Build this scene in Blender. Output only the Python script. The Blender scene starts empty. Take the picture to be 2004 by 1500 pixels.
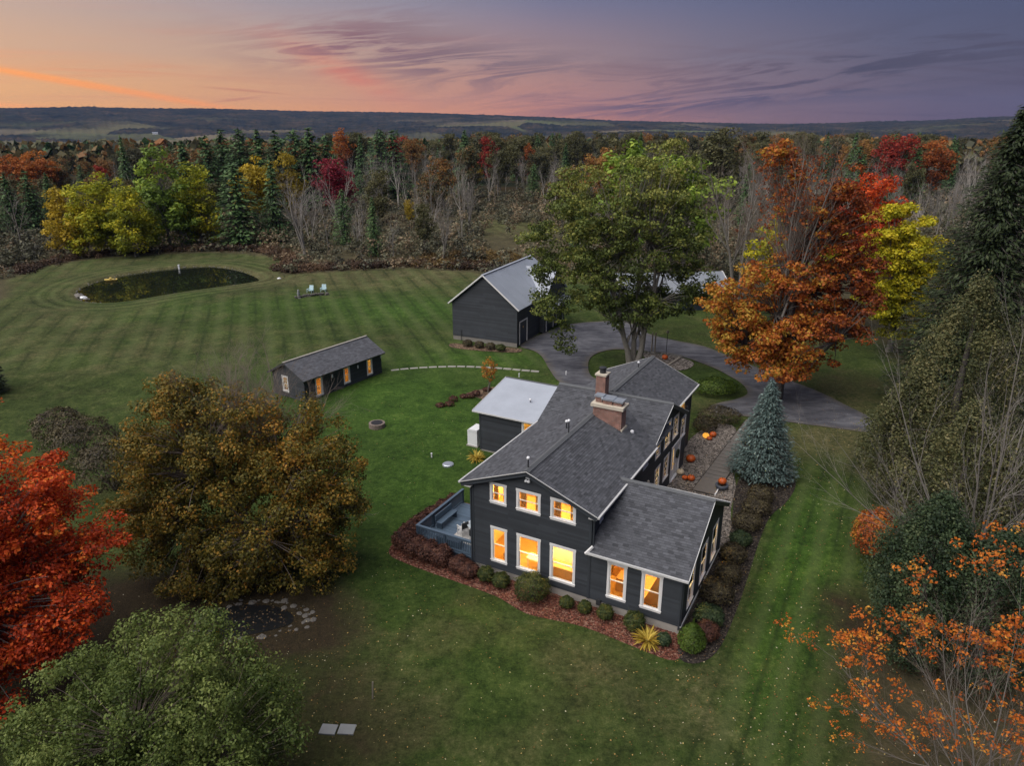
import bpy, math, random
import numpy as np
from mathutils import Vector, Matrix
from mathutils.geometry import tessellate_polygon

# ------------------------------------------------------------------ camera, world, sun, exposure
scene = bpy.context.scene
COL = scene.collection
CAM_H = 24.0
PITCH = math.radians(19.93)
FPX, PCX, PCY = 1412.0, 1002.0, 750.0
cam_d = bpy.data.cameras.new('camera'); cam = bpy.data.objects.new('camera', cam_d); COL.objects.link(cam)
cam.location = (0, 0, CAM_H); cam.rotation_euler = (math.pi/2 - PITCH, 0, 0)
cam_d.sensor_width = 36.0; cam_d.lens = 36.0*FPX/2004.0
cam_d.clip_start = 0.1; cam_d.clip_end = 40000
scene.camera = cam
SUN_AZ, SUN_EL = math.radians(-120), math.radians(55)
vs = scene.view_settings
scene.display_settings.display_device = 'sRGB'
vs.view_transform = 'Standard'; vs.look = 'None'; vs.exposure = 0.0; vs.gamma = 1.0; vs.use_curve_mapping = False
scene.cycles.use_denoising = True
scene.cycles.max_bounces = 6; scene.cycles.transparent_max_bounces = 12
scene.cycles.volume_bounces = 0
scene.cycles.use_light_tree = True

def lin(c):
    return tuple((x/12.92 if x <= .04045 else ((x+.055)/1.055)**2.4) for x in c)
def s255(r, g, b): return lin((r/255, g/255, b/255))

class NT:
    """small helper to wire shader nodes"""
    def __init__(s, tree): s.t = tree; s.n = tree.nodes; s.l = tree.links
    def put(s, sock, v):
        if v is None: return
        if hasattr(v, 'is_output'): s.l.new(v, sock)
        else:
            if sock.type == 'RGBA' and len(v) == 3: v = (*v, 1)
            sock.default_value = v
    def m(s, op, a, b=None, c=None, clamp=False):
        n = s.n.new('ShaderNodeMath'); n.operation = op; n.use_clamp = clamp
        for i, v in enumerate((a, b, c)): s.put(n.inputs[i], v)
        return n.outputs[0]
    def vm(s, op, a, b=None):
        n = s.n.new('ShaderNodeVectorMath'); n.operation = op
        s.put(n.inputs[0], a); s.put(n.inputs[1], b)
        return n.outputs['Value'] if op in ('DOT_PRODUCT', 'LENGTH') else n.outputs[0]
    def mix(s, f, a, b, mode='MIX'):
        n = s.n.new('ShaderNodeMix'); n.data_type = 'RGBA'; n.blend_type = mode
        s.put(n.inputs[0], f); s.put(n.inputs[6], a); s.put(n.inputs[7], b)
        return n.outputs[2]
    def ramp(s, f, stops, ease=False):
        n = s.n.new('ShaderNodeValToRGB'); cr = n.color_ramp
        if ease: cr.interpolation = 'EASE'
        while len(cr.elements) < len(stops): cr.elements.new(.5)
        for e, (p, c) in zip(cr.elements, stops):
            e.position = p; e.color = (c, c, c, 1) if isinstance(c, (int, float)) else (*c[:3], 1)
        s.put(n.inputs[0], f); return n.outputs[0]
    def maprange(s, v, a, b, c=0., d=1., smooth=False):
        n = s.n.new('ShaderNodeMapRange'); n.clamp = True
        if smooth: n.interpolation_type = 'SMOOTHSTEP'
        s.put(n.inputs[0], v)
        for i, x in zip((1, 2, 3, 4), (a, b, c, d)): s.put(n.inputs[i], x)
        return n.outputs[0]
    def noise(s, vec, scale, detail=4, rough=.55, dist=0.):
        n = s.n.new('ShaderNodeTexNoise'); s.put(n.inputs['Vector'], vec); n.inputs['Scale'].default_value = scale
        n.inputs['Detail'].default_value = detail; n.inputs['Roughness'].default_value = rough
        n.inputs['Distortion'].default_value = dist; return n.outputs['Fac']
    def sep(s, v):
        n = s.n.new('ShaderNodeSeparateXYZ'); s.put(n.inputs[0], v); return n.outputs
    def comb(s, x, y, z):
        n = s.n.new('ShaderNodeCombineXYZ')
        for i, v in enumerate((x, y, z)): s.put(n.inputs[i], v)
        return n.outputs[0]
    def coord(s, which='Object'): return s.n.new('ShaderNodeTexCoord').outputs[which]
    def attr(s, name, kind='Fac'):
        n = s.n.new('ShaderNodeAttribute'); n.attribute_name = name; return n.outputs[kind]

def build_world():
    w = bpy.data.worlds.new('World'); scene.world = w; w.use_nodes = True
    t = w.node_tree
    for n in list(t.nodes): t.nodes.remove(n)
    N = NT(t)
    out = t.nodes.new('ShaderNodeOutputWorld'); bg = t.nodes.new('ShaderNodeBackground')
    d = N.vm('NORMALIZE', N.coord('Generated'))
    x, y, z = N.sep(d)
    az = N.m('MULTIPLY', N.m('ARCTAN2', x, y), 57.2958)             # degrees, 0 = north (view), + to the east
    el = N.m('MULTIPLY', N.m('ARCSINE', z), 57.2958)
    GLOW = -50.0
    dz = N.m('COSINE', N.m('MULTIPLY', N.m('SUBTRACT', az, GLOW), .0174533))
    c = N.maprange(dz, -1, 1)                                        # 1 towards the sunset, 0 away from it
    # azimuth ramps at four elevations. c for d=16:.981  48:.835  67:.695  84:.552
    hor = N.ramp(c, [(0, s255(70, 68, 94)), (.50, s255(80, 72, 94)), (.60, s255(104, 86, 100)), (.70, s255(142, 108, 110)),
                     (.80, s255(206, 134, 108)), (.88, s255(232, 154, 104)), (.95, s255(248, 172, 92)), (1, s255(252, 182, 90))])
    low = N.ramp(c, [(0, s255(68, 72, 102)), (.50, s255(74, 76, 104)), (.62, s255(94, 92, 116)), (.72, s255(124, 112, 128)),
                     (.83, s255(170, 136, 134)), (.92, s255(194, 158, 138)), (1, s255(214, 170, 138))])
    top = N.ramp(c, [(0, s255(64, 74, 108)), (.50, s255(68, 78, 110)), (.66, s255(82, 90, 124)), (.80, s255(106, 112, 144)),
                     (.92, s255(150, 148, 164)), (1, s255(184, 166, 160))])
    zen = N.ramp(c, [(0, s255(96, 104, 136)), (1, s255(112, 118, 146))])
    f1 = N.maprange(el, 0.0, 4.2, smooth=False); f2 = N.maprange(el, 3.4, 9.5, smooth=True); f3 = N.maprange(el, 9.0, 60.0, smooth=True)
    sky = N.mix(f3, N.mix(f2, N.mix(f1, hor, low), top), zen)
    # ---- thin cirrus: noise on a far cloud plane, stretched along the wind
    zz = N.m('ADD', N.m('MAXIMUM', z, 0.0), .035)
    px = N.m('DIVIDE', x, zz); py = N.m('DIVIDE', y, zz)
    cs, sn = math.cos(math.radians(24)), math.sin(math.radians(24))
    qa = N.m('ADD', N.m('MULTIPLY', px, cs), N.m('MULTIPLY', py, sn)); qb = N.m('SUBTRACT', N.m('MULTIPLY', py, cs), N.m('MULTIPLY', px, sn))
    pv = N.comb(N.m('MULTIPLY', qa, .16), N.m('MULTIPLY', qb, .55), 0.3)
    wis = N.noise(pv, 1.9, 7, .6, .6)
    big = N.noise(N.comb(N.m('MULTIPLY', qa, .10), N.m('MULTIPLY', qb, .22), 4.7), 1.3, 3, .5, .3)
    dens = N.m('MULTIPLY', N.maprange(wis, .44, .72, smooth=True), N.maprange(big, .40, .62, smooth=True))
    def blob(a0, e0, ra, re, rot):
        # soft elliptical area of the sky where a bank of cirrus stands (azimuth, elevation in degrees)
        cr, sr = math.cos(math.radians(rot)), math.sin(math.radians(rot))
        da = N.m('SUBTRACT', az, a0); de = N.m('SUBTRACT', el, e0)
        a = N.m('DIVIDE', N.m('ADD', N.m('MULTIPLY', da, cr), N.m('MULTIPLY', de, sr)), ra)
        e = N.m('DIVIDE', N.m('SUBTRACT', N.m('MULTIPLY', de, cr), N.m('MULTIPLY', da, sr)), re)
        r2 = N.m('ADD', N.m('MULTIPLY', a, a), N.m('MULTIPLY', e, e))
        return N.m('EXPONENT', N.m('MULTIPLY', r2, -1.0))
    ae = N.comb(N.m('MULTIPLY', az, .068), N.m('MULTIPLY', N.m('SUBTRACT', el, N.m('MULTIPLY', az, .10)), .62), 1.7)
    st = N.noise(ae, 1.25, 8, .66, 1.3)
    stm = N.maprange(st, .41, .56, smooth=True)
    bank = N.m('MULTIPLY', N.m('ADD', blob(-6.0, 4.2, 10.5, 1.6, -6), N.m('MULTIPLY', blob(-12, 5.6, 6, 1.3, 14), .55)), stm)
    pinkedge = N.m('MULTIPLY', blob(-12.5, 3.6, 4.2, .85, -24), N.maprange(st, .30, .60))
    east = N.m('MULTIPLY', N.m('ADD', blob(21, 3.1, 17, 1.7, 6), N.m('MULTIPLY', blob(14, 1.4, 11, .55, 6), .8)), N.maprange(st, .44, .57, smooth=True))
    stn = N.m('MULTIPLY', N.noise(N.comb(N.m('MULTIPLY', az, .25), N.m('MULTIPLY', el, 1.4), 8.), 1., 4), .5)
    streak = N.m('MULTIPLY', blob(-28.0, 2.15, 8.5, .20, -9.3), N.m('ADD', stn, .95))
    streak2 = N.m('MULTIPLY', blob(-33, .95, 7, .16, -6), 1.0)
    wisps = N.m('ADD', N.m('ADD', blob(-19.0, 2.05, 2.2, .07, -4), blob(-19.6, 1.45, 1.4, .07, 7)), N.m('MULTIPLY', blob(21.5, 1.95, 3.2, .13, 12), .9))
    ccol = N.ramp(c, [(0, s255(64, 58, 82)), (.55, s255(70, 60, 80)), (.68, s255(96, 76, 92)), (.80, s255(128, 94, 104)), (.90, s255(190, 120, 108)), (1, s255(240, 150, 100))])
    sky = N.mix(N.m('MULTIPLY', dens, N.maprange(el, 1.0, 20., .42, .45)), sky, ccol)
    sky = N.mix(N.m('MULTIPLY', pinkedge, .85, clamp=True), sky, s255(232, 128, 100))
    sky = N.mix(N.m('MULTIPLY', bank, .92, clamp=True), sky, N.mix(N.maprange(az, -16, 2), s255(150, 106, 114), s255(92, 84, 106)))
    sky = N.mix(N.m('MULTIPLY', east, 1.0, clamp=True), sky, N.mix(N.maprange(az, 0, 24), s255(132, 98, 110), s255(74, 70, 92)))
    sky = N.mix(N.m('MULTIPLY', wisps, .55, clamp=True), sky, N.mix(N.maprange(az, -20, 20), s255(190, 108, 92), s255(92, 74, 90)))
    sky = N.mix(N.m('MULTIPLY', streak, 1.2, clamp=True), sky, (1.0, .36, .10))
    sky = N.mix(N.m('MULTIPLY', streak2, .9, clamp=True), sky, (1.0, .40, .12))
    # physical dusk sky as a faint base under the colours of the evening
    nis = t.nodes.new('ShaderNodeTexSky'); nis.sky_type = 'NISHITA'; nis.sun_disc = False
    nis.sun_elevation = math.radians(4); nis.sun_rotation = math.radians(GLOW)
    sky = N.mix(1.0, sky, N.mix(1.0, nis.outputs[0], (.006, .006, .006), 'MULTIPLY'), 'ADD')
    below = N.maprange(z, -.02, -.0005)
    sky = N.mix(below, s255(60, 58, 56), sky)
    t.links.new(sky, bg.inputs['Color']); bg.inputs['Strength'].default_value = 1.0
    t.links.new(bg.outputs[0], out.inputs['Surface'])
build_world()

sd = bpy.data.lights.new('sun', 'SUN'); sun = bpy.data.objects.new('sun', sd); COL.objects.link(sun)
sd.energy = 4.6; sd.angle = math.radians(80); sd.color = (1.0, .95, .90)
sdir = Vector((math.sin(SUN_AZ)*math.cos(SUN_EL), math.cos(SUN_AZ)*math.cos(SUN_EL), math.sin(SUN_EL)))
sun.rotation_euler = sdir.to_track_quat('Z', 'Y').to_euler(); sun.location = (-60, 0, 60)

# ------------------------------------------------------------------ places
RZ = math.radians(-28.55)
HO = np.array([-2.19, 35.17, 0.0])                     # the farmhouse's front corner
UX = np.array([math.cos(RZ), math.sin(RZ)]); VX = np.array([-math.sin(RZ), math.cos(RZ)])
def sstep(a, b, x):
    t = np.clip((np.asarray(x, float)-a)/(b-a), 0, 1); return t*t*(3-2*t)
def near_h(x, y):
    v = (np.asarray(x, float)-HO[0])*VX[0] + (np.asarray(y, float)-HO[1])*VX[1]
    return .6*sstep(3, 13, v)
def at(px, py, z=None):
    """ground point (metres) seen at a place of the 2004 x 1500 survey photograph"""
    dx = (px-PCX)/FPX; dy = (PCY-py)/FPX
    d = np.array([dx, math.cos(PITCH)+dy*math.sin(PITCH), -math.sin(PITCH)+dy*math.cos(PITCH)])
    zz = .3 if z is None else z
    for _ in range(6):
        t = (zz-CAM_H)/d[2]; P = np.array([0, 0, CAM_H])+t*d
        if z is not None: break
        zz = float(near_h(P[0], P[1]))
    return P
def hl(u, v, z=0.0):
    """house plan (u along the front, v back) to world"""
    return np.array([HO[0]+UX[0]*u+VX[0]*v, HO[1]+UX[1]*u+VX[1]*v, z])
def gz(x, y): return float(near_h(x, y))
def rise(P, py):
    """height above the ground at P of a point seen at picture row py"""
    ang = PITCH + math.atan((py-PCY)/FPX); r = math.hypot(P[0]*.0, P[1])
    return CAM_H - r*math.tan(ang) - P[2]

def inside_dist(X, Y, poly):
    """signed distance to a closed polygon, positive inside"""
    poly = np.asarray(poly)[:, :2]; n = len(poly); ins = np.zeros(X.shape, bool); dm = np.full(X.shape, 1e9)
    for i in range(n):
        x1, y1 = poly[i]; x2, y2 = poly[(i+1) % n]
        cnd = ((y1 > Y) != (y2 > Y)) & (X < (x2-x1)*(Y-y1)/(y2-y1+1e-12)+x1); ins ^= cnd
        ex, ey = x2-x1, y2-y1; t = np.clip(((X-x1)*ex+(Y-y1)*ey)/(ex*ex+ey*ey+1e-12), 0, 1)
        dm = np.minimum(dm, np.hypot(X-x1-t*ex, Y-y1-t*ey))
    return np.where(ins, dm, -dm)
def smooth_poly(P, n=4, closed=True):
    P = np.asarray(P, float); m = len(P); out = []
    rng_ = range(m) if closed else range(m-1)
    for i in rng_:
        if closed: p0, p1, p2, p3 = P[(i-1) % m], P[i], P[(i+1) % m], P[(i+2) % m]
        else: p0, p1, p2, p3 = P[max(i-1, 0)], P[i], P[i+1], P[min(i+2, m-1)]
        for k in range(n):
            t = k/n
            out.append(.5*((2*p1)+(-p0+p2)*t+(2*p0-5*p1+4*p2-p3)*t*t+(-p0+3*p1-3*p2+p3)*t**3))
    if not closed: out.append(P[-1])
    return np.array(out)

# ------------------------------------------------------------------ materials
MATS = {}
def new_mat(name):
    m = bpy.data.materials.new(name); m.use_nodes = True; t = m.node_tree
    for n in list(t.nodes): t.nodes.remove(n)
    N = NT(t); out = t.nodes.new('ShaderNodeOutputMaterial'); MATS[name] = m
    return m, N, out
def principled(N, color, rough=.6, metal=0., normal=None, spec=.5):
    b = N.n.new('ShaderNodeBsdfPrincipled'); N.put(b.inputs['Base Color'], color); N.put(b.inputs['Roughness'], rough)
    b.inputs['Metallic'].default_value = metal; b.inputs['Specular IOR Level'].default_value = spec
    if normal is not None: N.l.new(normal, b.inputs['Normal'])
    return b
def bump(N, h, strength=.3, dist=.02):
    b = N.n.new('ShaderNodeBump'); b.inputs['Strength'].default_value = strength; b.inputs['Distance'].default_value = dist
    N.l.new(h, b.inputs['Height']); return b.outputs[0]
def mat(name, col, rough=.6, var=.25, scale=6., metal=0., bumpy=0., spec=.5, tint=0., fine=0.):
    """plain weathered material: colour mottled by noise, optional per-face tint"""
    m, N, out = new_mat(name); co = N.coord('Object')
    n = N.noise(co, scale, 5, .6)
    f = N.m('ADD', N.m('MULTIPLY', N.m('SUBTRACT', n, .5), var*2), 1.0)
    if tint: f = N.m('MULTIPLY', f, N.m('ADD', N.m('MULTIPLY', N.m('SUBTRACT', N.attr('tint'), .5), tint*2), 1.0))
    if fine: f = N.m('MULTIPLY', f, N.m('ADD', N.m('MULTIPLY', N.m('SUBTRACT', N.noise(co, scale*14, 3), .5), fine*2), 1.0))
    c = N.mix(1.0, col, N.comb(f, f, f), 'MULTIPLY')
    nrm = bump(N, N.noise(co, scale*4, 4), bumpy, .03) if bumpy else None
    b = principled(N, c, rough, metal, nrm, spec); N.l.new(b.outputs[0], out.inputs[0]); return m
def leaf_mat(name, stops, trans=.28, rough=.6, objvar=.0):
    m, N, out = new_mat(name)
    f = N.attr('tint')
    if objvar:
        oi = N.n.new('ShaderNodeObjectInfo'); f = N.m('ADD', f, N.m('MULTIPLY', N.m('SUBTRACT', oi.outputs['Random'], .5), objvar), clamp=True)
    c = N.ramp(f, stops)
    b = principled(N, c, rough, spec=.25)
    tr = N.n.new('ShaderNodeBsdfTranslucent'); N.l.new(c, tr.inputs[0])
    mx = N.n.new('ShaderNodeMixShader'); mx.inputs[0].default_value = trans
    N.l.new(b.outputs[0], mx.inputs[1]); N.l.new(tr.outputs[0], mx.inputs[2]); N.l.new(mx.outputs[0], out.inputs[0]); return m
def emis(name, col, strength):
    m, N, out = new_mat(name); e = N.n.new('ShaderNodeEmission'); e.inputs[0].default_value = (*col, 1); e.inputs[1].default_value = strength
    N.l.new(e.outputs[0], out.inputs[0]); return m

mat('siding', (.035, .040, .047), .55, .22, 1.2, tint=.22, spec=.35)
mat('corner_board', (.036, .042, .05), .5, .15, 2.)
mat('white_trim', (.70, .69, .68), .5, .10, 3.)
mat('concrete', (.30, .28, .25), .85, .22, 2.2, bumpy=.3, fine=.12)
mat('shingle', (.076, .079, .088), .85, .16, .9, tint=.36, fine=.18, spec=.25)
mat('shingle_shed', (.105, .108, .120), .85, .18, 1.2, tint=.30, fine=.22, spec=.25)
mat('ridge_shingle', (.10, .105, .11), .85, .18, 2., fine=.15, spec=.25)
mat('dull_roof', (.22, .24, .27), .5, .22, .45, fine=.05)
mat('membrane_roof', (.35, .38, .43), .5, .22, .6, fine=.04)
mat('barn_roof', (.32, .35, .40), .45, .22, .45, fine=.05)
mat('gutter_metal', (.50, .50, .49), .4, .15, 3.)
mat('dark_metal', (.03, .032, .035), .45, .2, 6.)
mat('steel_cap', (.46, .50, .54), .32, .2, 4., metal=.6)
mat('cream_stone', (.50, .45, .36), .8, .25, 5., bumpy=.3)
mat('deck_paint', (.085, .125, .17), .45, .16, 3., tint=.2)
mat('deck_dark', (.045, .07, .10), .5, .18, 3.)
mat('glass_table', (.45, .50, .52), .12, .3, 5.)
mat('patio_white', (.62, .62, .60), .5, .15, 5.)
mat('rug_pale', (.42, .41, .39), .9, .55, 5.)
mat('bark_grey', (.17, .155, .135), .9, .35, 4., bumpy=.6, fine=.25)
mat('bark_dark', (.085, .075, .065), .9, .35, 4., bumpy=.6, fine=.25)
mat('bark_pale', (.34, .31, .275), .85, .30, 3., fine=.2)
mat('twig_grey', (.29, .26, .235), .9, .3, 2.)
mat('twig_brown', (.17, .135, .108), .9, .3, 2.)
mat('stone', (.19, .175, .155), .85, .30, 3.5, bumpy=.5, fine=.18)
mat('paver', (.135, .12, .105), .85, .22, 3., bumpy=.2, fine=.15)
mat('step_stone', (.27, .26, .23), .85, .2, 3., fine=.15)
mat('slab_grey', (.19, .20, .20), .8, .2, 3.)
mat('black_hole', (.008, .009, .010), .35, .5, 4., fine=.4)
mat('pumpkin', (.46, .085, .010), .5, .25, 6.)
mat('pumpkin_pale', (.62, .50, .33), .5, .2, 6.)
mat('pumpkin_stem', (.12, .13, .05), .8, .2, 6.)
mat('pot_blue', (.06, .07, .09), .5, .25, 6.)
mat('white_plastic', (.72, .73, .74), .4, .08, 4.)
mat('aqua_plastic', (.42, .58, .62), .45, .1, 4.)
mat('yellow_plastic', (.62, .46, .12), .5, .2, 4.)
mat('navy_door', (.022, .032, .05), .4, .15, 3.)
mat('white_door', (.66, .66, .65), .4, .08, 3.)
mat('brass', (.55, .36, .12), .35, .1, 3., metal=.8)
mat('wood_post', (.24, .21, .17), .85, .25, 5.)
mat('interior_wall', (.88, .68, .28), .9, .06, 1.5)
mat('interior_floor', (.56, .30, .09), .55, .25, 2.)
mat('interior_cream', (.86, .74, .48), .9, .06, 2.)
mat('interior_wood', (.42, .21, .07), .6, .25, 3.)
mat('wreath', (.03, .04, .02), .9, .4, 20.)
mat('fire_grate', (.012, .012, .014), .6, .3, 5.)
mat('ring_brick', (.19, .15, .125), .9, .3, 6., bumpy=.4)
emis('lantern_glow', (1.0, .50, .10), 2.2)
emis('pumpkin_glow', (1.0, .42, .06), 1.1)
emis('lamp_glow', (1.0, .74, .38), 3.0)

def glass_mat():
    m, N, out = new_mat('window_glass')
    tr = N.n.new('ShaderNodeBsdfTransparent'); tr.inputs[0].default_value = (.96, .96, .94, 1)
    gl = N.n.new('ShaderNodeBsdfGlossy'); gl.inputs['Roughness'].default_value = .03; gl.inputs[0].default_value = (.9, .9, .9, 1)
    lw = N.n.new('ShaderNodeFresnel'); lw.inputs[0].default_value = 1.22
    mx = N.n.new('ShaderNodeMixShader'); N.l.new(lw.outputs[0], mx.inputs[0]); N.l.new(tr.outputs[0], mx.inputs[1]); N.l.new(gl.outputs[0], mx.inputs[2])
    N.l.new(mx.outputs[0], out.inputs[0])
glass_mat()
def brick_mat():
    m, N, out = new_mat('brick'); co = N.coord('Object'); x, y, z = N.sep(co)
    geo = N.n.new('ShaderNodeNewGeometry')
    b = N.n.new('ShaderNodeTexBrick'); N.l.new(N.comb(N.m('ADD', x, y), z, 0.), b.inputs['Vector'])
    b.inputs['Scale'].default_value = 1.; b.inputs['Brick Width'].default_value = .21; b.inputs['Row Height'].default_value = .075
    b.inputs['Mortar Size'].default_value = .011; b.inputs['Bias'].default_value = 0.
    b.inputs['Color1'].default_value = (.25, .075, .045, 1); b.inputs['Color2'].default_value = (.16, .05, .032, 1); b.inputs['Mortar'].default_value = (.34, .30, .26, 1)
    n = N.noise(co, 3.5, 4); f = N.maprange(n, .3, .7, .7, 1.3)
    c = N.mix(1., b.outputs[0], N.comb(f, f, f), 'MULTIPLY')
    p = principled(N, c, .85, normal=bump(N, N.m('SUBTRACT', 1., b.outputs['Fac']), .5, .02)); N.l.new(p.outputs[0], out.inputs[0])
brick_mat()
def water_mat():
    m, N, out = new_mat('pond_water'); co = N.coord('Object')
    n = bump(N, N.noise(co, 1.3, 3), .012, .05)
    p = principled(N, (.010, .013, .008), .015, normal=n, spec=.6); p.inputs['IOR'].default_value = 1.33
    N.l.new(p.outputs[0], out.inputs[0])
water_mat()
def asphalt_mat():
    m, N, out = new_mat('asphalt'); co = N.coord('Object'); x, y, z = N.sep(co)
    n1 = N.noise(co, .35, 5, .65, .4); n2 = N.noise(N.comb(N.m('MULTIPLY', x, .55), N.m('MULTIPLY', y, 1.6), 0.), .9, 5, .6, .8); n3 = N.noise(co, 28., 2)
    f = N.m('ADD', N.m('MULTIPLY', n1, .5), N.m('MULTIPLY', n2, .5))
    c = N.ramp(f, [(.32, (.034, .035, .042)), (.45, (.066, .067, .078)), (.56, (.112, .113, .126)), (.72, (.18, .177, .185))])
    g = N.maprange(n3, .25, .75, .72, 1.28); c = N.mix(1., c, N.comb(g, g, g), 'MULTIPLY')
    e = N.attr('edge'); c = N.mix(N.m('MULTIPLY', e, N.maprange(n2, .35, .6)), c, (.10, .085, .06))
    p = principled(N, c, .8, normal=bump(N, n3, .4, .02), spec=.3); N.l.new(p.outputs[0], out.inputs[0])
asphalt_mat()
def bed_mat(name, cols, scale=9., b=.8, spec=.2):
    m, N, out = new_mat(name); co = N.coord('Object')
    v = N.n.new('ShaderNodeTexVoronoi'); N.l.new(co, v.inputs['Vector']); v.inputs['Scale'].default_value = scale
    r = N.sep(v.outputs['Color'])[0]
    big = N.noise(co, .8, 4); f = N.m('ADD', N.m('MULTIPLY', r, .7), N.m('MULTIPLY', big, .3))
    c = N.ramp(f, [(i/(len(cols)-1)*.6+.2, k) for i, k in enumerate(cols)])
    p = principled(N, c, .9, normal=bump(N, v.outputs['Distance'], b, .05), spec=spec); N.l.new(p.outputs[0], out.inputs[0])
bed_mat('mulch_red', [(.045, .018, .012), (.10, .034, .022), (.15, .055, .035), (.24, .14, .10)], 12.)
bed_mat('mulch_dark', [(.012, .010, .009), (.022, .018, .015), (.035, .028, .023), (.08, .065, .05)], 12.)
bed_mat('gravel', [(.05, .042, .036), (.095, .08, .068), (.16, .14, .12), (.28, .25, .22)], 7.)
bed_mat('leaf_bed', [(.04, .026, .018), (.08, .052, .034), (.13, .085, .055), (.20, .14, .09)], 8.)

def ground_mat():
    m, N, out = new_mat('lawn_and_soil'); co = N.coord('Object'); x, y, z = N.sep(co)
    dry = N.attr('dry'); lit = N.attr('litter'); wild = N.attr('wild'); amp = N.attr('stripe'); ph = N.attr('phase'); lush = N.attr('lush')
    n1 = N.noise(co, .09, 5, .6); n2 = N.noise(co, .6, 6, .72, .5); n3 = N.noise(co, 3.2, 6, .78, .3); n4 = N.noise(co, 11., 4, .8)
    g = N.m('ADD', N.m('ADD', N.m('MULTIPLY', n2, .40), N.m('MULTIPLY', n3, .46)), N.m('MULTIPLY', n4, .30))     # ~ .58 mean
    grass = N.ramp(g, [(.44, (.012, .020, .005)), (.53, (.028, .046, .009)), (.62, (.055, .078, .018)), (.74, (.13, .145, .046))])
    lushc = N.ramp(g, [(.44, (.012, .027, .004)), (.53, (.028, .064, .008)), (.62, (.052, .104, .015)), (.74, (.115, .17, .034))])
    grass = N.mix(lush, grass, lushc)
    straw = N.ramp(g, [(.44, (.026, .028, .010)), (.53, (.066, .064, .025)), (.62, (.115, .102, .046)), (.74, (.22, .185, .10))])
    d = N.m('ADD', dry, N.m('MULTIPLY', N.m('SUBTRACT', N.noise(co, .21, 5, .65, .5), .5), 1.9))
    d = N.m('MULTIPLY', N.maprange(d, .28, .95), N.maprange(n3, .25, .62, .45, 1.))
    c = N.mix(d, grass, straw)
    # mowing lines: narrow dark wheel tracks and a light / dark pass
    wob = N.m('MULTIPLY', N.m('SUBTRACT', N.noise(co, .12, 2), .5), .22)
    s = N.m('SINE', N.m('MULTIPLY', N.m('ADD', ph, wob), 6.28318)); t2 = N.m('POWER', N.m('MAXIMUM', s, 0.), 9.)
    track = N.m('MULTIPLY', N.m('MULTIPLY', t2, amp), N.maprange(N.noise(co, .16, 3), .35, .6, .25, 1.))
    c = N.mix(N.m('MULTIPLY', track, .62), c, (.014, .028, .006))
    lightp = N.m('MULTIPLY', N.m('MULTIPLY', N.m('MAXIMUM', N.m('MULTIPLY', s, -1.), 0.), amp), .34)
    c = N.mix(lightp, c, (.10, .125, .045))
    k = N.maprange(n1, .3, .7, .80, 1.22); c = N.mix(1., c, N.comb(k, k, k), 'MULTIPLY')
    litc = N.ramp(N.m('ADD', N.m('MULTIPLY', n3, .5), N.m('MULTIPLY', n4, .6)), [(.35, (.014, .012, .007)), (.52, (.034, .026, .014)), (.66, (.062, .044, .022)), (.80, (.12, .085, .042))])
    lf = N.maprange(N.m('ADD', lit, N.m('MULTIPLY', N.m('SUBTRACT', n2, .5), .9)), .25, .75)
    c = N.mix(lf, c, litc)
    wc = N.ramp(N.m('ADD', N.m('MULTIPLY', n2, .6), N.m('MULTIPLY', n3, .5)), [(.35, (.032, .029, .016)), (.55, (.072, .062, .032)), (.75, (.13, .105, .055))])
    c = N.mix(wild, c, wc)
    p = principled(N, c, .9, normal=bump(N, N.m('ADD', n4, n3), .9, .12), spec=.15); N.l.new(p.outputs[0], out.inputs[0])
ground_mat()
def terrain_mat():
    m, N, out = new_mat('valley_and_hills'); co = N.coord('Object')
    n1 = N.noise(co, .0011, 5, .6); n2 = N.noise(co, .006, 5, .6); n3 = N.noise(co, .028, 5, .7)
    f = N.m('ADD', N.m('MULTIPLY', n2, .5), N.m('MULTIPLY', n3, .55))
    wood = N.ramp(f, [(.36, (.004, .007, .006)), (.47, (.014, .018, .013)), (.56, (.036, .032, .020)), (.66, (.078, .052, .028)), (.8, (.06, .06, .035))])
    v = N.n.new('ShaderNodeTexVoronoi'); N.l.new(co, v.inputs['Vector']); v.inputs['Scale'].default_value = .0030; v.inputs['Randomness'].default_value = .9
    r = N.sep(v.outputs['Color']); field = N.ramp(r[1], [(.2, (.11, .10, .05)), (.5, (.085, .10, .04)), (.8, (.16, .13, .08))])
    ff = N.m('MULTIPLY', N.m('MULTIPLY', N.maprange(r[0], .52, .58), N.maprange(n1, .42, .55)), N.attr('fields'))
    c = N.mix(ff, wood, field)
    p = principled(N, c, 1., spec=.0); N.l.new(p.outputs[0], out.inputs[0])
terrain_mat()

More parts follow.
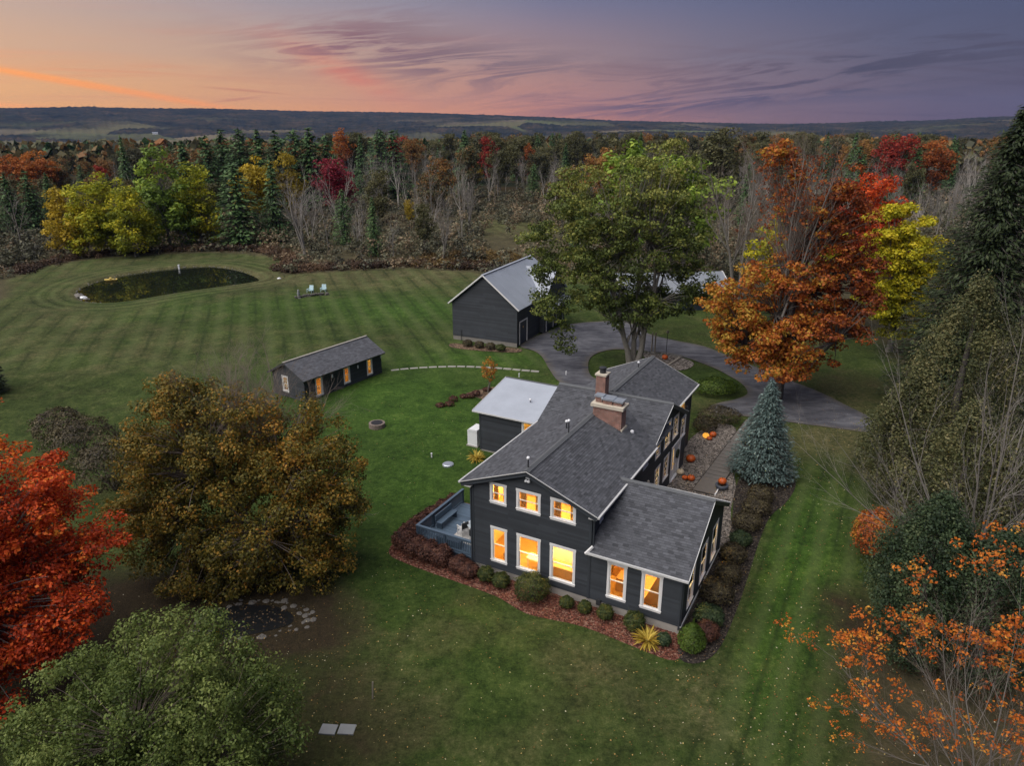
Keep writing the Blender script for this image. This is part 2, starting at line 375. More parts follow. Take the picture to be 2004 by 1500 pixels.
# ------------------------------------------------------------------ objects
def link(o, parent=None):
    COL.objects.link(o)
    if parent is not None: o.parent = parent
    return o
def tag(o, label=None, cat=None, group=None, kind=None):
    if label: o['label'] = label
    if cat: o['category'] = cat
    if group: o['group'] = group
    if kind: o['kind'] = kind
    return o
def empty(name, loc, rz=0., label=None, cat=None, group=None):
    o = bpy.data.objects.new(name, None); o.empty_display_size = .3; link(o)
    o.location = tuple(float(k) for k in loc); o.rotation_euler = (0, 0, rz); return tag(o, label, cat, group)
def np_mesh(name, V, Q, material, tint=None, smooth=False):
    V = np.ascontiguousarray(V, np.float32); Q = np.ascontiguousarray(Q, np.int32); k = Q.shape[1]
    me = bpy.data.meshes.new(name); me.vertices.add(len(V)); me.vertices.foreach_set('co', V.ravel())
    me.loops.add(Q.size); me.loops.foreach_set('vertex_index', Q.ravel())
    me.polygons.add(len(Q)); me.polygons.foreach_set('loop_start', np.arange(0, Q.size, k, dtype=np.int32))
    if smooth: me.polygons.foreach_set('use_smooth', np.ones(len(Q), bool))
    me.update(calc_edges=True)
    if tint is not None:
        a = me.attributes.new('tint', 'FLOAT', 'FACE'); a.data.foreach_set('value', np.ascontiguousarray(tint, np.float32))
    if material: me.materials.append(MATS[material])
    return me
def ob(name, me, parent=None, loc=None, kind=None):
    o = bpy.data.objects.new(name, me); link(o, parent)
    if loc is not None: o.location = tuple(float(k) for k in loc)
    if kind: o['kind'] = kind
    return o
class MB:
    """collects polygons for one mesh"""
    def __init__(s): s.v = []; s.f = []; s.t = []
    def poly(s, pts, tint=.5):
        i = len(s.v); s.v += [tuple(float(c) for c in p) for p in pts]; s.f.append(tuple(range(i, i+len(pts)))); s.t.append(tint)
    def hexa(s, P, tint=.5):
        """8 corners: bottom 4 counter-clockwise, top 4"""
        i = len(s.v); s.v += [tuple(float(c) for c in p) for p in P]
        for q in ((3, 2, 1, 0), (4, 5, 6, 7), (0, 1, 5, 4), (1, 2, 6, 5), (2, 3, 7, 6), (3, 0, 4, 7)):
            s.f.append(tuple(i+k for k in q)); s.t.append(tint)
        return s
    def box(s, x0, x1, y0, y1, z0, z1, tint=.5):
        return s.hexa([(x0, y0, z0), (x1, y0, z0), (x1, y1, z0), (x0, y1, z0), (x0, y0, z1), (x1, y0, z1), (x1, y1, z1), (x0, y1, z1)], tint)
    def bar(s, a, b, w, h, up=(0, 0, 1), tint=.5):
        a = Vector(a); b = Vector(b); d = (b-a).normalized(); u = Vector(up); sd = d.cross(u)
        if sd.length < 1e-4: sd = d.cross(Vector((1, 0, 0)))
        sd.normalize(); u = sd.cross(d).normalized(); sd *= w/2; u *= h/2
        return s.hexa([a-sd-u, b-sd-u, b+sd-u, a+sd-u, a-sd+u, b-sd+u, b+sd+u, a+sd+u], tint)
    def lathe(s, prof, n=16, cx=0., cy=0., tint=.5, lobes=0, depth=0.):
        i0 = len(s.v); m = len(prof)
        for r, z in prof:
            for k in range(n):
                a = 2*math.pi*k/n; rr = r*(1-depth*(abs(math.cos(lobes*a/2))**3)) if lobes else r
                s.v.append((cx+rr*math.cos(a), cy+rr*math.sin(a), z))
        for j in range(m-1):
            for k in range(n):
                s.f.append((i0+j*n+k, i0+j*n+(k+1) % n, i0+(j+1)*n+(k+1) % n, i0+(j+1)*n+k)); s.t.append(tint)
        s.f.append(tuple(i0+k for k in range(n))[::-1]); s.t.append(tint)
        s.f.append(tuple(i0+(m-1)*n+k for k in range(n))); s.t.append(tint)
        return s
    def mesh(s, name, material, smooth=False):
        me = bpy.data.meshes.new(name); me.from_pydata(s.v, [], s.f); me.update()
        a = me.attributes.new('tint', 'FLOAT', 'FACE'); a.data.foreach_set('value', np.array(s.t, np.float32))
        if smooth: me.polygons.foreach_set('use_smooth', np.ones(len(s.f), bool))
        me.materials.append(MATS[material]); return me
    def build(s, name, material, parent=None, loc=None, smooth=False, kind=None):
        return ob(name, s.mesh(name, material, smooth), parent, loc, kind)
def copy_tree(o, parent=None):
    c = o.copy(); COL.objects.link(c); c.parent = parent
    for ch in o.children: copy_tree(ch, c)
    return c
def flat_sheet(name, poly, material, z=.004, follow=True, label=None, edge=None, step=None):
    """a polygon laid on the ground as a thin sheet that follows it"""
    P = np.asarray(poly)[:, :2]
    lo, hi = P.min(0), P.max(0); st = step or max(.4, float((hi-lo).max())/60)
    xs = np.arange(lo[0], hi[0]+st, st); ys = np.arange(lo[1], hi[1]+st, st)
    tri = tessellate_polygon([[Vector((p[0], p[1], 0)) for p in P]])
    V = [(p[0], p[1], gz(p[0], p[1])+z) for p in P]
    import bmesh
    bm = bmesh.new(); vv = [bm.verts.new(v) for v in V]
    for t in tri:
        try: bm.faces.new([vv[i] for i in t])
        except ValueError: pass
    for axis, vals in ((0, xs), (1, ys)):
        for c in vals[1:-1]:
            co = [0, 0, 0]; co[axis] = c; no = [0, 0, 0]; no[axis] = 1
            bmesh.ops.bisect_plane(bm, geom=bm.verts[:]+bm.edges[:]+bm.faces[:], plane_co=co, plane_no=no)
    for v in bm.verts: v.co.z = gz(v.co.x, v.co.y)+z
    bmesh.ops.recalc_face_normals(bm, faces=bm.faces[:])
    if bm.faces and sum(f.normal.z for f in bm.faces) < 0: bmesh.ops.reverse_faces(bm, faces=bm.faces[:])
    me = bpy.data.meshes.new(name); bm.to_mesh(me); bm.free()
    if edge:
        co = np.zeros(len(me.vertices)*3, np.float32); me.vertices.foreach_get('co', co); co = co.reshape(-1, 3)
        dd = inside_dist(co[:, 0], co[:, 1], P); a = me.attributes.new('edge', 'FLOAT', 'POINT'); a.data.foreach_set('value', np.clip(1-dd/edge, 0, 1).astype(np.float32))
    me.materials.append(MATS[material]); o = ob(name, me); o['kind'] = 'structure'; return o
# ------------------------------------------------------------------ setting: terrain, lawn, pond, drive, beds
rng = np.random.default_rng(11)
def A(pts, z=None): return np.array([at(x, y, z)[:2] for x, y in pts])
POND = smooth_poly(A([(150, 573), (163, 559), (200, 545), (260, 532), (330, 523), (400, 518), (450, 523), (490, 534), (506, 545), (480, 552), (430, 559), (370, 567), (300, 578), (240, 587), (200, 588), (168, 584)]), 4)
LAWN = A([(-260, 700), (-60, 610), (22, 580), (18, 548), (100, 520), (200, 506), (330, 498), (400, 495), (480, 497), (530, 504), (556, 518), (548, 540), (620, 535), (700, 530), (800, 526), (900, 531), (980, 540), (1100, 548), (1250, 575), (1420, 600), (1560, 610), (1690, 640), (1760, 720), (1730, 800), (1735, 900), (1720, 1000), (1715, 1150), (1730, 1300), (1690, 1450), (1600, 1700), (-500, 1700), (-500, 1000)])
x0, x1, y0, y1, st = -92., 84., 10., 205., .65
gx = np.arange(x0, x1, st); gy = np.arange(y0, y1, st); X, Y = np.meshgrid(gx, gy)
dl = inside_dist(X, Y, LAWN); dp = inside_dist(X, Y, POND)
def lumps(X, Y, k, seed):
    r = np.random.default_rng(seed); o = np.zeros_like(X)
    for i in range(7):
        a = r.uniform(0, 6.28); f = k*r.uniform(.6, 2.2); o += np.sin((X*math.cos(a)+Y*math.sin(a))*f+r.uniform(0, 6.28))/(1+f*.5)
    return o/3
Z = near_h(X, Y) + lumps(X, Y, .12, 3)*.07*sstep(40, 80, Y)
Z = Z + np.where(dl < 0, lumps(X, Y, .5, 5)*.12*np.clip(-dl/3, 0, 1), 0)
bank = sstep(-1.6, 2.2, dp); Z = Z - 1.3*bank
V = np.stack([X.ravel(), Y.ravel(), Z.ravel()], 1); ny, nx = X.shape
I = np.arange(ny*nx).reshape(ny, nx); Q = np.stack([I[:-1, :-1], I[:-1, 1:], I[1:, 1:], I[1:, :-1]], -1).reshape(-1, 4)
lawn_me = np_mesh('lawn', V, Q, 'lawn_and_soil', smooth=True)
def spot(px, py, rx, ry, rot=0.):
    c = at(px, py); a = math.radians(rot); dx, dy = X-c[0], Y-c[1]
    p = (dx*math.cos(a)+dy*math.sin(a))/rx; q = (-dx*math.sin(a)+dy*math.cos(a))/ry
    return np.exp(-(p*p+q*q))
dry = .30 + .30*sstep(80, 120, Y)*(X < 10) + .40*spot(650, 545, 30, 7, 8) + .25*spot(200, 680, 25, 8) + .30*spot(120, 620, 14, 10)
dry += .22*spot(1180, 1330, 8, 3, -28) + .25*spot(900, 1240, 6, 2, -25) + .16*spot(1000, 1420, 8, 3) + .4*spot(730, 1400, 4, 5) + .45*spot(1690, 900, 3, 10) + .5*spot(1440, 1220, 1.3, 9, -28) + .3*spot(1600, 800, 8, 6) + .35*spot(640, 1150, 2.5, 3) + .35*spot(1590, 870, 5, 3)
dry += .25*spot(780, 1110, 1.5, 3) + .15*spot(1400, 1400, 5, 4) - .03*sstep(44, 30, Y) + 1.1*np.exp(-((dp+.15)/.75)**2)
lush = .9*spot(830, 860, 11, 14) + .7*spot(700, 760, 14, 8) + .8*spot(960, 700, 9, 3) + .9*spot(1570, 1040, 2.4, 7, -28) + .5*spot(800, 1040, 4, 7) + .55*spot(650, 600, 26, 9) + .5*spot(850, 610, 12, 8) + .4*spot(1480, 1280, 3, 8, -28) + .35*spot(1380, 740, 7, 4) + .12*spot(1050, 1330, 12, 5, -28) + .4*spot(1550, 1250, 3, 9, -28) + .3*spot(860, 1350, 4, 6)
dry = dry - .45*np.clip(lush, 0, 1)
litter = .95*spot(330, 1190, 8, 4, -10) + .5*spot(520, 1180, 5, 3) + .7*spot(80, 1330, 7, 5) + .45*spot(560, 1240, 3.5, 1.8, 10) + .35*spot(650, 1330, 2.5, 3) + .75*spot(1850, 1380, 7, 5) + .5*spot(1640, 745, 7, 6) + .4*spot(1760, 1100, 3, 8) + .5*spot(700, 1460, 5, 3) + .55*spot(1660, 1200, 2, 3) + .5*spot(1420, 800, 4, 2)
clr_ = np.clip(1.3*spot(985, 442, 9, 14), 0, 1); wild = sstep(-1.0, 1.5, -dl)*(1-clr_); dry = dry + 1.1*clr_
dist_p = -dp
ringm = sstep(8.5, 6.5, dist_p)*sstep(.2, 1.2, dist_p)
lawnA = sstep(66, 72, Y)*sstep(14, 4, X)*(1-ringm)*sstep(6.5, 9, dist_p)
lawnB = ((X-HO[0])*UX[0]+(Y-HO[1])*UX[1])
rightm = sstep(13.8, 14.6, lawnB)*sstep(26, 20, lawnB)*sstep(52, 46, Y)
frontm = sstep(-1.5, -2.5, (X-HO[0])*VX[0]+(Y-HO[1])*VX[1])*sstep(-2, 2, X)*(1-rightm)*.5
phase = np.where(lawnA > 0, (X*.947+Y*.322)/2.9, np.where(ringm > 0, dist_p/1.75, np.where(rightm > 0, lawnB/1.75, ((X-HO[0])*VX[0]+(Y-HO[1])*VX[1])/2.2)))
amp = np.maximum(np.maximum(lawnA*.95, ringm*1.25), np.maximum(rightm*1.0, frontm*.45))
for nm, arr in (('dry', dry), ('litter', litter), ('wild', wild), ('stripe', amp), ('phase', phase), ('lush', np.clip(lush, 0, 1))):
    a = lawn_me.attributes.new(nm, 'FLOAT', 'POINT'); a.data.foreach_set('value', np.ascontiguousarray(arr.ravel(), np.float32))
ob('lawn', lawn_me, kind='structure')

# far terrain: falls into the valley and rises to the ridge
RIDGE = [(-400, 222), (0, 213), (100, 212), (170, 211), (260, 214), (400, 214), (600, 219), (800, 221), (1000, 227), (1100, 231), (1200, 236), (1400, 240), (1540, 242), (1650, 240), (1700, 237), (1800, 236), (1900, 231), (2004, 227), (2300, 230)]
ra = np.degrees(np.arctan((np.array([p[0] for p in RIDGE])-1002)/1502)); re = np.array([(238-p[1])/1502 for p in RIDGE])*np.cos(np.radians(ra))
azs = np.concatenate([np.arange(-180, -44, 4.), np.arange(-44, 44, .13), np.arange(44, 180, 4.)])
rs = np.concatenate([np.linspace(6, 360, 26), np.geomspace(385, 7000, 110)])
AZ, RR = np.meshgrid(np.radians(azs), rs); TX, TY = RR*np.sin(AZ), RR*np.cos(AZ)
elv = np.interp(np.degrees(AZ), ra, re, left=re[0], right=re[-1])
west = sstep(14, -22, np.degrees(AZ))
base = near_h(TX, TY)*sstep(420, 380, RR)
deep = -(48+45*west)*sstep(380, 2300, RR)
r_ridge = 6200.
crest = CAM_H + r_ridge*elv
up = sstep(2700, r_ridge, RR)
TZ = base + deep*(1-up) + up*crest + (-60)*sstep(6250, 7000, RR)
roll = lumps(TX, TY, .0022, 8)*16 + lumps(TX, TY, .006, 9)*6
TZ += roll*sstep(1200, 2600, RR)*(1-.92*sstep(4300, 6000, RR))
TZ += rng.normal(0, 1, TZ.shape)*np.clip(RR/1500, 0, 2.2)*sstep(500, 900, RR)
inr = (TX > x0+4) & (TX < x1-4) & (TY > y0+4) & (TY < y1-4)
TZ = np.where(inr, TZ-4.0, TZ-.18*sstep(420, 380, RR))
ny, nx = TX.shape; I = np.arange(ny*nx).reshape(ny, nx); I = np.concatenate([I, I[:, :1]], 1)
Q = np.stack([I[:-1, :-1], I[1:, :-1], I[1:, 1:], I[:-1, 1:]], -1).reshape(-1, 4)[:, ::-1]
terr = np_mesh('ground', np.stack([TX.ravel(), TY.ravel(), TZ.ravel()], 1), Q, 'valley_and_hills', smooth=True)
a = terr.attributes.new('fields', 'FLOAT', 'POINT'); a.data.foreach_set('value', (sstep(1300, 1900, RR)*sstep(5200, 4300, RR)).ravel().astype(np.float32))
ob('ground', terr, kind='structure')
def terrain_z(x, y):
    r = math.hypot(x, y); e = np.interp(math.degrees(math.atan2(x, y)), ra, re); w = float(sstep(14, -22, math.degrees(math.atan2(x, y))))
    b = near_h(x, y)*sstep(420, 380, r); u = sstep(2700, r_ridge, r)
    rl = (lumps(np.array([x]), np.array([y]), .0022, 8)*16+lumps(np.array([x]), np.array([y]), .006, 9)*6)[0]
    return float(b-(48+45*w)*sstep(380, 2300, r)*(1-u)+u*(CAM_H+r_ridge*e)+rl*sstep(1200, 2600, r)*(1-.92*sstep(4300, 6000, r)))

# pond
WZ = .6-.42
wp = POND.copy(); ctr = wp.mean(0); wp = ctr+(wp-ctr)*1.06
tri = tessellate_polygon([[Vector((p[0], p[1], 0)) for p in wp]])
me = bpy.data.meshes.new('pond_water'); me.from_pydata([(p[0], p[1], WZ) for p in wp], [], [t if (Vector(wp[t[1]]-wp[t[0]]).cross(Vector(wp[t[2]]-wp[t[0]]))) > 0 else t[::-1] for t in tri]); me.update(); me.materials.append(MATS['pond_water'])
o = ob('pond_water', me, kind='structure')
# strip of bare stony bank around the water
bm_ = MB(); n = len(POND); r2 = np.random.default_rng(4)
for i in range(n):
    p, q = POND[i], POND[(i+1) % n]; d = (q-p)/np.linalg.norm(q-p); nn = np.array([d[1], -d[0]])
    for k in range(9):
        c = p+(q-p)*r2.random()+nn*r2.uniform(-.5, .75); s = r2.uniform(.04, .10)
        zz = gz(*c)-1.3*float(sstep(-1.6, 2.2, inside_dist(np.array([c[0]]), np.array([c[1]]), POND)[0]))
        bm_.box(c[0]-s, c[0]+s, c[1]-s*.8, c[1]+s*.8, zz-.05, zz+s*.6, r2.random())
tag(bm_.build('pond_bank_stones', 'stone'), 'rim of small grey stones along the pond water', 'stones', kind='stuff')

# driveway
DRIVE = [(1018, 678), (1041, 662), (1085, 644), (1120, 634), (1180, 629), (1226, 629), (1266, 652), (1318, 666), (1378, 678), (1444, 705), (1536, 741), (1609, 770), (1675, 803), (1760, 842), (1800, 862), (1790, 884), (1725, 853), (1600, 834), (1500, 821), (1440, 813), (1400, 809), (1384, 801), (1406, 789), (1440, 782), (1463, 770), (1452, 752), (1430, 738), (1400, 722), (1350, 703), (1300, 692), (1250, 687), (1213, 684), (1180, 688), (1158, 698), (1151, 714), (1156, 735), (1180, 752), (1140, 768), (1095, 748), (1075, 723), (1060, 698), (1042, 686)]
drive = flat_sheet('driveway', smooth_poly(A(DRIVE), 4), 'asphalt', .012, edge=.7, step=.6)

# beds
def bedsheet(name, pix, material, z, z0=None, n=4): return flat_sheet(name, smooth_poly(A(pix), n), material, z, step=.8)
mul = [(-5.4, 5.5), (-5.7, 1.5), (-5.3, -1.0), (-3.6, -1.5), (-.4, -1.6), (2.5, -1.7), (4.6, -2.2), (7.5, -1.75), (10.5, -1.95), (12.3, -1.9), (12.6, -.3), (11.9, .5), (11., .6), (.2, .6), (-.2, 5.6)]
flat_sheet('mulch_bed', smooth_poly(np.array([hl(*p)[:2] for p in mul]), 4), 'mulch_red', .012, step=.8)
mdk = [(12.1, -.4), (12.5, -1.7), (13.3, -1.6), (13.9, -.4), (14.05, 2), (14.0, 6), (13.9, 10), (14.0, 13), (14.6, 15.5), (14.7, 18.4), (13.6, 20.3), (12.2, 20.4), (11.2, 18.5), (11.3, 15), (12.0, 11), (12.1, 8.5), (11.6, 5)]
flat_sheet('dark_mulch_bed', smooth_poly(np.array([hl(*p)[:2] for p in mdk]), 4), 'mulch_dark', .020, step=.8)
grv = [(6.8, 8.4), (9, 7.7), (12.2, 7.7), (12.3, 9.8), (11.6, 12.6), (11.2, 16), (10.2, 19), (9.4, 23), (9.0, 26), (7.6, 26.4), (6.6, 24), (6.3, 21.2), (6.8, 17)]
flat_sheet('gravel_bed', smooth_poly(np.array([hl(*p)[:2] for p in grv]), 3), 'gravel', .014, step=.8)
bedsheet('leaf_strewn_bed', [(838, 803), (870, 785), (920, 768), (965, 758), (985, 765), (960, 795), (900, 805), (860, 808)], 'leaf_bed', .012)
flat_sheet('shed_border', A([(640, 778), (752, 736), (764, 738), (762, 745), (700, 768), (650, 790)]), 'leaf_bed', .012, step=.8)
bedsheet('barn_border', [(886, 672), (940, 678), (1014, 682), (1012, 690), (940, 687), (884, 680)], 'leaf_bed', .012)
bedsheet('island_stone_bed', [(1262, 690), (1300, 694), (1345, 704), (1358, 714), (1340, 724), (1312, 722), (1290, 706), (1262, 700)], 'gravel', .014)
bedsheet('stony_patch', [(575, 586), (600, 582), (642, 577), (645, 582), (610, 587), (580, 590)], 'leaf_bed', .012)
# real pebbles over the gravel beds
def pebbles(name, poly, n, lo, hi, seed, label, z=.015):
    r = np.random.default_rng(seed); P = np.asarray(poly)[:, :2]; a, b = P.min(0), P.max(0); c = r.uniform(a, b, (n*3, 2))
    c = c[inside_dist(c[:, 0], c[:, 1], P) > .05]; uu = (c[:, 0]-HO[0])*UX[0]+(c[:, 1]-HO[1])*UX[1]; vv_ = (c[:, 0]-HO[0])*VX[0]+(c[:, 1]-HO[1])*VX[1]; wl_ = 8.62+(vv_-14)*.6/14; c = c[~((vv_ > 13.8) & (uu > wl_) & (uu < wl_+1.72))][:n]; m = len(c); s = r.uniform(lo, hi, (m, 1)); rot = r.uniform(0, 6.28, m)
    ca, sa = np.cos(rot), np.sin(rot); zz = near_h(c[:, 0], c[:, 1])+z
    ring = np.array([(-1, -.6, 0), (.9, -.75, 0), (1, .7, 0), (-.8, .8, 0), (-.5, -.35, 1), (.5, -.4, .9), (.55, .35, 1.05), (-.45, .4, .95)])
    V = np.zeros((m, 8, 3)); rr = ring[None]*s[:, :, None]*r.uniform(.75, 1.25, (m, 8, 1))
    V[..., 0] = rr[..., 0]*ca[:, None]-rr[..., 1]*sa[:, None]+c[:, :1]; V[..., 1] = rr[..., 0]*sa[:, None]+rr[..., 1]*ca[:, None]+c[:, 1:]; V[..., 2] = rr[..., 2]*.7+zz[:, None]-.01
    q = np.array([(4, 5, 6, 7), (0, 1, 5, 4), (1, 2, 6, 5), (2, 3, 7, 6), (3, 0, 4, 7)]); Q = (q[None]+8*np.arange(m)[:, None, None]).reshape(-1, 4)
    o = ob(name, np_mesh(name, V.reshape(-1, 3), Q, 'pebble', np.repeat(r.random(m), 5))); return tag(o, label, 'stones', kind='stuff')
mat('pebble', (.155, .132, .112), .85, .2, 3., tint=.75, spec=.3)
mat('chip_red', (.135, .05, .034), .9, .3, 4., tint=.8, spec=.15)
mat('chip_dark', (.05, .04, .032), .9, .3, 4., tint=.9, spec=.15)
gpoly = smooth_poly(np.array([hl(*p)[:2] for p in grv]), 3)
pebbles('river_stones', gpoly, 9000, .03, .085, 6, 'grey and tan river stones covering the bed by the entrance')
# ------------------------------------------------------------------ buildings
class Wall:
    def __init__(s, o, d): s.o = np.array(o, float); s.d = np.array(d, float); s.n = np.array([s.d[1], -s.d[0]])
    def pt(s, a, z, o=0.): p = s.o+s.d*a+s.n*o; return (p[0], p[1], z)
    def box(s, mb, a0, a1, z0, z1, o0, o1, tint=.5):
        mb.hexa([s.pt(a0, z0, o1), s.pt(a1, z0, o1), s.pt(a1, z0, o0), s.pt(a0, z0, o0), s.pt(a0, z1, o1), s.pt(a1, z1, o1), s.pt(a1, z1, o0), s.pt(a0, z1, o0)], tint)
def siding(parent, W, z0, prof, openings=(), exp=.125, material='siding', seed=1, name='wall_siding'):
    """lapped clapboards, course by course, cut around the openings"""
    r = random.Random(seed); mb = MB(); ss = np.array([p[0] for p in prof]); zs = np.array([p[1] for p in prof])
    zmax = zs.max(); k = 0
    while z0+k*exp < zmax:
        za = z0+k*exp; zb = min(za+exp, zmax); zm = (za+zb)/2; k += 1
        fine = np.linspace(ss[0], ss[-1], 241); ok = np.interp(fine, ss, zs) >= zm
        if not ok.any(): break
        idx = np.where(ok)[0]; runs = np.split(idx, np.where(np.diff(idx) > 1)[0]+1); iv = [(fine[q[0]], fine[q[-1]]) for q in runs if len(q) > 1]
        for (a, b, c, d) in openings:
            if c < zm < d:
                nv = []
                for (p, q) in iv:
                    if b <= p or a >= q: nv.append((p, q)); continue
                    if p < a: nv.append((p, a))
                    if b < q: nv.append((b, q))
                iv = nv
        for (p, q) in iv:
            cuts = [p]
            while q-cuts[-1] > 4.6: cuts.append(cuts[-1]+r.uniform(2.2, 4.2))
            cuts.append(q)
            for c0, c1 in zip(cuts, cuts[1:]):
                t = r.random()
                mb.poly([W.pt(c0, za, .030), W.pt(c1, za, .030), W.pt(c1, zb+.004, .010), W.pt(c0, zb+.004, .010)], t)
                mb.poly([W.pt(c0, za, .006), W.pt(c1, za, .006), W.pt(c1, za, .030), W.pt(c0, za, .030)], t)
                mb.poly([W.pt(c0, za, -.02), W.pt(c0, zb, -.02), W.pt(c1, zb, -.02), W.pt(c1, za, -.02)], t)
    return mb.build(name, material, parent, kind='stuff')
def window(parent, W, a0, a1, z0, z1, trim=.13, rows=2, label=None, name='window', cols=1, sill=True):
    """double-hung window: casing > sash, panes"""
    mb = MB()
    W.box(mb, a0, a0+trim, z0, z1, -.09, .042); W.box(mb, a1-trim, a1, z0, z1, -.09, .042)
    W.box(mb, a0-.02, a1+.02, z1-trim, z1+.01, -.09, .048)
    W.box(mb, a0+trim, a1-trim, z0, z0+trim*.8, -.09, .040)
    if sill: W.box(mb, a0-.03, a1+.03, z0+trim*.8, z0+trim*.8+.045, -.08, .075)
    cas = mb.build(name, 'white_trim', parent)
    if label: cas['label'] = label
    b0, b1, c0, c1 = a0+trim, a1-trim, z0+trim*.8+.045, z1-trim; zm = (c0+c1)/2; sw = .05
    for k, (p, q, off) in enumerate(((c0, zm+.02, -.030), (zm-.02, c1, .010))[:rows]):
        if rows == 1: p, q = c0, c1
        sb = MB(); W.box(sb, b0, b0+sw, p, q, off-.03, off); W.box(sb, b1-sw, b1, p, q, off-.03, off)
        W.box(sb, b0+sw, b1-sw, p, p+sw, off-.03, off); W.box(sb, b0+sw, b1-sw, q-sw, q, off-.03, off)
        for c in range(1, cols): x = b0+(b1-b0)*c/cols; W.box(sb, x-.012, x+.012, p+sw, q-sw, off-.02, off-.002)
        if rows == 2 and cols > 1: W.box(sb, b0+sw, b1-sw, (p+q)/2-.012, (p+q)/2+.012, off-.022, off-.003)
        sb.build('sash', 'white_trim', cas)
        gb = MB(); W.box(gb, b0+sw-.004, b1-sw+.004, p+sw-.004, q-sw+.004, off-.018, off-.012); gb.build('pane', 'window_glass', cas)
    return cas
def opening(a0, a1, z0, z1, t=.06): return (a0+t, a1-t, z0+t, z1-t)
def slope(parent, e0, e1, r0, material='shingle', tabs=True, thick=.13, seed=1, name='roof', deck='corner_board', seams=0):
    e0, e1, r0 = (np.array(p, float) for p in (e0, e1, r0)); eu = e1-e0; Wd = np.linalg.norm(eu); eu /= Wd
    es = r0-e0; L = np.linalg.norm(es); es /= L; n = np.cross(eu, es); flip = n[2] < 0
    if flip: n = -n
    mb = MB(); c = [e0, e1, e1+es*L, e0+es*L]; bot = [p-n*thick for p in c]
    if flip: c = [c[1], c[0], c[3], c[2]]; bot = [bot[1], bot[0], bot[3], bot[2]]
    mb.hexa(bot+c); rf = mb.build(name, deck if tabs else material, parent)
    if tabs:
        r = random.Random(seed); sh = MB(); ex, tw = .145, .305; j = 0
        while j*ex < L-.02:
            y0 = j*ex; y1_ = min(y0+ex+.02, L); x = -(j % 3)*tw/3
            while x < Wd:
                xa, xb = max(x, 0)+.006, min(x+tw, Wd)-.006
                if xb-xa > .02:
                    h0 = .024+r.uniform(-.004, .006); h1 = .006; t = min(max(r.gauss(.5, .24), 0), 1)
                    p = [e0+eu*xa+es*y0+n*h0, e0+eu*xb+es*y0+n*h0, e0+eu*xb+es*y1_+n*h1, e0+eu*xa+es*y1_+n*h1]
                    q = [e0+eu*xa+es*y0+n*.001, e0+eu*xb+es*y0+n*.001]
                    if flip: sh.poly(p[::-1], t); sh.poly([p[0], p[1], q[1], q[0]], t)
                    else: sh.poly(p, t); sh.poly([q[0], q[1], p[1], p[0]], t)
                x += tw
            j += 1
        sh.build('shingles', material, rf, kind='stuff')
    if seams:
        k = 0; sp = Wd/seams
        for k in range(1, seams):
            sm = MB(); a = e0+eu*sp*k+n*.012; sm.bar(a, a+es*L, .03, .03, up=n); sm.build('seam', material, rf)
    return rf
def strip(parent, a, b, w, h, material, name, up=(0, 0, 1)):
    mb = MB(); mb.bar(a, b, w, h, up); return mb.build(name, material, parent)
def room(parent, u0, u1, v0, v1, z0, z1, open_=('front',), wall='interior_wall'):
    wl, fl = MB(), MB()
    fl.poly([(u0, v0, z0), (u1, v0, z0), (u1, v1, z0), (u0, v1, z0)]); wl.poly([(u0, v0, z1), (u0, v1, z1), (u1, v1, z1), (u1, v0, z1)])
    S = {'front': [(u0, v0, z0), (u0, v0, z1), (u1, v0, z1), (u1, v0, z0)], 'back': [(u0, v1, z0), (u1, v1, z0), (u1, v1, z1), (u0, v1, z1)],
         'left': [(u0, v0, z0), (u0, v1, z0), (u0, v1, z1), (u0, v0, z1)], 'right': [(u1, v0, z0), (u1, v0, z1), (u1, v1, z1), (u1, v1, z0)]}
    for k, q in S.items():
        if k not in open_: wl.poly(q)
    wl.build('interior_wall', wall, parent); fl.build('interior_floor', 'interior_floor', parent)
def lamp(parent, u, v, z, power, col=(1., .76, .36), name='room_lamp', rad=.12):
    ld = bpy.data.lights.new(name, 'POINT'); ld.energy = power; ld.color = col; ld.shadow_soft_size = rad
    o = bpy.data.objects.new(name, ld); link(o, parent); o.location = (u, v, z); return o
def vent(parent, u, v, z, h, cap=True, r=.04):
    mb = MB(); mb.lathe([(r, z), (r, z+h)], 8, u, v); o = mb.build('vent_pipe', 'dark_metal', parent)
    if cap: c = MB(); c.lathe([(.03, z+h-.02), (.085, z+h+.02), (.095, z+h+.09), (.05, z+h+.15)], 10, u, v); c.build('vent_cap', 'white_plastic', o, smooth=True)
    return o

house = empty('farmhouse', HO, RZ, 'charcoal clapboard farmhouse with lit windows and two brick chimneys', 'house')
Wf = Wall((0, 0), (1, 0)); Wm = Wall((7.05, 0), (0, 1)); Wr = Wall((11.95, 0), (0, 1)); Wrb = Wall((11.95, 7.9), (-1, 0)); Wl = Wall((0, 21), (0, -1))
FW = [(1.15, 2.17, 4.55, 5.84), (2.77, 4.2, 4.54, 5.84), (4.77, 6.21, 4.55, 5.84), (1.18, 2.2, .88, 3.13), (2.8, 4.23, .88, 3.13), (4.79, 6.27, .86, 3.12)]
siding(house, Wf, .46, [(0, 5.45), (3.5, 6.98), (7.05, 5.45)], [opening(*w) for w in FW], seed=2)
for w in FW: window(house, Wf, *w)
RWF = [(8.04, 9.09, .86, 3.06), (9.85, 10.94, .88, 3.08)]
siding(house, Wf, .46, [(7.05, 3.42), (11.95, 3.42)], [opening(*w) for w in RWF], seed=3)
for w in RWF: window(house, Wf, *w)
RWS = [(.92, 2.1, .80, 3.1), (3.25, 4.55, .80, 3.1), (5.6, 6.9, .78, 3.05)]
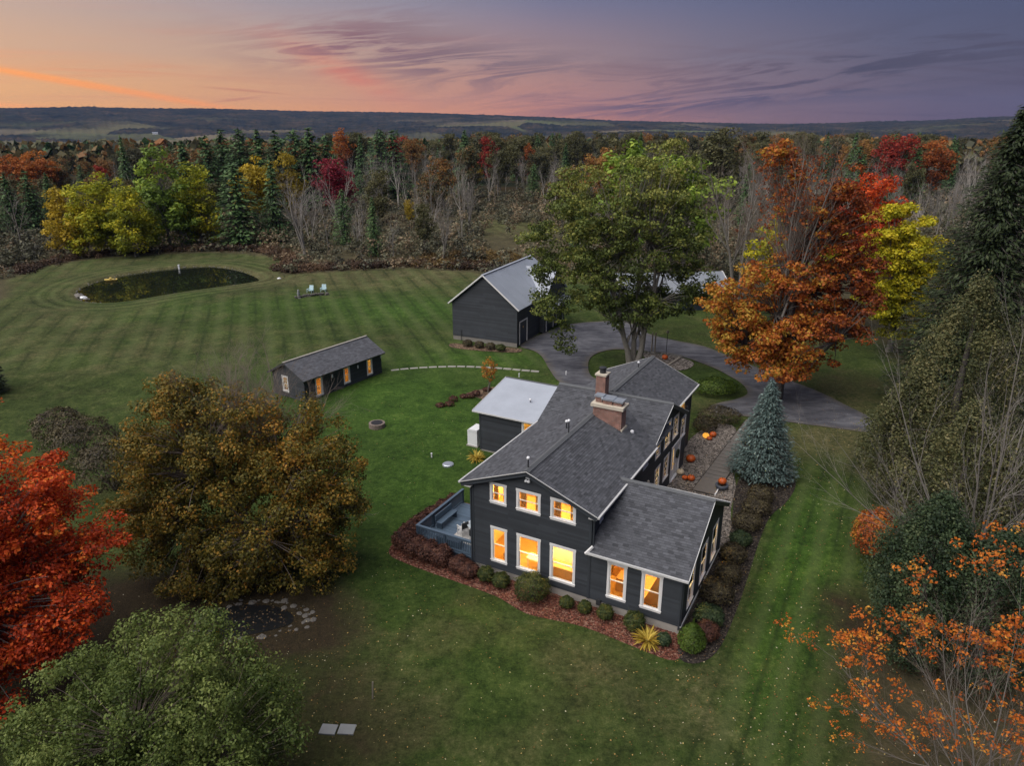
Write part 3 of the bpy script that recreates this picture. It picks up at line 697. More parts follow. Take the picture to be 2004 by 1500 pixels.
siding(house, Wr, .46, [(0, 3.45), (3.95, 5.55), (7.9, 3.45)], [opening(*w) for w in RWS], seed=4)
for w in RWS: window(house, Wr, *w)
siding(house, Wrb, .46, [(0, 3.4), (4.9, 3.4)], seed=5)
MWS = [(12.1, 13.45, 3.9, 5.75), (14.0, 15.3, 3.85, 5.55), (16.0, 17.2, 3.1, 4.75), (10.3, 11.35, 3.95, 5.3), (12.4, 13.55, 1.45, 3.25), (10.5, 11.6, 1.45, 3.25), (7.95, 8.85, 4.3, 5.1), (1.1, 2.0, 4.3, 5.15)]
DOOR = (14.15, 16.2, .62, 3.3)
siding(house, Wm, .46, [(0, 5.5), (9.2, 5.5), (12.5, 6.95), (16.3, 5.25), (17.4, 5.25)], [opening(*w) for w in MWS]+[opening(*DOOR)], seed=6)
for w in MWS: window(house, Wm, *w, cols=2 if w[0] > 10 else 1)
# entrance: white panelled door with sidelight and surround
mb = MB(); Wm.box(mb, 14.15, 14.3, .62, 3.3, -.1, .07); Wm.box(mb, 16.05, 16.2, .62, 3.3, -.1, .07); Wm.box(mb, 14.1, 16.25, 3.12, 3.34, -.1, .09); Wm.box(mb, 14.3, 16.05, .62, .72, -.1, .12)
dr = mb.build('door', 'white_trim', house); dr['label'] = 'white front door with sidelight'
mb = MB(); Wm.box(mb, 14.95, 16.04, .72, 3.12, -.06, -.01)
for (p, q) in ((.85, 1.6), (1.75, 2.4), (2.5, 3.0)):
    Wm.box(mb, 15.07, 15.45, p, q, -.01, .008); Wm.box(mb, 15.55, 15.93, p, q, -.01, .008)
mb.build('door_leaf', 'white_door', dr)
mb = MB(); Wm.box(mb, 14.31, 14.9, .72, 1.4, -.06, -.012); mb.build('side_panel', 'white_door', dr)
mb = MB(); Wm.box(mb, 14.31, 14.9, 1.42, 3.1, -.05, -.04); mb.build('sidelight', 'window_glass', dr)
mb = MB(); p = Wm.pt(15.02, 1.75, .03); mb.lathe([(.01, 1.70), (.04, 1.72), (.04, 1.78), (.01, 1.80)], 8, p[0], p[1]); mb.build('handle', 'brass', dr)
Wfr = Wall((6.4, 17.4), (0, 1)); siding(house, Wfr, .46, [(0, 5.4), (3.5, 5.4)], seed=7)
Wret = Wall((7.05, 17.4), (-1, 0)); siding(house, Wret, .46, [(0, 5.25), (.65, 5.25)], seed=8)
siding(house, Wl, .46, [(0, 5.5), (4.8, 5.25), (8.5, 6.95), (11.8, 5.5), (21, 5.5)], seed=9)
Wfb = Wall((6.4, 20.9), (-1, 0)); siding(house, Wfb, .46, [(0, 5.4), (3.2, 6.9), (6.4, 5.4)], seed=10)
# corner boards
for W, a in ((Wf, -.02), (Wf, 6.98), (Wf, 11.86), (Wr, -.02), (Wr, 7.8), (Wm, 17.32), (Wfr, 3.42), (Wm, -.02)):
    top = 5.4 if (W is not Wr and a < 7.5) or W in (Wm, Wfr) else 3.4
    if W is Wm and a > 0: top = 5.2
    mb = MB(); W.box(mb, a, a+.13, .44, top, -.02, .048); mb.build('corner_board', 'corner_board', house)
# foundation
mb = MB(); Wf.box(mb, .03, 11.92, -.35, .47, -.25, .0); Wr.box(mb, .03, 7.87, -.35, .47, -.25, .0); Wm.box(mb, 7.95, 17.35, -.1, .47, -.25, .0); Wfr.box(mb, .03, 3.47, -.1, .47, -.25, .0); Wl.box(mb, .03, 20.9, -.35, .47, -.25, .0)
mb.build('foundation', 'concrete', house)
mb = MB(); Wr.box(mb, -.05, 7.95, .43, .50, -.02, .07); mb.build('water_table', 'gutter_metal', house)
# roofs
slope(house, (-.55, -.35, 5.56), (-.55, 12.5, 5.56), (3.5, -.35, 7.12), seed=1); slope(house, (7.5, -.35, 5.56), (7.5, 12.5, 5.56), (3.5, -.35, 7.12), seed=2)
slope(house, (-.60, 9.2, 5.60), (7.4, 9.2, 5.60), (-.60, 12.5, 7.14), seed=3); slope(house, (-.60, 16.5, 5.20), (7.4, 16.5, 5.20), (-.60, 12.5, 7.14), seed=4)
slope(house, (6.75, 12.5, 5.55), (6.75, 21.3, 5.55), (3.15, 12.5, 7.16), seed=5); slope(house, (-.45, 12.5, 5.55), (-.45, 21.3, 5.55), (3.15, 12.5, 7.16), seed=6)
slope(house, (7.08, -.33, 3.44), (12.25, -.33, 3.44), (7.08, 3.95, 5.68), seed=7); slope(house, (7.08, 8.23, 3.44), (12.25, 8.23, 3.44), (7.08, 3.95, 5.68), seed=8)
def ridge(a, b, w=.36, mat_='ridge_shingle'):
    mb = MB(); a, b = np.array(a, float), np.array(b, float); d = (b-a)/np.linalg.norm(b-a); s = np.array([d[1], -d[0], 0.]); up = np.array([0, 0, 1.])
    for k in (-1, 1):
        q = [a+up*.075, b+up*.075, b+s*k*w/2-up*.02, a+s*k*w/2-up*.02]; q2 = [p-up*.05 for p in q]
        mb.hexa(q2+q if k > 0 else q2[::-1]+q[::-1])
    return mb.build('ridge_cap', mat_, house)
ridge((3.5, -.36, 7.14), (3.5, 12.3, 7.14)); ridge((-.6, 12.5, 7.16), (7.42, 12.5, 7.16), .3); ridge((3.15, 12.7, 7.18), (3.15, 21.3, 7.18)); ridge((7.1, 3.95, 5.70), (12.27, 3.95, 5.70), .30)
# gutters, drip edges, downspouts
def gutter(a, b, n='gutter'): return strip(house, a, b, .11, .10, 'gutter_metal', n)
gutter((-.60, -.37, 5.52), (-.60, 9.3, 5.52)); gutter((7.56, -.37, 5.52), (7.56, 9.0, 5.52)); gutter((7.0, -.39, 3.39), (12.27, -.39, 3.39)); gutter((6.81, 16.3, 5.5), (6.81, 21.3, 5.5)); gutter((12.27, 8.3, 3.39), (7.1, 8.3, 3.39))
for a, b in (((-.55, -.365, 5.55), (3.5, -.365, 7.12)), ((7.5, -.365, 5.55), (3.5, -.365, 7.12)), ((12.262, -.33, 3.43), (12.262, 3.95, 5.68)), ((12.262, 8.23, 3.43), (12.262, 3.95, 5.68)), ((7.412, 9.2, 5.60), (7.412, 12.5, 7.14)), ((7.412, 16.5, 5.20), (7.412, 12.5, 7.14)), ((-.55, 21.31, 5.55), (3.15, 21.31, 7.16)), ((6.75, 21.31, 5.55), (3.15, 21.31, 7.16))):
    strip(house, a, b, .03, .045, 'gutter_metal', 'drip_edge')
for a, b in (((-.5, -.33, 5.40), (3.5, -.33, 6.96)), ((7.45, -.33, 5.40), (3.5, -.33, 6.96)), ((12.22, -.3, 3.30), (12.22, 3.95, 5.53)), ((12.22, 8.2, 3.30), (12.22, 3.95, 5.53)), ((7.37, 9.3, 5.48), (7.37, 12.5, 6.98)), ((7.37, 16.4, 5.06), (7.37, 12.5, 6.98))):
    strip(house, a, b, .04, .20, 'corner_board', 'rake_board')
for a, b in (((-.50, -.2, 5.36), (.1, -.2, 5.36)), ((7.0, -.2, 5.36), (7.45, -.2, 5.36))): strip(house, a, b, .26, .05, 'gutter_metal', 'eave_return')
mb = MB(); mb.bar((7.46, -.1, 5.48), (7.18, .02, 5.05), .07, .07); mb.bar((7.18, .06, 5.1), (7.18, .06, 3.62), .08, .08); mb.bar((7.18, .06, 3.66), (7.05, -.32, 3.46), .08, .08); mb.build('downspout', 'corner_board', house)
mb = MB(); mb.bar((6.95, -.42, 3.35), (7.25, -.16, 3.72), .12, .10); mb.build('downspout_boot', 'white_trim', house)
for a in ((-.05, -.06), (11.9, -.07)):
    mb = MB(); mb.bar((a[0], a[1], 5.3 if a[0] < 1 else 3.3), (a[0], a[1], .3), .075, .075); mb.build('downspout', 'corner_board', house)
# left wing with pale low roof
WLf = Wall((-7.1, 12.6), (1, 0)); WLl = Wall((-7.1, 17.4), (0, -1))
lw = (3.55, 4.55, 1.75, 3.75)
siding(house, WLf, .75, [(0, 3.85), (7.1, 3.85)], [opening(*lw)], seed=11); window(house, WLf, *lw)
siding(house, WLl, .75, [(0, 4.82), (4.8, 3.85)], seed=12); WLb = Wall((0, 17.4), (-1, 0)); siding(house, WLb, .75, [(0, 4.8), (7.1, 4.8)], seed=13)
mb = MB(); WLf.box(mb, .03, 7.0, -.2, .76, -.2, .0); WLl.box(mb, .05, 4.75, -.2, .76, -.2, .0); mb.build('foundation', 'concrete', house)
for W, a in ((WLf, -.02), (WLl, 4.7)):
    mb = MB(); W.box(mb, a, a+.12, .7, 3.8, -.02, .045); mb.build('corner_board', 'corner_board', house)
lr = slope(house, (-7.5, 12.25, 3.90), (-.02, 12.25, 3.90), (-7.5, 17.4, 4.93), 'membrane_roof', tabs=False, name='roof'); lr['label'] = 'pale grey low-slope membrane roof of the side wing'
strip(house, (-7.5, 12.2, 3.86), (-1.2, 12.2, 3.86), .10, .09, 'gutter_metal', 'gutter'); strip(house, (-7.52, 12.25, 3.89), (-7.52, 17.4, 4.92), .04, .07, 'gutter_metal', 'drip_edge')
strip(house, (-7.5, 17.4, 4.93), (-.1, 17.4, 4.93), .20, .03, 'ridge_shingle', 'ridge_cap')
vent(house, -3.9, 14.6, 4.42, .12)
# chimneys
mb = MB(); mb.box(3.55, 5.40, 8.40, 9.20, 6.0, 7.72); ch = mb.build('chimney', 'brick', house); ch['label'] = 'wide red brick chimney with three capped flues'
mb = MB(); mb.box(3.43, 5.52, 8.28, 9.32, 7.72, 7.92); mb.build('chimney_cap', 'cream_stone', ch)
mb = MB(); mb.box(5.403, 5.50, 8.36, 9.24, 6.28, 6.50); mb.build('flashing', 'cream_stone', ch)
for (a, b, hh, w) in ((3.62, 4.02, .30, .2), (4.12, 4.72, .22, .3), (4.80, 5.32, .18, .26)):
    f = MB(); f.box(a, b, 8.80-w, 8.80+w, 7.92, 7.92+hh); fl = f.build('flue', 'brick', ch)
    c = MB(); c.box(a-.08, b+.08, 8.80-w-.08, 8.80+w+.08, 7.92+hh+.05, 7.92+hh+.15); c.box(a+.03, b-.03, 8.82-w, 8.78+w, 7.92+hh, 7.92+hh+.05); c.build('flue_cap', 'steel_cap', fl)
mb = MB(); mb.box(2.52, 3.18, 11.3, 11.95, 6.2, 8.62); ch = mb.build('chimney', 'brick', house); ch['label'] = 'narrow tall red brick chimney with round black flue'
mb = MB(); mb.box(2.46, 3.24, 11.24, 12.01, 8.62, 8.74); mb.build('chimney_cap', 'cream_stone', ch)
mb = MB(); mb.lathe([(.2, 8.74), (.2, 9.02), (.24, 9.03), (.24, 9.12), (.12, 9.16)], 14, 2.85, 11.62); mb.build('flue_cap', 'dark_metal', ch)
for u, v, z, h in ((3.42, .05, 7.1, .55), (3.42, 5.1, 7.1, .75), (2.75, 6.3, 6.83, .4), (3.05, 18.2, 7.1, .4)): vent(house, u, v, z, h)
for u, v, z in ((5.9, 9.05, 6.2), (5.6, 15.0, 6.05)):
    mb = MB(); mb.lathe([(.12, z-.05), (.12, z+.08), (.05, z+.14)], 8, u, v); mb.build('roof_vent', 'white_plastic', house)
# flood light under the peak
mb = MB(); Wf.box(mb, 3.34, 3.60, 6.58, 6.66, .03, .09); fl = mb.build('flood_light', 'white_plastic', house)
for k in (3.36, 3.52):
    mb = MB(); p = Wf.pt(k+.03, 6.5, .14); mb.lathe([(.03, 6.56), (.075, 6.50), (.085, 6.44), (.03, 6.43)], 8, p[0], p[1]); mb.build('lamp_head', 'white_plastic', fl)
mb = MB(); Wf.box(mb, 7.55, 7.78, .30, .62, .03, .16); mb.build('meter_box', 'dark_metal', house)
mb = MB(); p = Wm.pt(9.0, 3.0, .08); mb.lathe([(.05, 2.95), (.1, 3.0), (.1, 3.2), (.04, 3.25)], 8, p[0], p[1]); mb.build('wall_lantern', 'cream_stone', house)
# lit rooms
room(house, .2, 6.85, .14, 4.8, .55, 3.35); room(house, .75, 6.4, .14, 4.8, 3.95, 5.86); room(house, 7.25, 11.8, .14, 7.7, .5, 3.3, ('front', 'right'))
room(house, 4.6, 6.9, 9.3, 17.2, .9, 3.5, ('right',)); room(house, 4.6, 6.9, 9.6, 17.2, 3.65, 5.5, ('right',)); room(house, -6.9, -.2, 12.75, 16.5, .8, 3.8)
# things indoors that show through the panes: staircase, curtains, furniture
mb = MB(); mb.hexa([(3.2, 1.9, .56), (6.7, 1.9, .56), (6.7, 2.9, .56), (3.2, 2.9, .56), (6.5, 1.9, 3.3), (6.7, 1.9, 3.3), (6.7, 2.9, 3.3), (6.5, 2.9, 3.3)]); mb.build('interior_stair', 'interior_cream', house)
mb = MB(); mb.bar((3.1, 1.8, 1.3), (6.3, 1.8, 3.8), .06, .09); mb.build('stair_rail', 'interior_wood', house)
mb = MB(); mb.box(3.0, 4.2, .7, 1.3, 1.15, 1.22); mb.box(3.05, 3.12, .75, .82, .56, 1.15); mb.box(4.08, 4.15, 1.18, 1.25, .56, 1.15); mb.build('interior_table', 'interior_cream', house)
mb = MB(); mb.box(8.1, 9.3, 1.2, 2.0, .52, 1.3); mb.hexa([(9.7, .9, .52), (11.0, .9, .52), (11.0, 1.5, .52), (9.7, 1.5, .52), (10.5, .9, 2.6), (11.0, .9, 2.6), (11.0, 1.5, 2.6), (10.5, 1.5, 2.6)]); mb.build('interior_bench', 'interior_wood', house)
for a0, a1, z0, z1 in FW[:3]:
    for s0, s1 in ((a0+.12, a0+.12+(a1-a0)*.26), (a1-.12-(a1-a0)*.20, a1-.12)):
        mb = MB()
        for k in range(5): x = s0+(s1-s0)*k/5; mb.box(x, x+(s1-s0)/5, .20+.03*(k % 2), .26+.03*(k % 2), z0+.1, z1-.08)
        mb.build('curtain', 'interior_wood' if s0 < a0+.2 else 'interior_floor', house)
mb = MB(); mb.box(1.5, 2.0, .8, 1.1, .56, 1.0); mb.build('interior_planter', 'interior_wood', house)
# lamps, pictures and furniture standing in the rooms
for u, v, z, h in ((1.75, 1.6, 2.35, .28), (5.0, 1.0, 2.62, .26), (8.6, 1.8, 2.6, .26), (2.3, 3.4, 4.9, .3), (4.9, 3.2, 4.9, .3), (10.2, 6.2, 1.7, .3)):
    mb = MB(); mb.lathe([(.17, z), (.10, z+h)], 12, u, v); mb.build('lamp_shade', 'lamp_glow', house)
for u0, u1, v0, v1, z0, z1 in ((.5, 1.2, 3.6, 4.5, .56, 2.4), (2.0, 3.0, 3.8, 4.6, .56, 1.5), (4.3, 5.9, .5, 1.2, .56, 1.35), (7.5, 8.2, 2.4, 5.0, .52, 1.3), (10.9, 11.6, 3.2, 5.2, .52, 1.25), (8.6, 9.6, 6.4, 7.4, .52, 2.3), (1.4, 2.9, 2.6, 4.4, 3.96, 4.6), (4.4, 5.8, 2.6, 4.4, 3.96, 4.6)):
    mb = MB(); mb.box(u0, u1, v0, v1, z0, z1); mb.build('interior_cabinet', 'interior_wood', house)
for u0, z0 in ((1.6, 1.8), (3.6, 2.0), (2.2, 4.9), (5.2, 5.0)):
    mb = MB(); mb.box(u0, u0+.7, 4.72, 4.78, z0, z0+.5); mb.build('interior_picture', 'interior_wood', house)
for u, v, z, p in ((1.8, 1.6, 2.6, 330), (3.6, .9, 3.0, 300), (5.4, .9, 2.9, 250), (2.0, 1.6, 5.5, 230), (4.8, 1.6, 5.5, 270), (8.6, 1.8, 2.9, 190), (10.6, 2.2, 3.0, 420), (10.4, 5.6, 3.0, 220), (5.8, 11, 3.1, 90), (5.8, 14.5, 3.1, 60), (5.8, 12, 5.2, 90), (5.8, 15.3, 5.1, 70), (-3, 14.2, 3.4, 200)):
    lamp(house, u, v, z, p)

# deck, its own platform beside the house
deck = empty('wooden_deck', HO, RZ, 'blue-grey painted wooden deck with baluster railing beside the house', 'deck')
dmb = MB(); r = random.Random(3); v = .1
while v < 5.2:
    dmb.box(-4.0, -.06, v, min(v+.135, 5.2), .54, .60, r.random()); v += .142
dmb.build('deck_boards', 'deck_paint', deck, kind='stuff')
mb = MB(); mb.box(-3.98, -.06, .12, .17, .22, .54); mb.box(-3.98, -3.93, .17, 5.18, .22, .54); mb.build('rim_joist', 'deck_dark', deck)
posts = [(-3.95, .15), (-2.0, .15), (-.12, .15), (-3.95, 1.8), (-3.95, 3.5), (-3.95, 5.15)]
for (a, b) in posts: mb = MB(); mb.box(a-.06, a+.06, b-.06, b+.06, -.1, 1.56); mb.build('post', 'deck_dark', deck)
for nm, a, b, w, h in (('top_rail', (-4.02, .15, 1.59), (-.06, .15, 1.59), .16, .05), ('top_rail', (-3.95, .10, 1.585), (-3.95, 5.22, 1.585), .16, .05), ('bottom_rail', (-3.9, .15, .74), (-.1, .15, .74), .06, .07), ('bottom_rail', (-3.95, .2, .74), (-3.95, 5.1, .74), .06, .07), ('upper_rail', (-3.9, .15, 1.49), (-.1, .15, 1.49), .05, .08), ('upper_rail', (-3.95, .2, 1.49), (-3.95, 5.1, 1.49), .05, .08)):
    strip(deck, a, b, w, h, 'deck_paint', nm)
bal = MB(); bal.box(-.02, .02, -.02, .02, .76, 1.47); bme = bal.mesh('baluster', 'deck_paint')
for k in range(31):
    x = -3.84+k*.122
    if min(abs(x-p[0]) for p in posts[:3]) > .09: ob('baluster', bme, deck, (x, .15, 0))
for k in range(40):
    y = .28+k*.122
    if min(abs(y-p[1]) for p in posts[3:]) > .09 and y < 5.1: ob('baluster', bme, deck, (-3.95, y, 0))
def thing(name, u, v, z, label, cat, rz=0., group=None):
    p = hl(u, v, z); return empty(name, p, RZ+rz, label, cat, group)
# deck furniture
t = thing('deck_bench', -3.5, 2.6, .60, 'long low blue-grey bench along the deck railing', 'bench')
mb = MB(); mb.box(-.2, .2, -.9, .9, .38, .45); mb.build('seat', 'deck_paint', t)
mb = MB(); mb.box(-.28, -.22, -.9, .9, .5, .85); mb.build('backrest', 'deck_paint', t)
for s in (-.8, .8): mb = MB(); mb.box(-.18, .18, s-.04, s+.04, 0, .38); mb.build('leg', 'deck_dark', t)
t = thing('storage_bench', -2.0, .62, .60, 'dark flat storage bench by the front railing of the deck', 'bench')
mb = MB(); mb.box(-.8, .8, -.24, .24, .05, .42); mb.build('chest', 'deck_dark', t); mb = MB(); mb.box(-.84, .84, -.27, .27, .42, .47); mb.build('lid', 'deck_dark', t)
for s in (-.7, .7): mb = MB(); mb.box(s-.05, s+.05, -.2, .2, 0, .05); mb.build('foot', 'deck_dark', t)
o = MB(); o.box(-2.35, -.2, 1.1, 3.4, .602, .612); tag(o.build('outdoor_rug', 'rug_pale', None), 'pale mottled outdoor rug on the deck boards', 'rug')
rug = bpy.context.scene.objects['outdoor_rug']; rug.location = tuple(HO); rug.rotation_euler = (0, 0, RZ)
t = thing('patio_table', -1.1, 2.3, .612, 'glass-topped patio table on the deck rug', 'table')
mb = MB(); mb.lathe([(.62, .70), (.64, .72), (.64, .735), (.60, .74)], 20); mb.build('table_top', 'glass_table', t)
for k in range(4): a = k*math.pi/2+.78; mb = MB(); mb.bar((.5*math.cos(a), .5*math.sin(a), 0), (.42*math.cos(a), .42*math.sin(a), .70), .04, .04); mb.build('leg', 'dark_metal', t)
for k, (u, v, rz, word) in enumerate(((-1.9, 1.9, 1.2, 'near the storage bench'), (-.95, 3.15, 3.5, 'behind the glass table'), (-.75, 1.45, -.3, 'with its back to the front railing'))):
    t = thing('patio_chair', u, v, .612, 'pale framed patio chair '+word+' on the deck', 'chair', rz, 'patio chairs round the glass table')
    mb = MB(); mb.box(-.24, .24, -.24, .24, .40, .45); mb.build('seat', 'patio_white', t)
    mb = MB(); mb.box(-.24, .24, -.27, -.23, .50, .92); mb.build('backrest', 'dark_metal', t)
    for a in (-1, 1):
        mb = MB(); mb.box(a*.25-.025, a*.25+.025, -.24, .24, .62, .66); mb.build('armrest', 'patio_white', t)
        for b in (-1, 1): mb = MB(); mb.box(a*.23-.02, a*.23+.02, b*.22-.02, b*.22+.02, 0, .62 if b > 0 else .92); mb.build('leg', 'patio_white', t)

# utility things around the house
t = thing('generator_cabinet', -7.95, 13.4, gz(*hl(-7.95, 13.4)[:2]), 'white standby generator cabinet beside the pale-roofed wing', 'generator')
mb = MB(); mb.box(-.42, .42, -.55, .55, .1, 1.25); mb.build('cabinet', 'white_plastic', t)
mb = MB(); mb.hexa([(-.45, -.58, 1.25), (.45, -.58, 1.25), (.45, .58, 1.25), (-.45, .58, 1.25), (-.3, -.58, 1.42), (.45, -.58, 1.42), (.45, .58, 1.42), (-.3, .58, 1.42)]); mb.build('lid', 'white_plastic', t)
mb = MB(); mb.box(-.5, .5, -.62, .62, 0, .1); mb.build('pad', 'concrete', t)

# ---- shed
sp = at(747.5, 731); SH_RZ = math.radians(56.0-90)
SL = 9.6
shed = empty('garden_shed', (sp[0], sp[1], gz(*sp[:2])), SH_RZ, 'small dark clapboard shed with grey shingle roof and lit windows', 'shed')
# local: wall facing +x runs along y from -10 (far from the corner) to 0; gable ends at y=0 and y=-10
Ws = Wall((0, -SL), (0, 1))
sw = [(1.2, 2.05, .12, 2.0), (4.6, 5.4, .30, 2.0), (7.6, 8.35, .30, 2.0)]
siding(shed, Ws, .08, [(0, 2.15), (SL, 2.15)], [opening(*w) for w in sw], seed=20)
for w in sw[1:]: window(shed, Ws, *w)
window(shed, Ws, *sw[0], label='white framed glazed door of the shed')
Wg1 = Wall((0, 0), (-1, 0)); siding(shed, Wg1, .08, [(0, 2.15), (2.1, 3.25), (4.2, 2.15)], seed=21)
Wg2 = Wall((-4.2, -SL), (1, 0)); gw = (1.3, 2.1, .5, 2.05); siding(shed, Wg2, .08, [(0, 2.15), (2.1, 3.25), (4.2, 2.15)], [opening(*gw)], seed=22); window(shed, Wg2, *gw, cols=2)
Wbk = Wall((-4.2, 0), (0, -1)); siding(shed, Wbk, .08, [(0, 2.15), (SL, 2.15)], seed=23)
slope(shed, (.35, -SL-.35, 2.12), (.35, .3, 2.12), (-2.1, -SL-.35, 3.42), 'shingle_shed', seed=24); slope(shed, (-4.55, -SL-.35, 2.12), (-4.55, .3, 2.12), (-2.1, -SL-.35, 3.42), 'shingle_shed', seed=25)
mb = MB(); mb.bar((-2.1, -SL-.36, 3.45), (-2.1, .31, 3.45), .22, .06); mb.build('ridge_cap', 'concrete', shed)
mb = MB(); mb.box(-4.15, -.03, -SL+.05, -.03, -.2, .09); mb.build('foundation', 'concrete', shed)
room(shed, -4.0, -.12, -SL+.2, -.2, .12, 2.2, ('right', 'front'))
for y, p in ((-8.2, 60), (-5.0, 40), (-2, 30)): lamp(shed, -1.6, y, 1.95, p)
for a in (3.2, 6.4):
    mb = MB(); q = Ws.pt(a, 1.6, .08); mb.lathe([(.03, 1.42), (.07, 1.46), (.07, 1.7), (.03, 1.76)], 8, q[0], q[1]); mb.build('wall_lantern', 'white_plastic', shed)
mb = MB(); q = Ws.pt(9.5, 1.8, .06); mb.lathe([(.03, 1.62), (.07, 1.66), (.07, 1.9), (.03, 1.96)], 8, q[0], q[1]); mb.build('wall_lantern', 'white_plastic', shed)

# ---- barn
bp = at(1012, 680); BRZ = math.radians(-24.5)
barn = empty('barn', (bp[0], bp[1], gz(*bp[:2])), BRZ, 'tall dark clapboard barn with pale metal roof and white-edged doors', 'barn')
BW, BL, BE, BR = 8.0, 13.0, 4.45, 7.75
Wbf = Wall((-BW, 0), (1, 0)); siding(barn, Wbf, .45, [(0, BE), (BW/2, BR-.15), (BW, BE)], seed=30, exp=.16)
Wbr = Wall((0, 0), (0, 1)); bd = (.55, 2.75, .08, 2.75); siding(barn, Wbr, .1, [(0, BE), (BL, BE)], [opening(*bd)], seed=31, exp=.16)
Wbl = Wall((-BW, BL), (0, -1)); siding(barn, Wbl, .45, [(0, BE), (BL, BE)], seed=32, exp=.16)
Wbb = Wall((0, BL), (-1, 0)); siding(barn, Wbb, .45, [(0, BE), (BW/2, BR-.15), (BW, BE)], seed=33, exp=.16)
mb = MB(); Wbf.box(mb, .02, BW-.02, -.4, .46, -.3, .0); Wbl.box(mb, .02, BL-.02, -.4, .46, -.3, .0); Wbr.box(mb, 2.8, BL-.02, -.4, .11, -.3, .0); mb.build('foundation', 'stone', barn)
def barn_door(W, a0, a1, z0, z1, label=None):
    mb = MB(); W.box(mb, a0, a0+.13, z0, z1, -.1, .06); W.box(mb, a1-.13, a1, z0, z1, -.1, .06); W.box(mb, a0, a1, z1-.13, z1+.01, -.1, .07)
    d = mb.build('door', 'white_trim', barn)
    n = 4
    for k in range(n):
        b = MB(); h = (z1-.14-z0)/n; W.box(b, a0+.13, a1-.13, z0+k*h+.01, z0+(k+1)*h-.005, -.08, -.02); b.build('door_panel', 'navy_door', d)
    b = MB(); W.box(b, (a0+a1)/2-.09, (a0+a1)/2+.09, z0+1.75, z0+1.95, -.02, .02); b.build('door_emblem', 'brass', d)
    return d
barn_door(Wbr, *bd)
ov = .35
for e0, e1, r0, sd_ in (((ov, -ov, BE-.22), (ov, BL+ov, BE-.22), (-BW/2, -ov, BR), 1), ((-BW-ov, -ov, BE-.22), (-BW-ov, BL+ov, BE-.22), (-BW/2, -ov, BR), 2)): slope(barn, e0, e1, r0, 'barn_roof', tabs=False, seams=8, thick=.1)
for a, b in (((ov+.01, -ov-.015, BE-.24), (-BW/2, -ov-.015, BR-.02)), ((-BW-ov-.01, -ov-.015, BE-.24), (-BW/2, -ov-.015, BR-.02))): strip(barn, a, b, .06, .14, 'white_trim', 'rake_board')
strip(barn, (-BW/2, -ov, BR+.02), (-BW/2, BL+ov, BR+.02), .3, .04, 'barn_roof', 'ridge_cap')
# cross wing of the barn facing the drive
Wx = Wall((.6, 6.4), (0, 1)); siding(barn, Wx, .1, [(0, BE-.1), (3.3, BR-.85), (6.6, BE-.1)], [opening(.5, 2.9, .08, 2.9), opening(3.7, 6.1, .08, 2.9)], seed=34, exp=.16)
Wxs = Wall((-1, 6.4), (1, 0)); siding(barn, Wxs, .1, [(0, BE), (1.6, BE-.1)], seed=35, exp=.16)
barn_door(Wx, .5, 2.9, .08, 2.9); barn_door(Wx, 3.7, 6.1, .08, 2.9)
slope(barn, (-4.0, 6.1, BE-.25), (.85, 6.1, BE-.25), (-4.0, 9.7, BR-.65), 'barn_roof', tabs=False, thick=.1); slope(barn, (-4.0, 13.3, BE-.25), (.85, 13.3, BE-.25), (-4.0, 9.7, BR-.65), 'barn_roof', tabs=False, thick=.1)
mb = MB(); mb.hexa([(.6, 6.4, 3.25), (1.6, 6.4, 3.0), (1.6, 13.0, 3.0), (.6, 13.0, 3.25), (.6, 6.4, 3.33), (1.6, 6.4, 3.08), (1.6, 13.0, 3.08), (.6, 13.0, 3.33)]); mb.build('door_canopy', 'barn_roof', barn)
strip(barn, (1.62, 6.4, 3.03), (1.62, 13.0, 3.03), .05, .12, 'white_trim', 'fascia')
mb = MB(); mb.bar((-6.9, -.12, 0.), (-6.9, -.12, 1.2), .05, .05); mb.build('hydrant_pipe', 'dark_metal', barn)

# ---- long outbuilding behind the maples
gp = at(1205, 640); g2 = at(1470, 640)
garage = empty('long_outbuilding', (gp[0]+2, gp[1]+7, .2), math.radians(6), 'long low dark outbuilding with pale metal roof beyond the drive', 'outbuilding')
GL = 14.
for W, L_, pr, s in ((Wall((0, 0), (1, 0)), GL, [(0, 3), (GL, 3)], 40), (Wall((GL, 0), (0, 1)), 8, [(0, 3), (4, 4.6), (8, 3)], 41), (Wall((GL, 8), (-1, 0)), GL, [(0, 3), (GL, 3)], 42), (Wall((0, 8), (0, -1)), 8, [(0, 3), (4, 4.6), (8, 3)], 43)):
    siding(garage, W, .05, pr, seed=s, exp=.2)
slope(garage, (-.4, -.4, 2.85), (GL+.4, -.4, 2.85), (-.4, 4, 4.75), 'dull_roof', tabs=False, seams=10, thick=.1); slope(garage, (-.4, 8.4, 2.85), (GL+.4, 8.4, 2.85), (-.4, 4, 4.75), 'barn_roof', tabs=False, thick=.1)
for a, b in (((GL+.42, -.4, 2.84), (GL+.42, 4, 4.74)), ((GL+.42, 8.4, 2.84), (GL+.42, 4, 4.74)), ((-.42, -.4, 2.84), (-.42, 4, 4.74))): strip(garage, a, b, .06, .18, 'white_trim', 'rake_board')
for k in range(3):
    mb = MB(); W = Wall((0, 0), (1, 0)); W.box(mb, 1+k*4.4, 4+k*4.4, .0, 2.4, -.05, .045); mb.build('door', 'navy_door', garage)
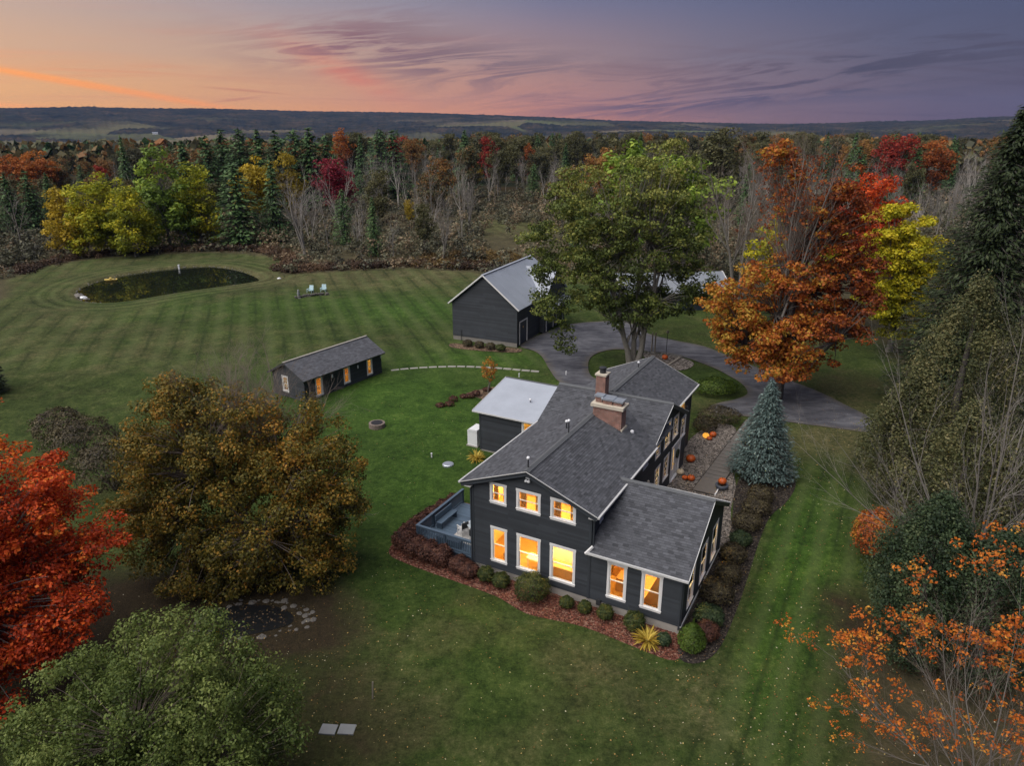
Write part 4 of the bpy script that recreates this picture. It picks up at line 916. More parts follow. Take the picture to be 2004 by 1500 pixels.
# farm buildings far down in the valley
for (px, r, w, d, h, lab) in ((30, 2500, 46, 16, 7, 'long white barn down in the far valley'), (640, 3300, 26, 14, 8, 'small white farm building on the far slope'), (668, 3350, 18, 12, 7, 'pale farmhouse beside the white building on the far slope'), (1255, 3000, 20, 12, 8, 'lone pale house far off among valley woods'), (300, 4000, 24, 14, 8, 'white farmstead below the long wooded ridge')):
    a = math.atan((px-1002)/1502); x, y = r*math.sin(a), r*math.cos(a); z = terrain_z(x, y)
    t = empty('valley_building', (x, y, z+1), -a, lab, 'building', 'farm buildings in the valley')
    mb = MB(); mb.box(-w/2, w/2, -d/2, d/2, -6, h*.6); mb.build('wall', 'white_plastic', t)
    mb = MB(); mb.hexa([(-w/2-1, -d/2-1, h*.6), (w/2+1, -d/2-1, h*.6), (w/2+1, d/2+1, h*.6), (-w/2-1, d/2+1, h*.6), (-w/2-1, -.2, h), (w/2+1, -.2, h), (w/2+1, .2, h), (-w/2-1, .2, h)]); mb.build('roof', 'barn_roof', t)
# ------------------------------------------------------------------ vegetation
def unit(a): return a/np.maximum(np.linalg.norm(a, axis=-1, keepdims=True), 1e-9)
def tubes(polys, sides=5):
    """polys: list of (pts (m,k,3), radii (m,k)); one vertex / quad set"""
    VV, QQ, off = [], [], 0
    for P, R in polys:
        m, k, _ = P.shape
        if m == 0: continue
        T = unit(np.gradient(P, axis=1)); ref = np.where(np.abs(T[..., 2:3]) > .9, np.array([1., 0, 0]), np.array([0, 0, 1.]))
        S = unit(np.cross(T, ref)); B = np.cross(S, T); a = np.arange(sides)*2*math.pi/sides
        ring = P[:, :, None, :]+R[:, :, None, None]*(np.cos(a)[None, None, :, None]*S[:, :, None, :]+np.sin(a)[None, None, :, None]*B[:, :, None, :])
        VV.append(ring.reshape(-1, 3)); I = off+np.arange(m*k*sides).reshape(m, k, sides); J = np.roll(I, -1, axis=2)
        QQ.append(np.stack([I[:, :-1], J[:, :-1], J[:, 1:], I[:, 1:]], -1).reshape(-1, 4)); off += m*k*sides
    return np.concatenate(VV), np.concatenate(QQ)
def curve(r, S, D, L, k, wob, up, R0, R1):
    """bent branches: starts S, directions D, lengths L"""
    m = len(S); P = np.zeros((m, k, 3)); P[:, 0] = S; d = unit(D); st = (L/(k-1))[:, None]
    for j in range(1, k):
        d = unit(d+r.normal(0, wob, (m, 3))+np.array([0, 0, up])); P[:, j] = P[:, j-1]+d*st
    t = np.linspace(0, 1, k)[None]; return P, R0[:, None]*(1-t)+R1[:, None]*t
def grow(r, S, D, L, R, levels):
    """recursive branching, a level at a time: [(k, wob, up, n_children, t0, angle, len_ratio, rad_ratio)]"""
    out = []; S, D, L, R = (np.atleast_2d(S).astype(float), np.atleast_2d(D).astype(float), np.atleast_1d(L).astype(float), np.atleast_1d(R).astype(float))
    for (k, wob, up, n, t0, ang, lr, rr) in levels:
        P, Rd = curve(r, S, D, L, k, wob, up, R, R*.12); out.append((P, Rd))
        if not n: break
        m = len(S); t = t0+(1-t0)*(np.arange(n)[None]+r.random((m, n)))/n; f = t*(k-1); i = np.minimum(f.astype(int), k-2); fr = (f-i)[..., None]
        mi = np.arange(m)[:, None]; p = P[mi, i]*(1-fr)+P[mi, i+1]*fr; tg = unit(P[mi, i+1]-P[mi, i]); rad = Rd[mi, i]
        rv = unit(np.cross(tg, r.normal(size=(m, n, 3)))); an = np.radians(ang)*r.uniform(.6, 1.35, (m, n, 1)); nd = tg*np.cos(an)+rv*np.sin(an)
        L = (L[:, None]*lr*r.uniform(.6, 1.15, (m, n))*(1.15-.55*t)).ravel(); R = np.minimum(rad*rr, rad*.95).ravel(); S = p.reshape(-1, 3); D = nd.reshape(-1, 3)
    return out
def leaf_quads(r, pos, nrm, size, aspect=.62, jit=.55):
    n = len(pos); a = unit(np.cross(nrm, r.normal(size=(n, 3)))); b = np.cross(nrm, a); s = (size*r.uniform(1-jit, 1+jit, n))[:, None]
    V = np.stack([pos-a*s*.5, pos-b*s*.5*aspect+nrm*s*.06, pos+a*s*.5, pos+b*s*.5*aspect+nrm*s*.06], 1).reshape(-1, 3)
    return V, np.arange(4*n).reshape(n, 4)
def clump_leaves(r, C, nleaf, clr, flat, size, tint_c, tj=.16, up=.35):
    m = len(C); d = unit(r.normal(size=(m, nleaf, 3))); rad = clr*(.35+.65*np.sqrt(r.random((m, nleaf, 1))))*r.uniform(.75, 1.25, (m, 1, 1))
    pos = C[:, None]+d*rad*np.array([1, 1, flat]); nr = unit(d*.7+np.array([0, 0, up])+r.normal(0, .45, d.shape))
    V, Q = leaf_quads(r, pos.reshape(-1, 3), nr.reshape(-1, 3), size)
    t = np.clip(tint_c[:, None]+r.normal(0, tj, (m, nleaf)), 0, 1).ravel(); return V, Q, t
def lobe_centres(r, lobes, n, shell=3.0, zmin=None):
    L = np.asarray(lobes, float); w = (L[:, 3]*L[:, 4]*L[:, 5])**(2/3); i = r.choice(len(L), n, p=w/w.sum()); d = unit(r.normal(size=(n, 3))); rr = r.random((n, 1))**(1/shell)
    c = L[i, :3]+d*rr*L[i, 3:6]
    if zmin is not None: c[:, 2] = np.where(c[:, 2] < zmin, zmin+np.abs(c[:, 2]-zmin)*.35, c[:, 2])
    return c
def limbs_to(r, C, trunk_top, trunk_base, rad, nmain=9):
    """trunk, main limbs to hub points, branches from hubs to the clumps"""
    polys = []; tb, tt = np.array(trunk_base, float), np.array(trunk_top, float); k = 7; t = np.linspace(0, 1, k)[:, None]
    tr = tb+(tt-tb)*t+np.concatenate([np.zeros((1, 3)), r.normal(0, .12, (k-1, 3))*np.array([1, 1, 0])])
    polys.append((tr[None], (rad*(1.25-.85*t[:, 0]**.7))[None]))
    idx = r.choice(len(C), min(nmain, len(C)), replace=False); hubs = tb+(C[idx]-tb)*r.uniform(.55, .75, (len(idx), 1)); hubs[:, 2] = np.maximum(hubs[:, 2], tb[2]+(tt[2]-tb[2])*.45)
    def bez(a, b, kk, sag, r0, r1):
        t = np.linspace(0, 1, kk)[None, :, None]; mid = (a+b)/2; mid[:, 2] = a[:, 2]*.35+b[:, 2]*.65+sag; mid += r.normal(0, .06, mid.shape)*np.linalg.norm(b-a, axis=1, keepdims=True)
        P = a[:, None]*(1-t)**2+2*mid[:, None]*t*(1-t)+b[:, None]*t*t; return P, r0[:, None]*(1-t[..., 0])+r1[:, None]*t[..., 0]
    ht = np.clip((hubs[:, 2]-tb[2])/max(tt[2]-tb[2], .1)*.55, .25, .95); a0 = tb+(tt-tb)*ht[:, None]; polys.append(bez(a0, hubs, 7, 0., np.full(len(hubs), rad*.55), np.full(len(hubs), rad*.22)))
    dm = np.linalg.norm(C[:, None]-hubs[None], axis=2); j = dm.argmin(1); st = hubs[j]*.9+a0[j]*.1; polys.append(bez(st, C, 5, .15, np.full(len(C), rad*.14), np.full(len(C), rad*.03)))
    return polys
def plant(name, loc, label, cat, group=None, rz=0.):
    return empty(name, loc, rz, label, cat, group)
def leafy_tree(name, base, lobes, ncl, nleaf, size, clr, material, label, trunk_r, trunk_top, seed, flat=.75, bark='bark_grey', shell=3., tintf=None, zmin=None, group=None, twigs=0, twig_dir=None, nmain=10, trunks=None, tj=.22, up=.35, crown_label=None):
    r = np.random.default_rng(seed); root = plant(name, base, label, 'tree', group)
    C = lobe_centres(r, lobes, ncl, shell, zmin); tc = np.clip(.5+r.normal(0, .15, ncl), 0, 1) if tintf is None else np.clip(tintf(C)+r.normal(0, .15, ncl), 0, 1)
    V, Q, t = clump_leaves(r, C, nleaf, clr, flat, size, tc, tj, up)
    if trunks is None: polys = limbs_to(r, C, trunk_top, (0, 0, -.3), trunk_r, nmain)
    else:
        polys = []
        for (tb, tt, tr_) in trunks:
            near = C[np.argsort(np.linalg.norm(C[:, :2]-np.array(tt)[:2], axis=1))[:ncl//len(trunks)]]; polys += limbs_to(r, near, tt, tb, tr_, max(4, nmain//len(trunks)))
    tv, tq = tubes(polys, 6); ob('trunk', np_mesh('trunk', tv, tq, bark, smooth=True), root)
    cr = ob('crown', np_mesh('crown', V, Q, material, t), root)
    if crown_label: cr['label'] = crown_label
    if twigs:
        S = C[r.choice(ncl, twigs)]; D = unit(S-np.array([0, 0, S[:, 2].mean()*.6]))+r.normal(0, .3, S.shape)
        if twig_dir is not None: D += np.array(twig_dir)
        g = grow(r, S, D, np.full(twigs, 2.2), np.full(twigs, .028), [(5, .12, .05, 5, .1, 32, .55, .6), (4, .15, .05, 0, 0, 0, 0, 0)])
        v2, q2 = tubes(g, 3); ob('bare_twigs', np_mesh('bare_twigs', v2, q2, 'twig_grey'), root)
    return root
def bare_tree_mesh(r, h, trunk_r, spread=38, n1=9, n2=7, n3=5, multi=1, lean=.1, n4=0, upb=.10):
    m = multi; S = np.zeros((m, 3)); S[:, :2] = r.normal(0, .12 if m > 1 else 0, (m, 2)); S[:, 2] = -.3; D = np.stack([r.normal(0, lean, m), r.normal(0, lean, m), np.ones(m)], 1)
    lv = [(8, .05, .04, n1, .22, spread, .48, .55), (6, .09, upb, n2, .15, 36, .50, .55), (5, .12, .08, n3, .1, 34, .52, .6), (4, .14, .05, n4, .1, 32, .6, .6)]
    if n4: lv.append((3, .14, .04, 0, 0, 0, 0, 0))
    return grow(r, S, D, np.full(m, h)*r.uniform(.85, 1., m), np.full(m, trunk_r), lv)
def conifer(r, h, rb, levels, per, spr, size, droop=.25, taper=.9, z0=.06, upturn=.2, aspect=.45, gap=0.):
    """boughs in whorls, each bough a row of drooping sprays; returns crown quads and branch tubes"""
    zs = z0+(1-z0)*(np.arange(levels)/levels)**.95; Pn, Nn, Tn, BS, BE = [], [], [], [], []
    for z in zs:
        L0 = rb*(1-z)**taper*(1 if z > z0+.05 else .9)+.12; n = max(4, int(per*(1-z*.55)))
        a = r.random()*6.28+np.arange(n)*2*math.pi/n+r.normal(0, .22, n); L = L0*r.uniform(.72, 1.12, n); L[r.random(n) < gap] *= .35; zz = z*h+r.normal(0, .25*h/levels, n)
        k = max(3, int(spr*(L0/rb)**.8)+2)
        t = (np.arange(k)[None]+r.random((n, k)))/k; t = .12+.88*t
        x = t*L[:, None]; dz = -droop*x*(1-upturn*t)+r.normal(0, .03*rb, x.shape)
        off = r.normal(0, 1, (n, k))*(.16+.16*t)*L0*.55; ca, sa = np.cos(a)[:, None], np.sin(a)[:, None]
        Pn.append(np.stack([x*ca-off*sa, x*sa+off*ca, zz[:, None]+dz-np.abs(off)*.15], -1).reshape(-1, 3))
        Nn.append(np.stack([ca*.35-off*0-sa*np.sign(off)*.25, sa*.35+ca*np.sign(off)*.25, np.ones_like(off)*.9], -1).reshape(-1, 3)+r.normal(0, .22, (n*k, 3)))
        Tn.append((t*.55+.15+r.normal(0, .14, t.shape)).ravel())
        BS.append(np.stack([0*a, 0*a, zz], -1)); BE.append(np.stack([L*np.cos(a), L*np.sin(a), zz-droop*L*(1-upturn)], -1))
    P = np.concatenate(Pn); N = unit(np.concatenate(Nn)); T = np.clip(np.concatenate(Tn), 0, 1)
    # sprays point outward
    rad = unit(P*np.array([1, 1, 0])+1e-6); a_ = unit(rad-N*np.sum(rad*N, 1, keepdims=True)+r.normal(0, .3, P.shape)); b_ = np.cross(N, a_); s = (size*r.uniform(.65, 1.35, len(P)))[:, None]
    V = np.stack([P-a_*s*.5, P-b_*s*.5*aspect-N*s*.10, P+a_*s*.55, P+b_*s*.5*aspect-N*s*.10], 1).reshape(-1, 3); Q = np.arange(len(V)).reshape(-1, 4)
    S, E = np.concatenate(BS), np.concatenate(BE); tt = np.linspace(0, 1, 3)[None, :, None]; bp_ = S[:, None]*(1-tt)+E[:, None]*tt; rd = np.full((len(S), 1), .010*h**.5)*np.array([[1., .6, .2]])
    k = 5; tz = np.linspace(-.03, .98, k); tp = np.stack([0*tz, 0*tz, tz*h], -1)[None]; tr = (.016*h*(1-tz*.95))[None]
    tv, tq = tubes([(tp, tr), (bp_, rd)], 5); return (V, Q, T), (tv, tq)
def shrub(name, loc, rx, ry, h, n, size, material, label, seed, cat='shrub', group=None, cone=False, core=True, rz=0.):
    """clipped shrub: leaf faces in the outer shell of its volume over a short stem"""
    r = np.random.default_rng(seed); root = plant(name, loc, label, cat, group, rz)
    d = unit(r.normal(size=(n, 3))); d[:, 2] = np.where(d[:, 2] < -.55, -d[:, 2], d[:, 2]); bl = .06*np.sin(d[:, 0]*7+seed)+.05*np.sin(d[:, 1]*9+2*d[:, 2]*6)
    bl = bl+.07*np.sin(d[:, 0]*13+d[:, 2]*11+seed)*np.sin(d[:, 1]*12-d[:, 2]*7); rr = (.78+.24*r.random(n)**.6+bl+.22*(r.random(n) < .05)*r.random(n))[:, None]
    if cone:
        t = r.random(n)**.75; a = r.random(n)*6.28; pr = np.sin(np.clip(t*1.02+.12, 0, 1)*math.pi)**.62*(1-t*.45); rad = (.78+.25*r.random(n))*pr
        P = np.stack([rx*rad*np.cos(a), ry*rad*np.sin(a), .04*h+t*h*.96], -1); N = unit(np.stack([np.cos(a), np.sin(a), .45+0*a], -1)+r.normal(0, .35, (n, 3)))
    else:
        P = d*rr*np.array([rx, ry, h*.5])+np.array([0, 0, h*.52]); P[:, 2] = np.maximum(P[:, 2], .04); N = unit(d+np.array([0, 0, .25])+r.normal(0, .4, (n, 3)))
    V, Q = leaf_quads(r, P, N, size); tn = np.clip(.5+.22*np.sin(P[:, 0]*5/rx+seed)*np.sin(P[:, 1]*4/ry)+r.normal(0, .2, n), 0, 1)
    ob('foliage', np_mesh('foliage', V, Q, material, tn), root)
    S = np.zeros((6, 3)); D = np.stack([np.cos(np.arange(6)*1.05)*.6, np.sin(np.arange(6)*1.05)*.6, np.ones(6)], -1)
    g = grow(r, S, D, np.full(6, h*.6), np.full(6, .03*max(h, .6)), [(4, .1, .05, 4, .2, 35, .6, .6), (3, .1, .05, 0, 0, 0, 0, 0)]); v2, q2 = tubes(g, 4); ob('stem', np_mesh('stem', v2, q2, 'bark_dark'), root)
    return root
def stand(tx, ty, by, frac=.8):
    """place and height of a tree from the picture column and row of its top and the row of its foot"""
    b = at(PCX, by); y = b[1]; h = rise(np.array([0, y, gz(0, y)]), ty); x = (tx-PCX)*(y*math.cos(PITCH)+(CAM_H-frac*h)*math.sin(PITCH))/FPX
    z = gz(x, y); return (x, y, z), rise(np.array([x, y, z]), ty)
def lobes_px(b, rows):
    """crown lobes from picture ellipses (cx, cy, rx, ry, depth offset, depth radius) for a tree standing at b"""
    out = []
    for (cx, cy, rx, ry, dy, rd) in rows:
        y = b[1]+dy; ang = PITCH+math.atan((cy-PCY)/FPX); z = CAM_H-y*math.tan(ang); dep = y*math.cos(PITCH)+(CAM_H-z)*math.sin(PITCH)
        out.append(((cx-PCX)*dep/FPX-b[0], dy, z-b[2], rx*dep/FPX, rd, ry*dep/FPX/math.cos(PITCH)))
    return out
def gpt(px, py, z=None): p = at(px, py, z); return (p[0], p[1], gz(p[0], p[1]) if z is None else z)

leaf_mat('leaf_red', [(0, (0.2352, 0.0267, 0.0066)), (.35, (0.5292, 0.0624, 0.0132)), (.65, (0.8000, 0.1337, 0.0220)), (1, (0.8000, 0.2896, 0.0330))], .32)
leaf_mat('leaf_olive', [(0, (0.0476, 0.0505, 0.0110)), (.3, (0.1031, 0.0928, 0.0165)), (.6, (0.1901, 0.1434, 0.0220)), (.85, (0.3009, 0.1772, 0.0248)), (1, (0.3959, 0.1855, 0.0275))], .25)
leaf_mat('leaf_sage', [(0, (0.0416, 0.0638, 0.0130)), (.4, (0.0808, 0.1170, 0.0245)), (.7, (0.1187, 0.1596, 0.0346)), (1, (0.1900, 0.2261, 0.0576))], .25)
leaf_mat('leaf_orange', [(0, (0.2600, 0.0562, 0.0096)), (.4, (0.5200, 0.1250, 0.0168)), (.7, (0.6760, 0.2125, 0.0240)), (1, (0.6500, 0.3250, 0.0480))], .3)
leaf_mat('leaf_rust', [(0, (0.1159, 0.0291, 0.0115)), (.3, (0.2576, 0.0595, 0.0161)), (.55, (0.4250, 0.1125, 0.0207)), (.8, (0.4637, 0.1851, 0.0230)), (1, (0.3864, 0.2513, 0.0345))], .3)
leaf_mat('leaf_green', [(0, (0.0409, 0.0557, 0.0133)), (.35, (0.0917, 0.1225, 0.0267)), (.65, (0.1532, 0.1857, 0.0386)), (1, (0.2858, 0.2784, 0.0624))], .25)
leaf_mat('leaf_yellow', [(0, (0.1323, 0.1350, 0.0092)), (.4, (0.2909, 0.2857, 0.0115)), (.7, (0.4761, 0.4285, 0.0161)), (1, (0.6083, 0.4761, 0.0230))], .3)
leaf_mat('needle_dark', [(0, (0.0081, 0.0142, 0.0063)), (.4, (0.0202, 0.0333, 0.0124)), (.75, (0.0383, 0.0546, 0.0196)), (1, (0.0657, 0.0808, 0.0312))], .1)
leaf_mat('needle_wood', [(0, (0.0209, 0.0414, 0.0144)), (.4, (0.0417, 0.0881, 0.0287)), (.75, (0.0783, 0.1448, 0.0447)), (1, (0.1305, 0.2070, 0.0638))], .1, objvar=.3)
leaf_mat('needle_blue', [(0, (.020, .036, .034)), (.4, (.055, .088, .082)), (.75, (.11, .16, .145)), (1, (.20, .26, .235))], .1)
leaf_mat('leaf_cedar', [(0, (0.0248, 0.0310, 0.0124)), (.4, (0.0698, 0.0776, 0.0279)), (.7, (0.1242, 0.1211, 0.0466)), (1, (0.2018, 0.1708, 0.0745))], .15)
leaf_mat('leaf_juniper', [(0, (0.0110, 0.0221, 0.0104)), (.4, (0.0265, 0.0464, 0.0187)), (.7, (0.0497, 0.0774, 0.0312)), (1, (0.0884, 0.1105, 0.0468))], .15)
leaf_mat('leaf_box', [(0, (.016, .026, .008)), (.45, (.040, .058, .014)), (.75, (.075, .085, .018)), (1, (.14, .12, .022))], .2)
leaf_mat('leaf_lime', [(0, (.026, .046, .008)), (.45, (.055, .095, .012)), (.8, (.085, .13, .016)), (1, (.12, .16, .03))], .2)
leaf_mat('leaf_barberry', [(0, (0.0234, 0.0117, 0.0104)), (.4, (0.0676, 0.0286, 0.0208)), (.75, (0.1300, 0.0546, 0.0364)), (1, (0.1950, 0.0975, 0.0585))], .2)
leaf_mat('leaf_brownbush', [(0, (0.0230, 0.0187, 0.0115)), (.45, (0.0575, 0.0460, 0.0259)), (.75, (0.0949, 0.0776, 0.0374)), (1, (0.1581, 0.1294, 0.0646))], .2)
leaf_mat('grass_gold', [(0, (.24, .16, .02)), (.5, (.48, .34, .045)), (1, (.62, .48, .10))], .3)
leaf_mat('wood_mixed', [(0, (0.0405, 0.0420, 0.0231)), (.22, (0.0742, 0.0780, 0.0363)), (.45, (0.1148, 0.1050, 0.0429)), (.65, (0.2025, 0.1125, 0.0363)), (.82, (0.2700, 0.1050, 0.0330)), (1, (0.3240, 0.1800, 0.0413))], .22, objvar=.9)
leaf_mat('wood_olive', [(0, (0.0390, 0.0420, 0.0180)), (.5, (0.0930, 0.0930, 0.0360)), (1, (0.1650, 0.1470, 0.0600))], .22, objvar=.4)
leaf_mat('wood_green', [(0, (0.0844, 0.1338, 0.0213)), (.5, (0.1970, 0.2928, 0.0392)), (1, (0.4220, 0.5019, 0.0625))], .25, objvar=.2)
leaf_mat('wood_yellow', [(0, (0.1320, 0.1020, 0.0120)), (.5, (0.3360, 0.2520, 0.0180)), (1, (0.5280, 0.3600, 0.0240))], .3, objvar=.3)
leaf_mat('wood_orange', [(0, (0.1725, 0.0460, 0.0138)), (.5, (0.3680, 0.1035, 0.0207)), (1, (0.4830, 0.1840, 0.0287))], .3, objvar=.4)
leaf_mat('wood_red', [(0, (.13, .014, .010)), (.5, (.30, .032, .020)), (1, (.42, .07, .035))], .3, objvar=.3)
leaf_mat('wood_lime', [(0, (0.1129, 0.1404, 0.0145)), (.4, (0.2888, 0.3160, 0.0232)), (.7, (0.5022, 0.4680, 0.0290)), (1, (0.8000, 0.6084, 0.0319))], .3, objvar=.25)
leaf_mat('wood_crimson', [(0, (.11, .012, .020)), (.5, (.25, .022, .040)), (1, (.34, .05, .06))], .3)
leaf_mat('brush', [(0, (0.0491, 0.0478, 0.0350)), (.3, (0.1002, 0.1006, 0.0642)), (.55, (0.1515, 0.1509, 0.0875)), (.75, (0.1893, 0.1383, 0.0875)), (1, (0.2896, 0.2138, 0.1225))], .2)
leaf_mat('bramble', [(0, (0.0253, 0.0149, 0.0103)), (.4, (0.0633, 0.0368, 0.0218)), (.75, (0.1150, 0.0690, 0.0391)), (1, (0.1840, 0.1150, 0.0633))], .2)
leaf_mat('reed_gold', [(0, (.055, .030, .014)), (.5, (.13, .085, .028)), (1, (.22, .15, .05))], .25)
leaf_mat('fallen', [(0, (.12, .06, .03)), (.35, (.36, .20, .05)), (.7, (.50, .40, .16)), (1, (.62, .58, .45))], .2)

# ---- the big trees near the house
# red maple
mp = gpt(-110, 1330); hh = rise(np.array(mp), 665)
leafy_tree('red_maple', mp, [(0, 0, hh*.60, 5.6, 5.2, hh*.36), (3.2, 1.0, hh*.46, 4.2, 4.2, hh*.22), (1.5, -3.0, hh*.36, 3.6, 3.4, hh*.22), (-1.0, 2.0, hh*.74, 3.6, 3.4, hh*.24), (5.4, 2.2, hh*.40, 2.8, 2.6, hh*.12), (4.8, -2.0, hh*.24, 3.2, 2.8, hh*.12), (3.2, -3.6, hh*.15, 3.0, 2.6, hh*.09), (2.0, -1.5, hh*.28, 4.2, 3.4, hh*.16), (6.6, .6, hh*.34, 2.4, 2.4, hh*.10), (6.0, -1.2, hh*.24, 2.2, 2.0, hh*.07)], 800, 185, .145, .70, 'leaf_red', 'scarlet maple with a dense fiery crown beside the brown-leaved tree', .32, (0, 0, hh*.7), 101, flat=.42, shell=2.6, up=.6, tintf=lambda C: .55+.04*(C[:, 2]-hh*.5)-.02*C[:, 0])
# brown-olive tree
op = gpt(478, 1108); hh = rise(np.array(op), 715)
cl = lobes_px(op, [(395, 830, 130, 78, .5, 3.4), (555, 880, 130, 100, .5, 3.4), (325, 930, 88, 120, 0, 3.0), (480, 1000, 185, 130, -.8, 3.6), (655, 970, 66, 115, 0, 2.6), (420, 1105, 140, 66, -1.4, 2.8), (590, 1090, 95, 64, -1.0, 2.6), (280, 1010, 62, 90, -.6, 2.2), (340, 780, 50, 46, 1.0, 1.8)])
leafy_tree('copper_leaved_tree', op, cl, 900, 150, .14, .62, 'leaf_olive', 'broad round tree with olive and copper leaves and bare upper twigs', .30, (0, 0, hh*.6), 102, flat=.75, shell=2.4, bark='twig_brown', tintf=lambda C: .40+.02*(C[:, 2]-hh*.4)+.16*np.sin(C[:, 0]*.6)*np.cos(C[:, 1]*.6)+.03*np.abs(C[:, 0]-.5))
r = np.random.default_rng(5); cop = bpy.context.scene.objects['copper_leaved_tree']
g = grow(r, np.array([[.6, 1.4, hh*.55]]*34)+r.normal(0, 1.2, (34, 3))*np.array([1.3, 1, .6]), np.array([[.15, .35, 1.]]*34)+r.normal(0, .38, (34, 3)), np.full(34, hh*.43), np.full(34, .042), [(7, .07, .03, 8, .1, 34, .52, .55), (5, .1, .05, 8, .1, 34, .55, .6), (4, .12, .04, 5, .1, 32, .6, .6), (3, .1, .02, 0, 0, 0, 0, 0)])
v2, q2 = tubes(g, 3); ob('bare_twigs', np_mesh('bare_twigs', v2, q2, 'twig_brown'), cop)
g = grow(r, np.array([[3.6, -.2, 3.2], [4.2, .6, 2.4], [2.6, -1.2, 4.0]]), np.array([[.7, .25, .75], [.85, -.1, .3], [.5, -.3, .8]]), np.array([4.2, 3.6, 3.4]), np.array([.06, .05, .05]), [(8, .06, .03, 6, .25, 30, .5, .6), (5, .1, .02, 4, .2, 30, .5, .6), (4, .1, 0., 0, 0, 0, 0, 0)])
v2, q2 = tubes(g, 4); ob('bare_branch', np_mesh('bare_branch', v2, q2, 'bark_pale'), cop)
# sage-green tree at the foot of the picture
wp_ = gpt(335, 1560); hh = rise(np.array(wp_), 1235)
leafy_tree('sage_green_tree', wp_, [(0, 0, hh*.55, 4.6, 3.6, hh*.40), (-2.8, -.4, hh*.42, 3.0, 3.0, hh*.30), (2.6, -.6, hh*.42, 3.0, 3.0, hh*.30), (.4, 1.4, hh*.62, 3.0, 2.4, hh*.32), (0, -2.6, hh*.35, 4.0, 2.6, hh*.3)], 620, 170, .10, .50, 'leaf_sage', 'bushy tree with small sage green leaves below the stone-ringed pit', .13, (0, 0, hh*.6), 103, flat=.9, bark='twig_brown', tintf=lambda C: .38+.10*(C[:, 2]-hh*.4)+.15*np.sin(C[:, 0]*1.1+C[:, 1]))
# sparse orange tree in the corner
cp = gpt(1925, 1640); hh = max(6.5, rise(np.array(cp), 1200))
r = np.random.default_rng(9); root = plant('sparse_orange_tree', cp, 'half-bare tree with scattered bright orange leaves and pale twigs', 'tree')
g = grow(r, np.array([[0, 0, -.2]]*5)+r.normal(0, .35, (5, 3))*np.array([1, 1, 0]), np.array([[-.35, .25, 1], [0, .1, 1], [.3, .3, 1], [-.15, .4, 1], [-.60, .35, .9]]), np.array([hh*.95, hh*.95, hh*.9, hh*.95, hh*.8]), np.full(5, .042), [(9, .05, .03, 14, .12, 34, .46, .55), (6, .09, .07, 10, .12, 34, .5, .6), (5, .1, .06, 6, .1, 34, .55, .6), (3, .1, .03, 0, 0, 0, 0, 0)])
v2, q2 = tubes(g[:2], 5); ob('trunk', np_mesh('trunk', v2, q2, 'bark_grey', smooth=True), root); v2, q2 = tubes(g[2:], 3); ob('twigs', np_mesh('twigs', v2, q2, 'twig_brown'), root)
tips = g[2][0][:, -1]; sel = tips[(np.sin(tips[:, 0]*1.3)+np.sin(tips[:, 2]*1.7+tips[:, 1]*1.1)+r.normal(0, .5, len(tips))) > -.25]
V, Q, t = clump_leaves(r, sel, 20, .24, .7, .10, np.clip(.5+r.normal(0, .2, len(sel)), 0, 1)); ob('crown', np_mesh('crown', V, Q, 'leaf_orange', t), root)
# bare tree in front of the cedars
bp_ = gpt(1893, 1190); root = plant('bare_grey_tree', bp_, 'tall leafless tree with pale grey limbs spreading before dark cedars', 'tree')
r = np.random.default_rng(14); hh = rise(np.array(bp_), 600)
n_ = 13; ax = np.linspace(-1.25, .75, n_)+r.normal(0, .06, n_)
g = grow(r, np.stack([ax*.12, r.normal(0, .06, n_), .05+np.abs(ax)*.9], -1), np.stack([ax*.78, r.normal(-.05, .14, n_), 1.0-.22*np.abs(ax)], -1), hh*(1.0-.16*np.abs(ax))*r.uniform(.85, 1.05, n_), .082-.026*np.abs(ax), [(11, .03, .02, 9, .16, 30, .36, .5), (6, .07, .08, 6, .15, 32, .5, .55), (5, .1, .06, 4, .1, 34, .55, .6), (3, .1, .03, 0, 0, 0, 0, 0)])
v2, q2 = tubes(g[:1], 7); ob('trunk', np_mesh('trunk', v2, q2, 'bark_grey', smooth=True), root); v2, q2 = tubes(g[1:2], 5); ob('limbs', np_mesh('limbs', v2, q2, 'bark_grey', smooth=True), root); v2, q2 = tubes(g[2:], 3); ob('twigs', np_mesh('twigs', v2, q2, 'twig_grey'), root)
# cedars along the right side
def cedar(px, py, topy, w, seed, label, n=14000, material='leaf_cedar', size=.17, name='cedar', lob=None):
    b, h = stand(px, topy, py); r = np.random.default_rng(seed); root = plant(name, b, label, 'tree')
    m = n//70; t = r.random(m)**.8; a = r.random(m)*6.28; pr = np.sin(np.clip(t*.9+.13, 0, 1)*math.pi)**.75; rad = w*pr*(.55+.45*r.random(m)**.5)*(1+.18*np.sin(3*a+seed)); C = np.stack([rad*np.cos(a), rad*np.sin(a), .05*h+t*h*.95], -1)
    V, Q, tt = clump_leaves(r, C, 70, .10*w+.30, 1.25, size, np.clip(.45+.2*np.sin(a*4+t*9)+r.normal(0, .12, m), 0, 1), up=.55); ob('crown', np_mesh('crown', V, Q, material, tt), root)
    k = 6; tz = np.linspace(-.03, .9, k); tv, tq = tubes([(np.stack([0*tz, 0*tz, tz*h], -1)[None], (.028*h*(1-tz*.9))[None])], 6)
    ob('trunk', np_mesh('trunk', tv, tq, 'bark_dark', smooth=True), root); return root
cedar(1835, 1285, 985, 2.3, 21, 'dark green broad cedar behind the leafless grey tree', 42000, 'leaf_juniper', .115)
cedar(1900, 985, 555, 3.4, 22, 'tall olive cedar rising behind the leafless grey tree', 34000, size=.13)
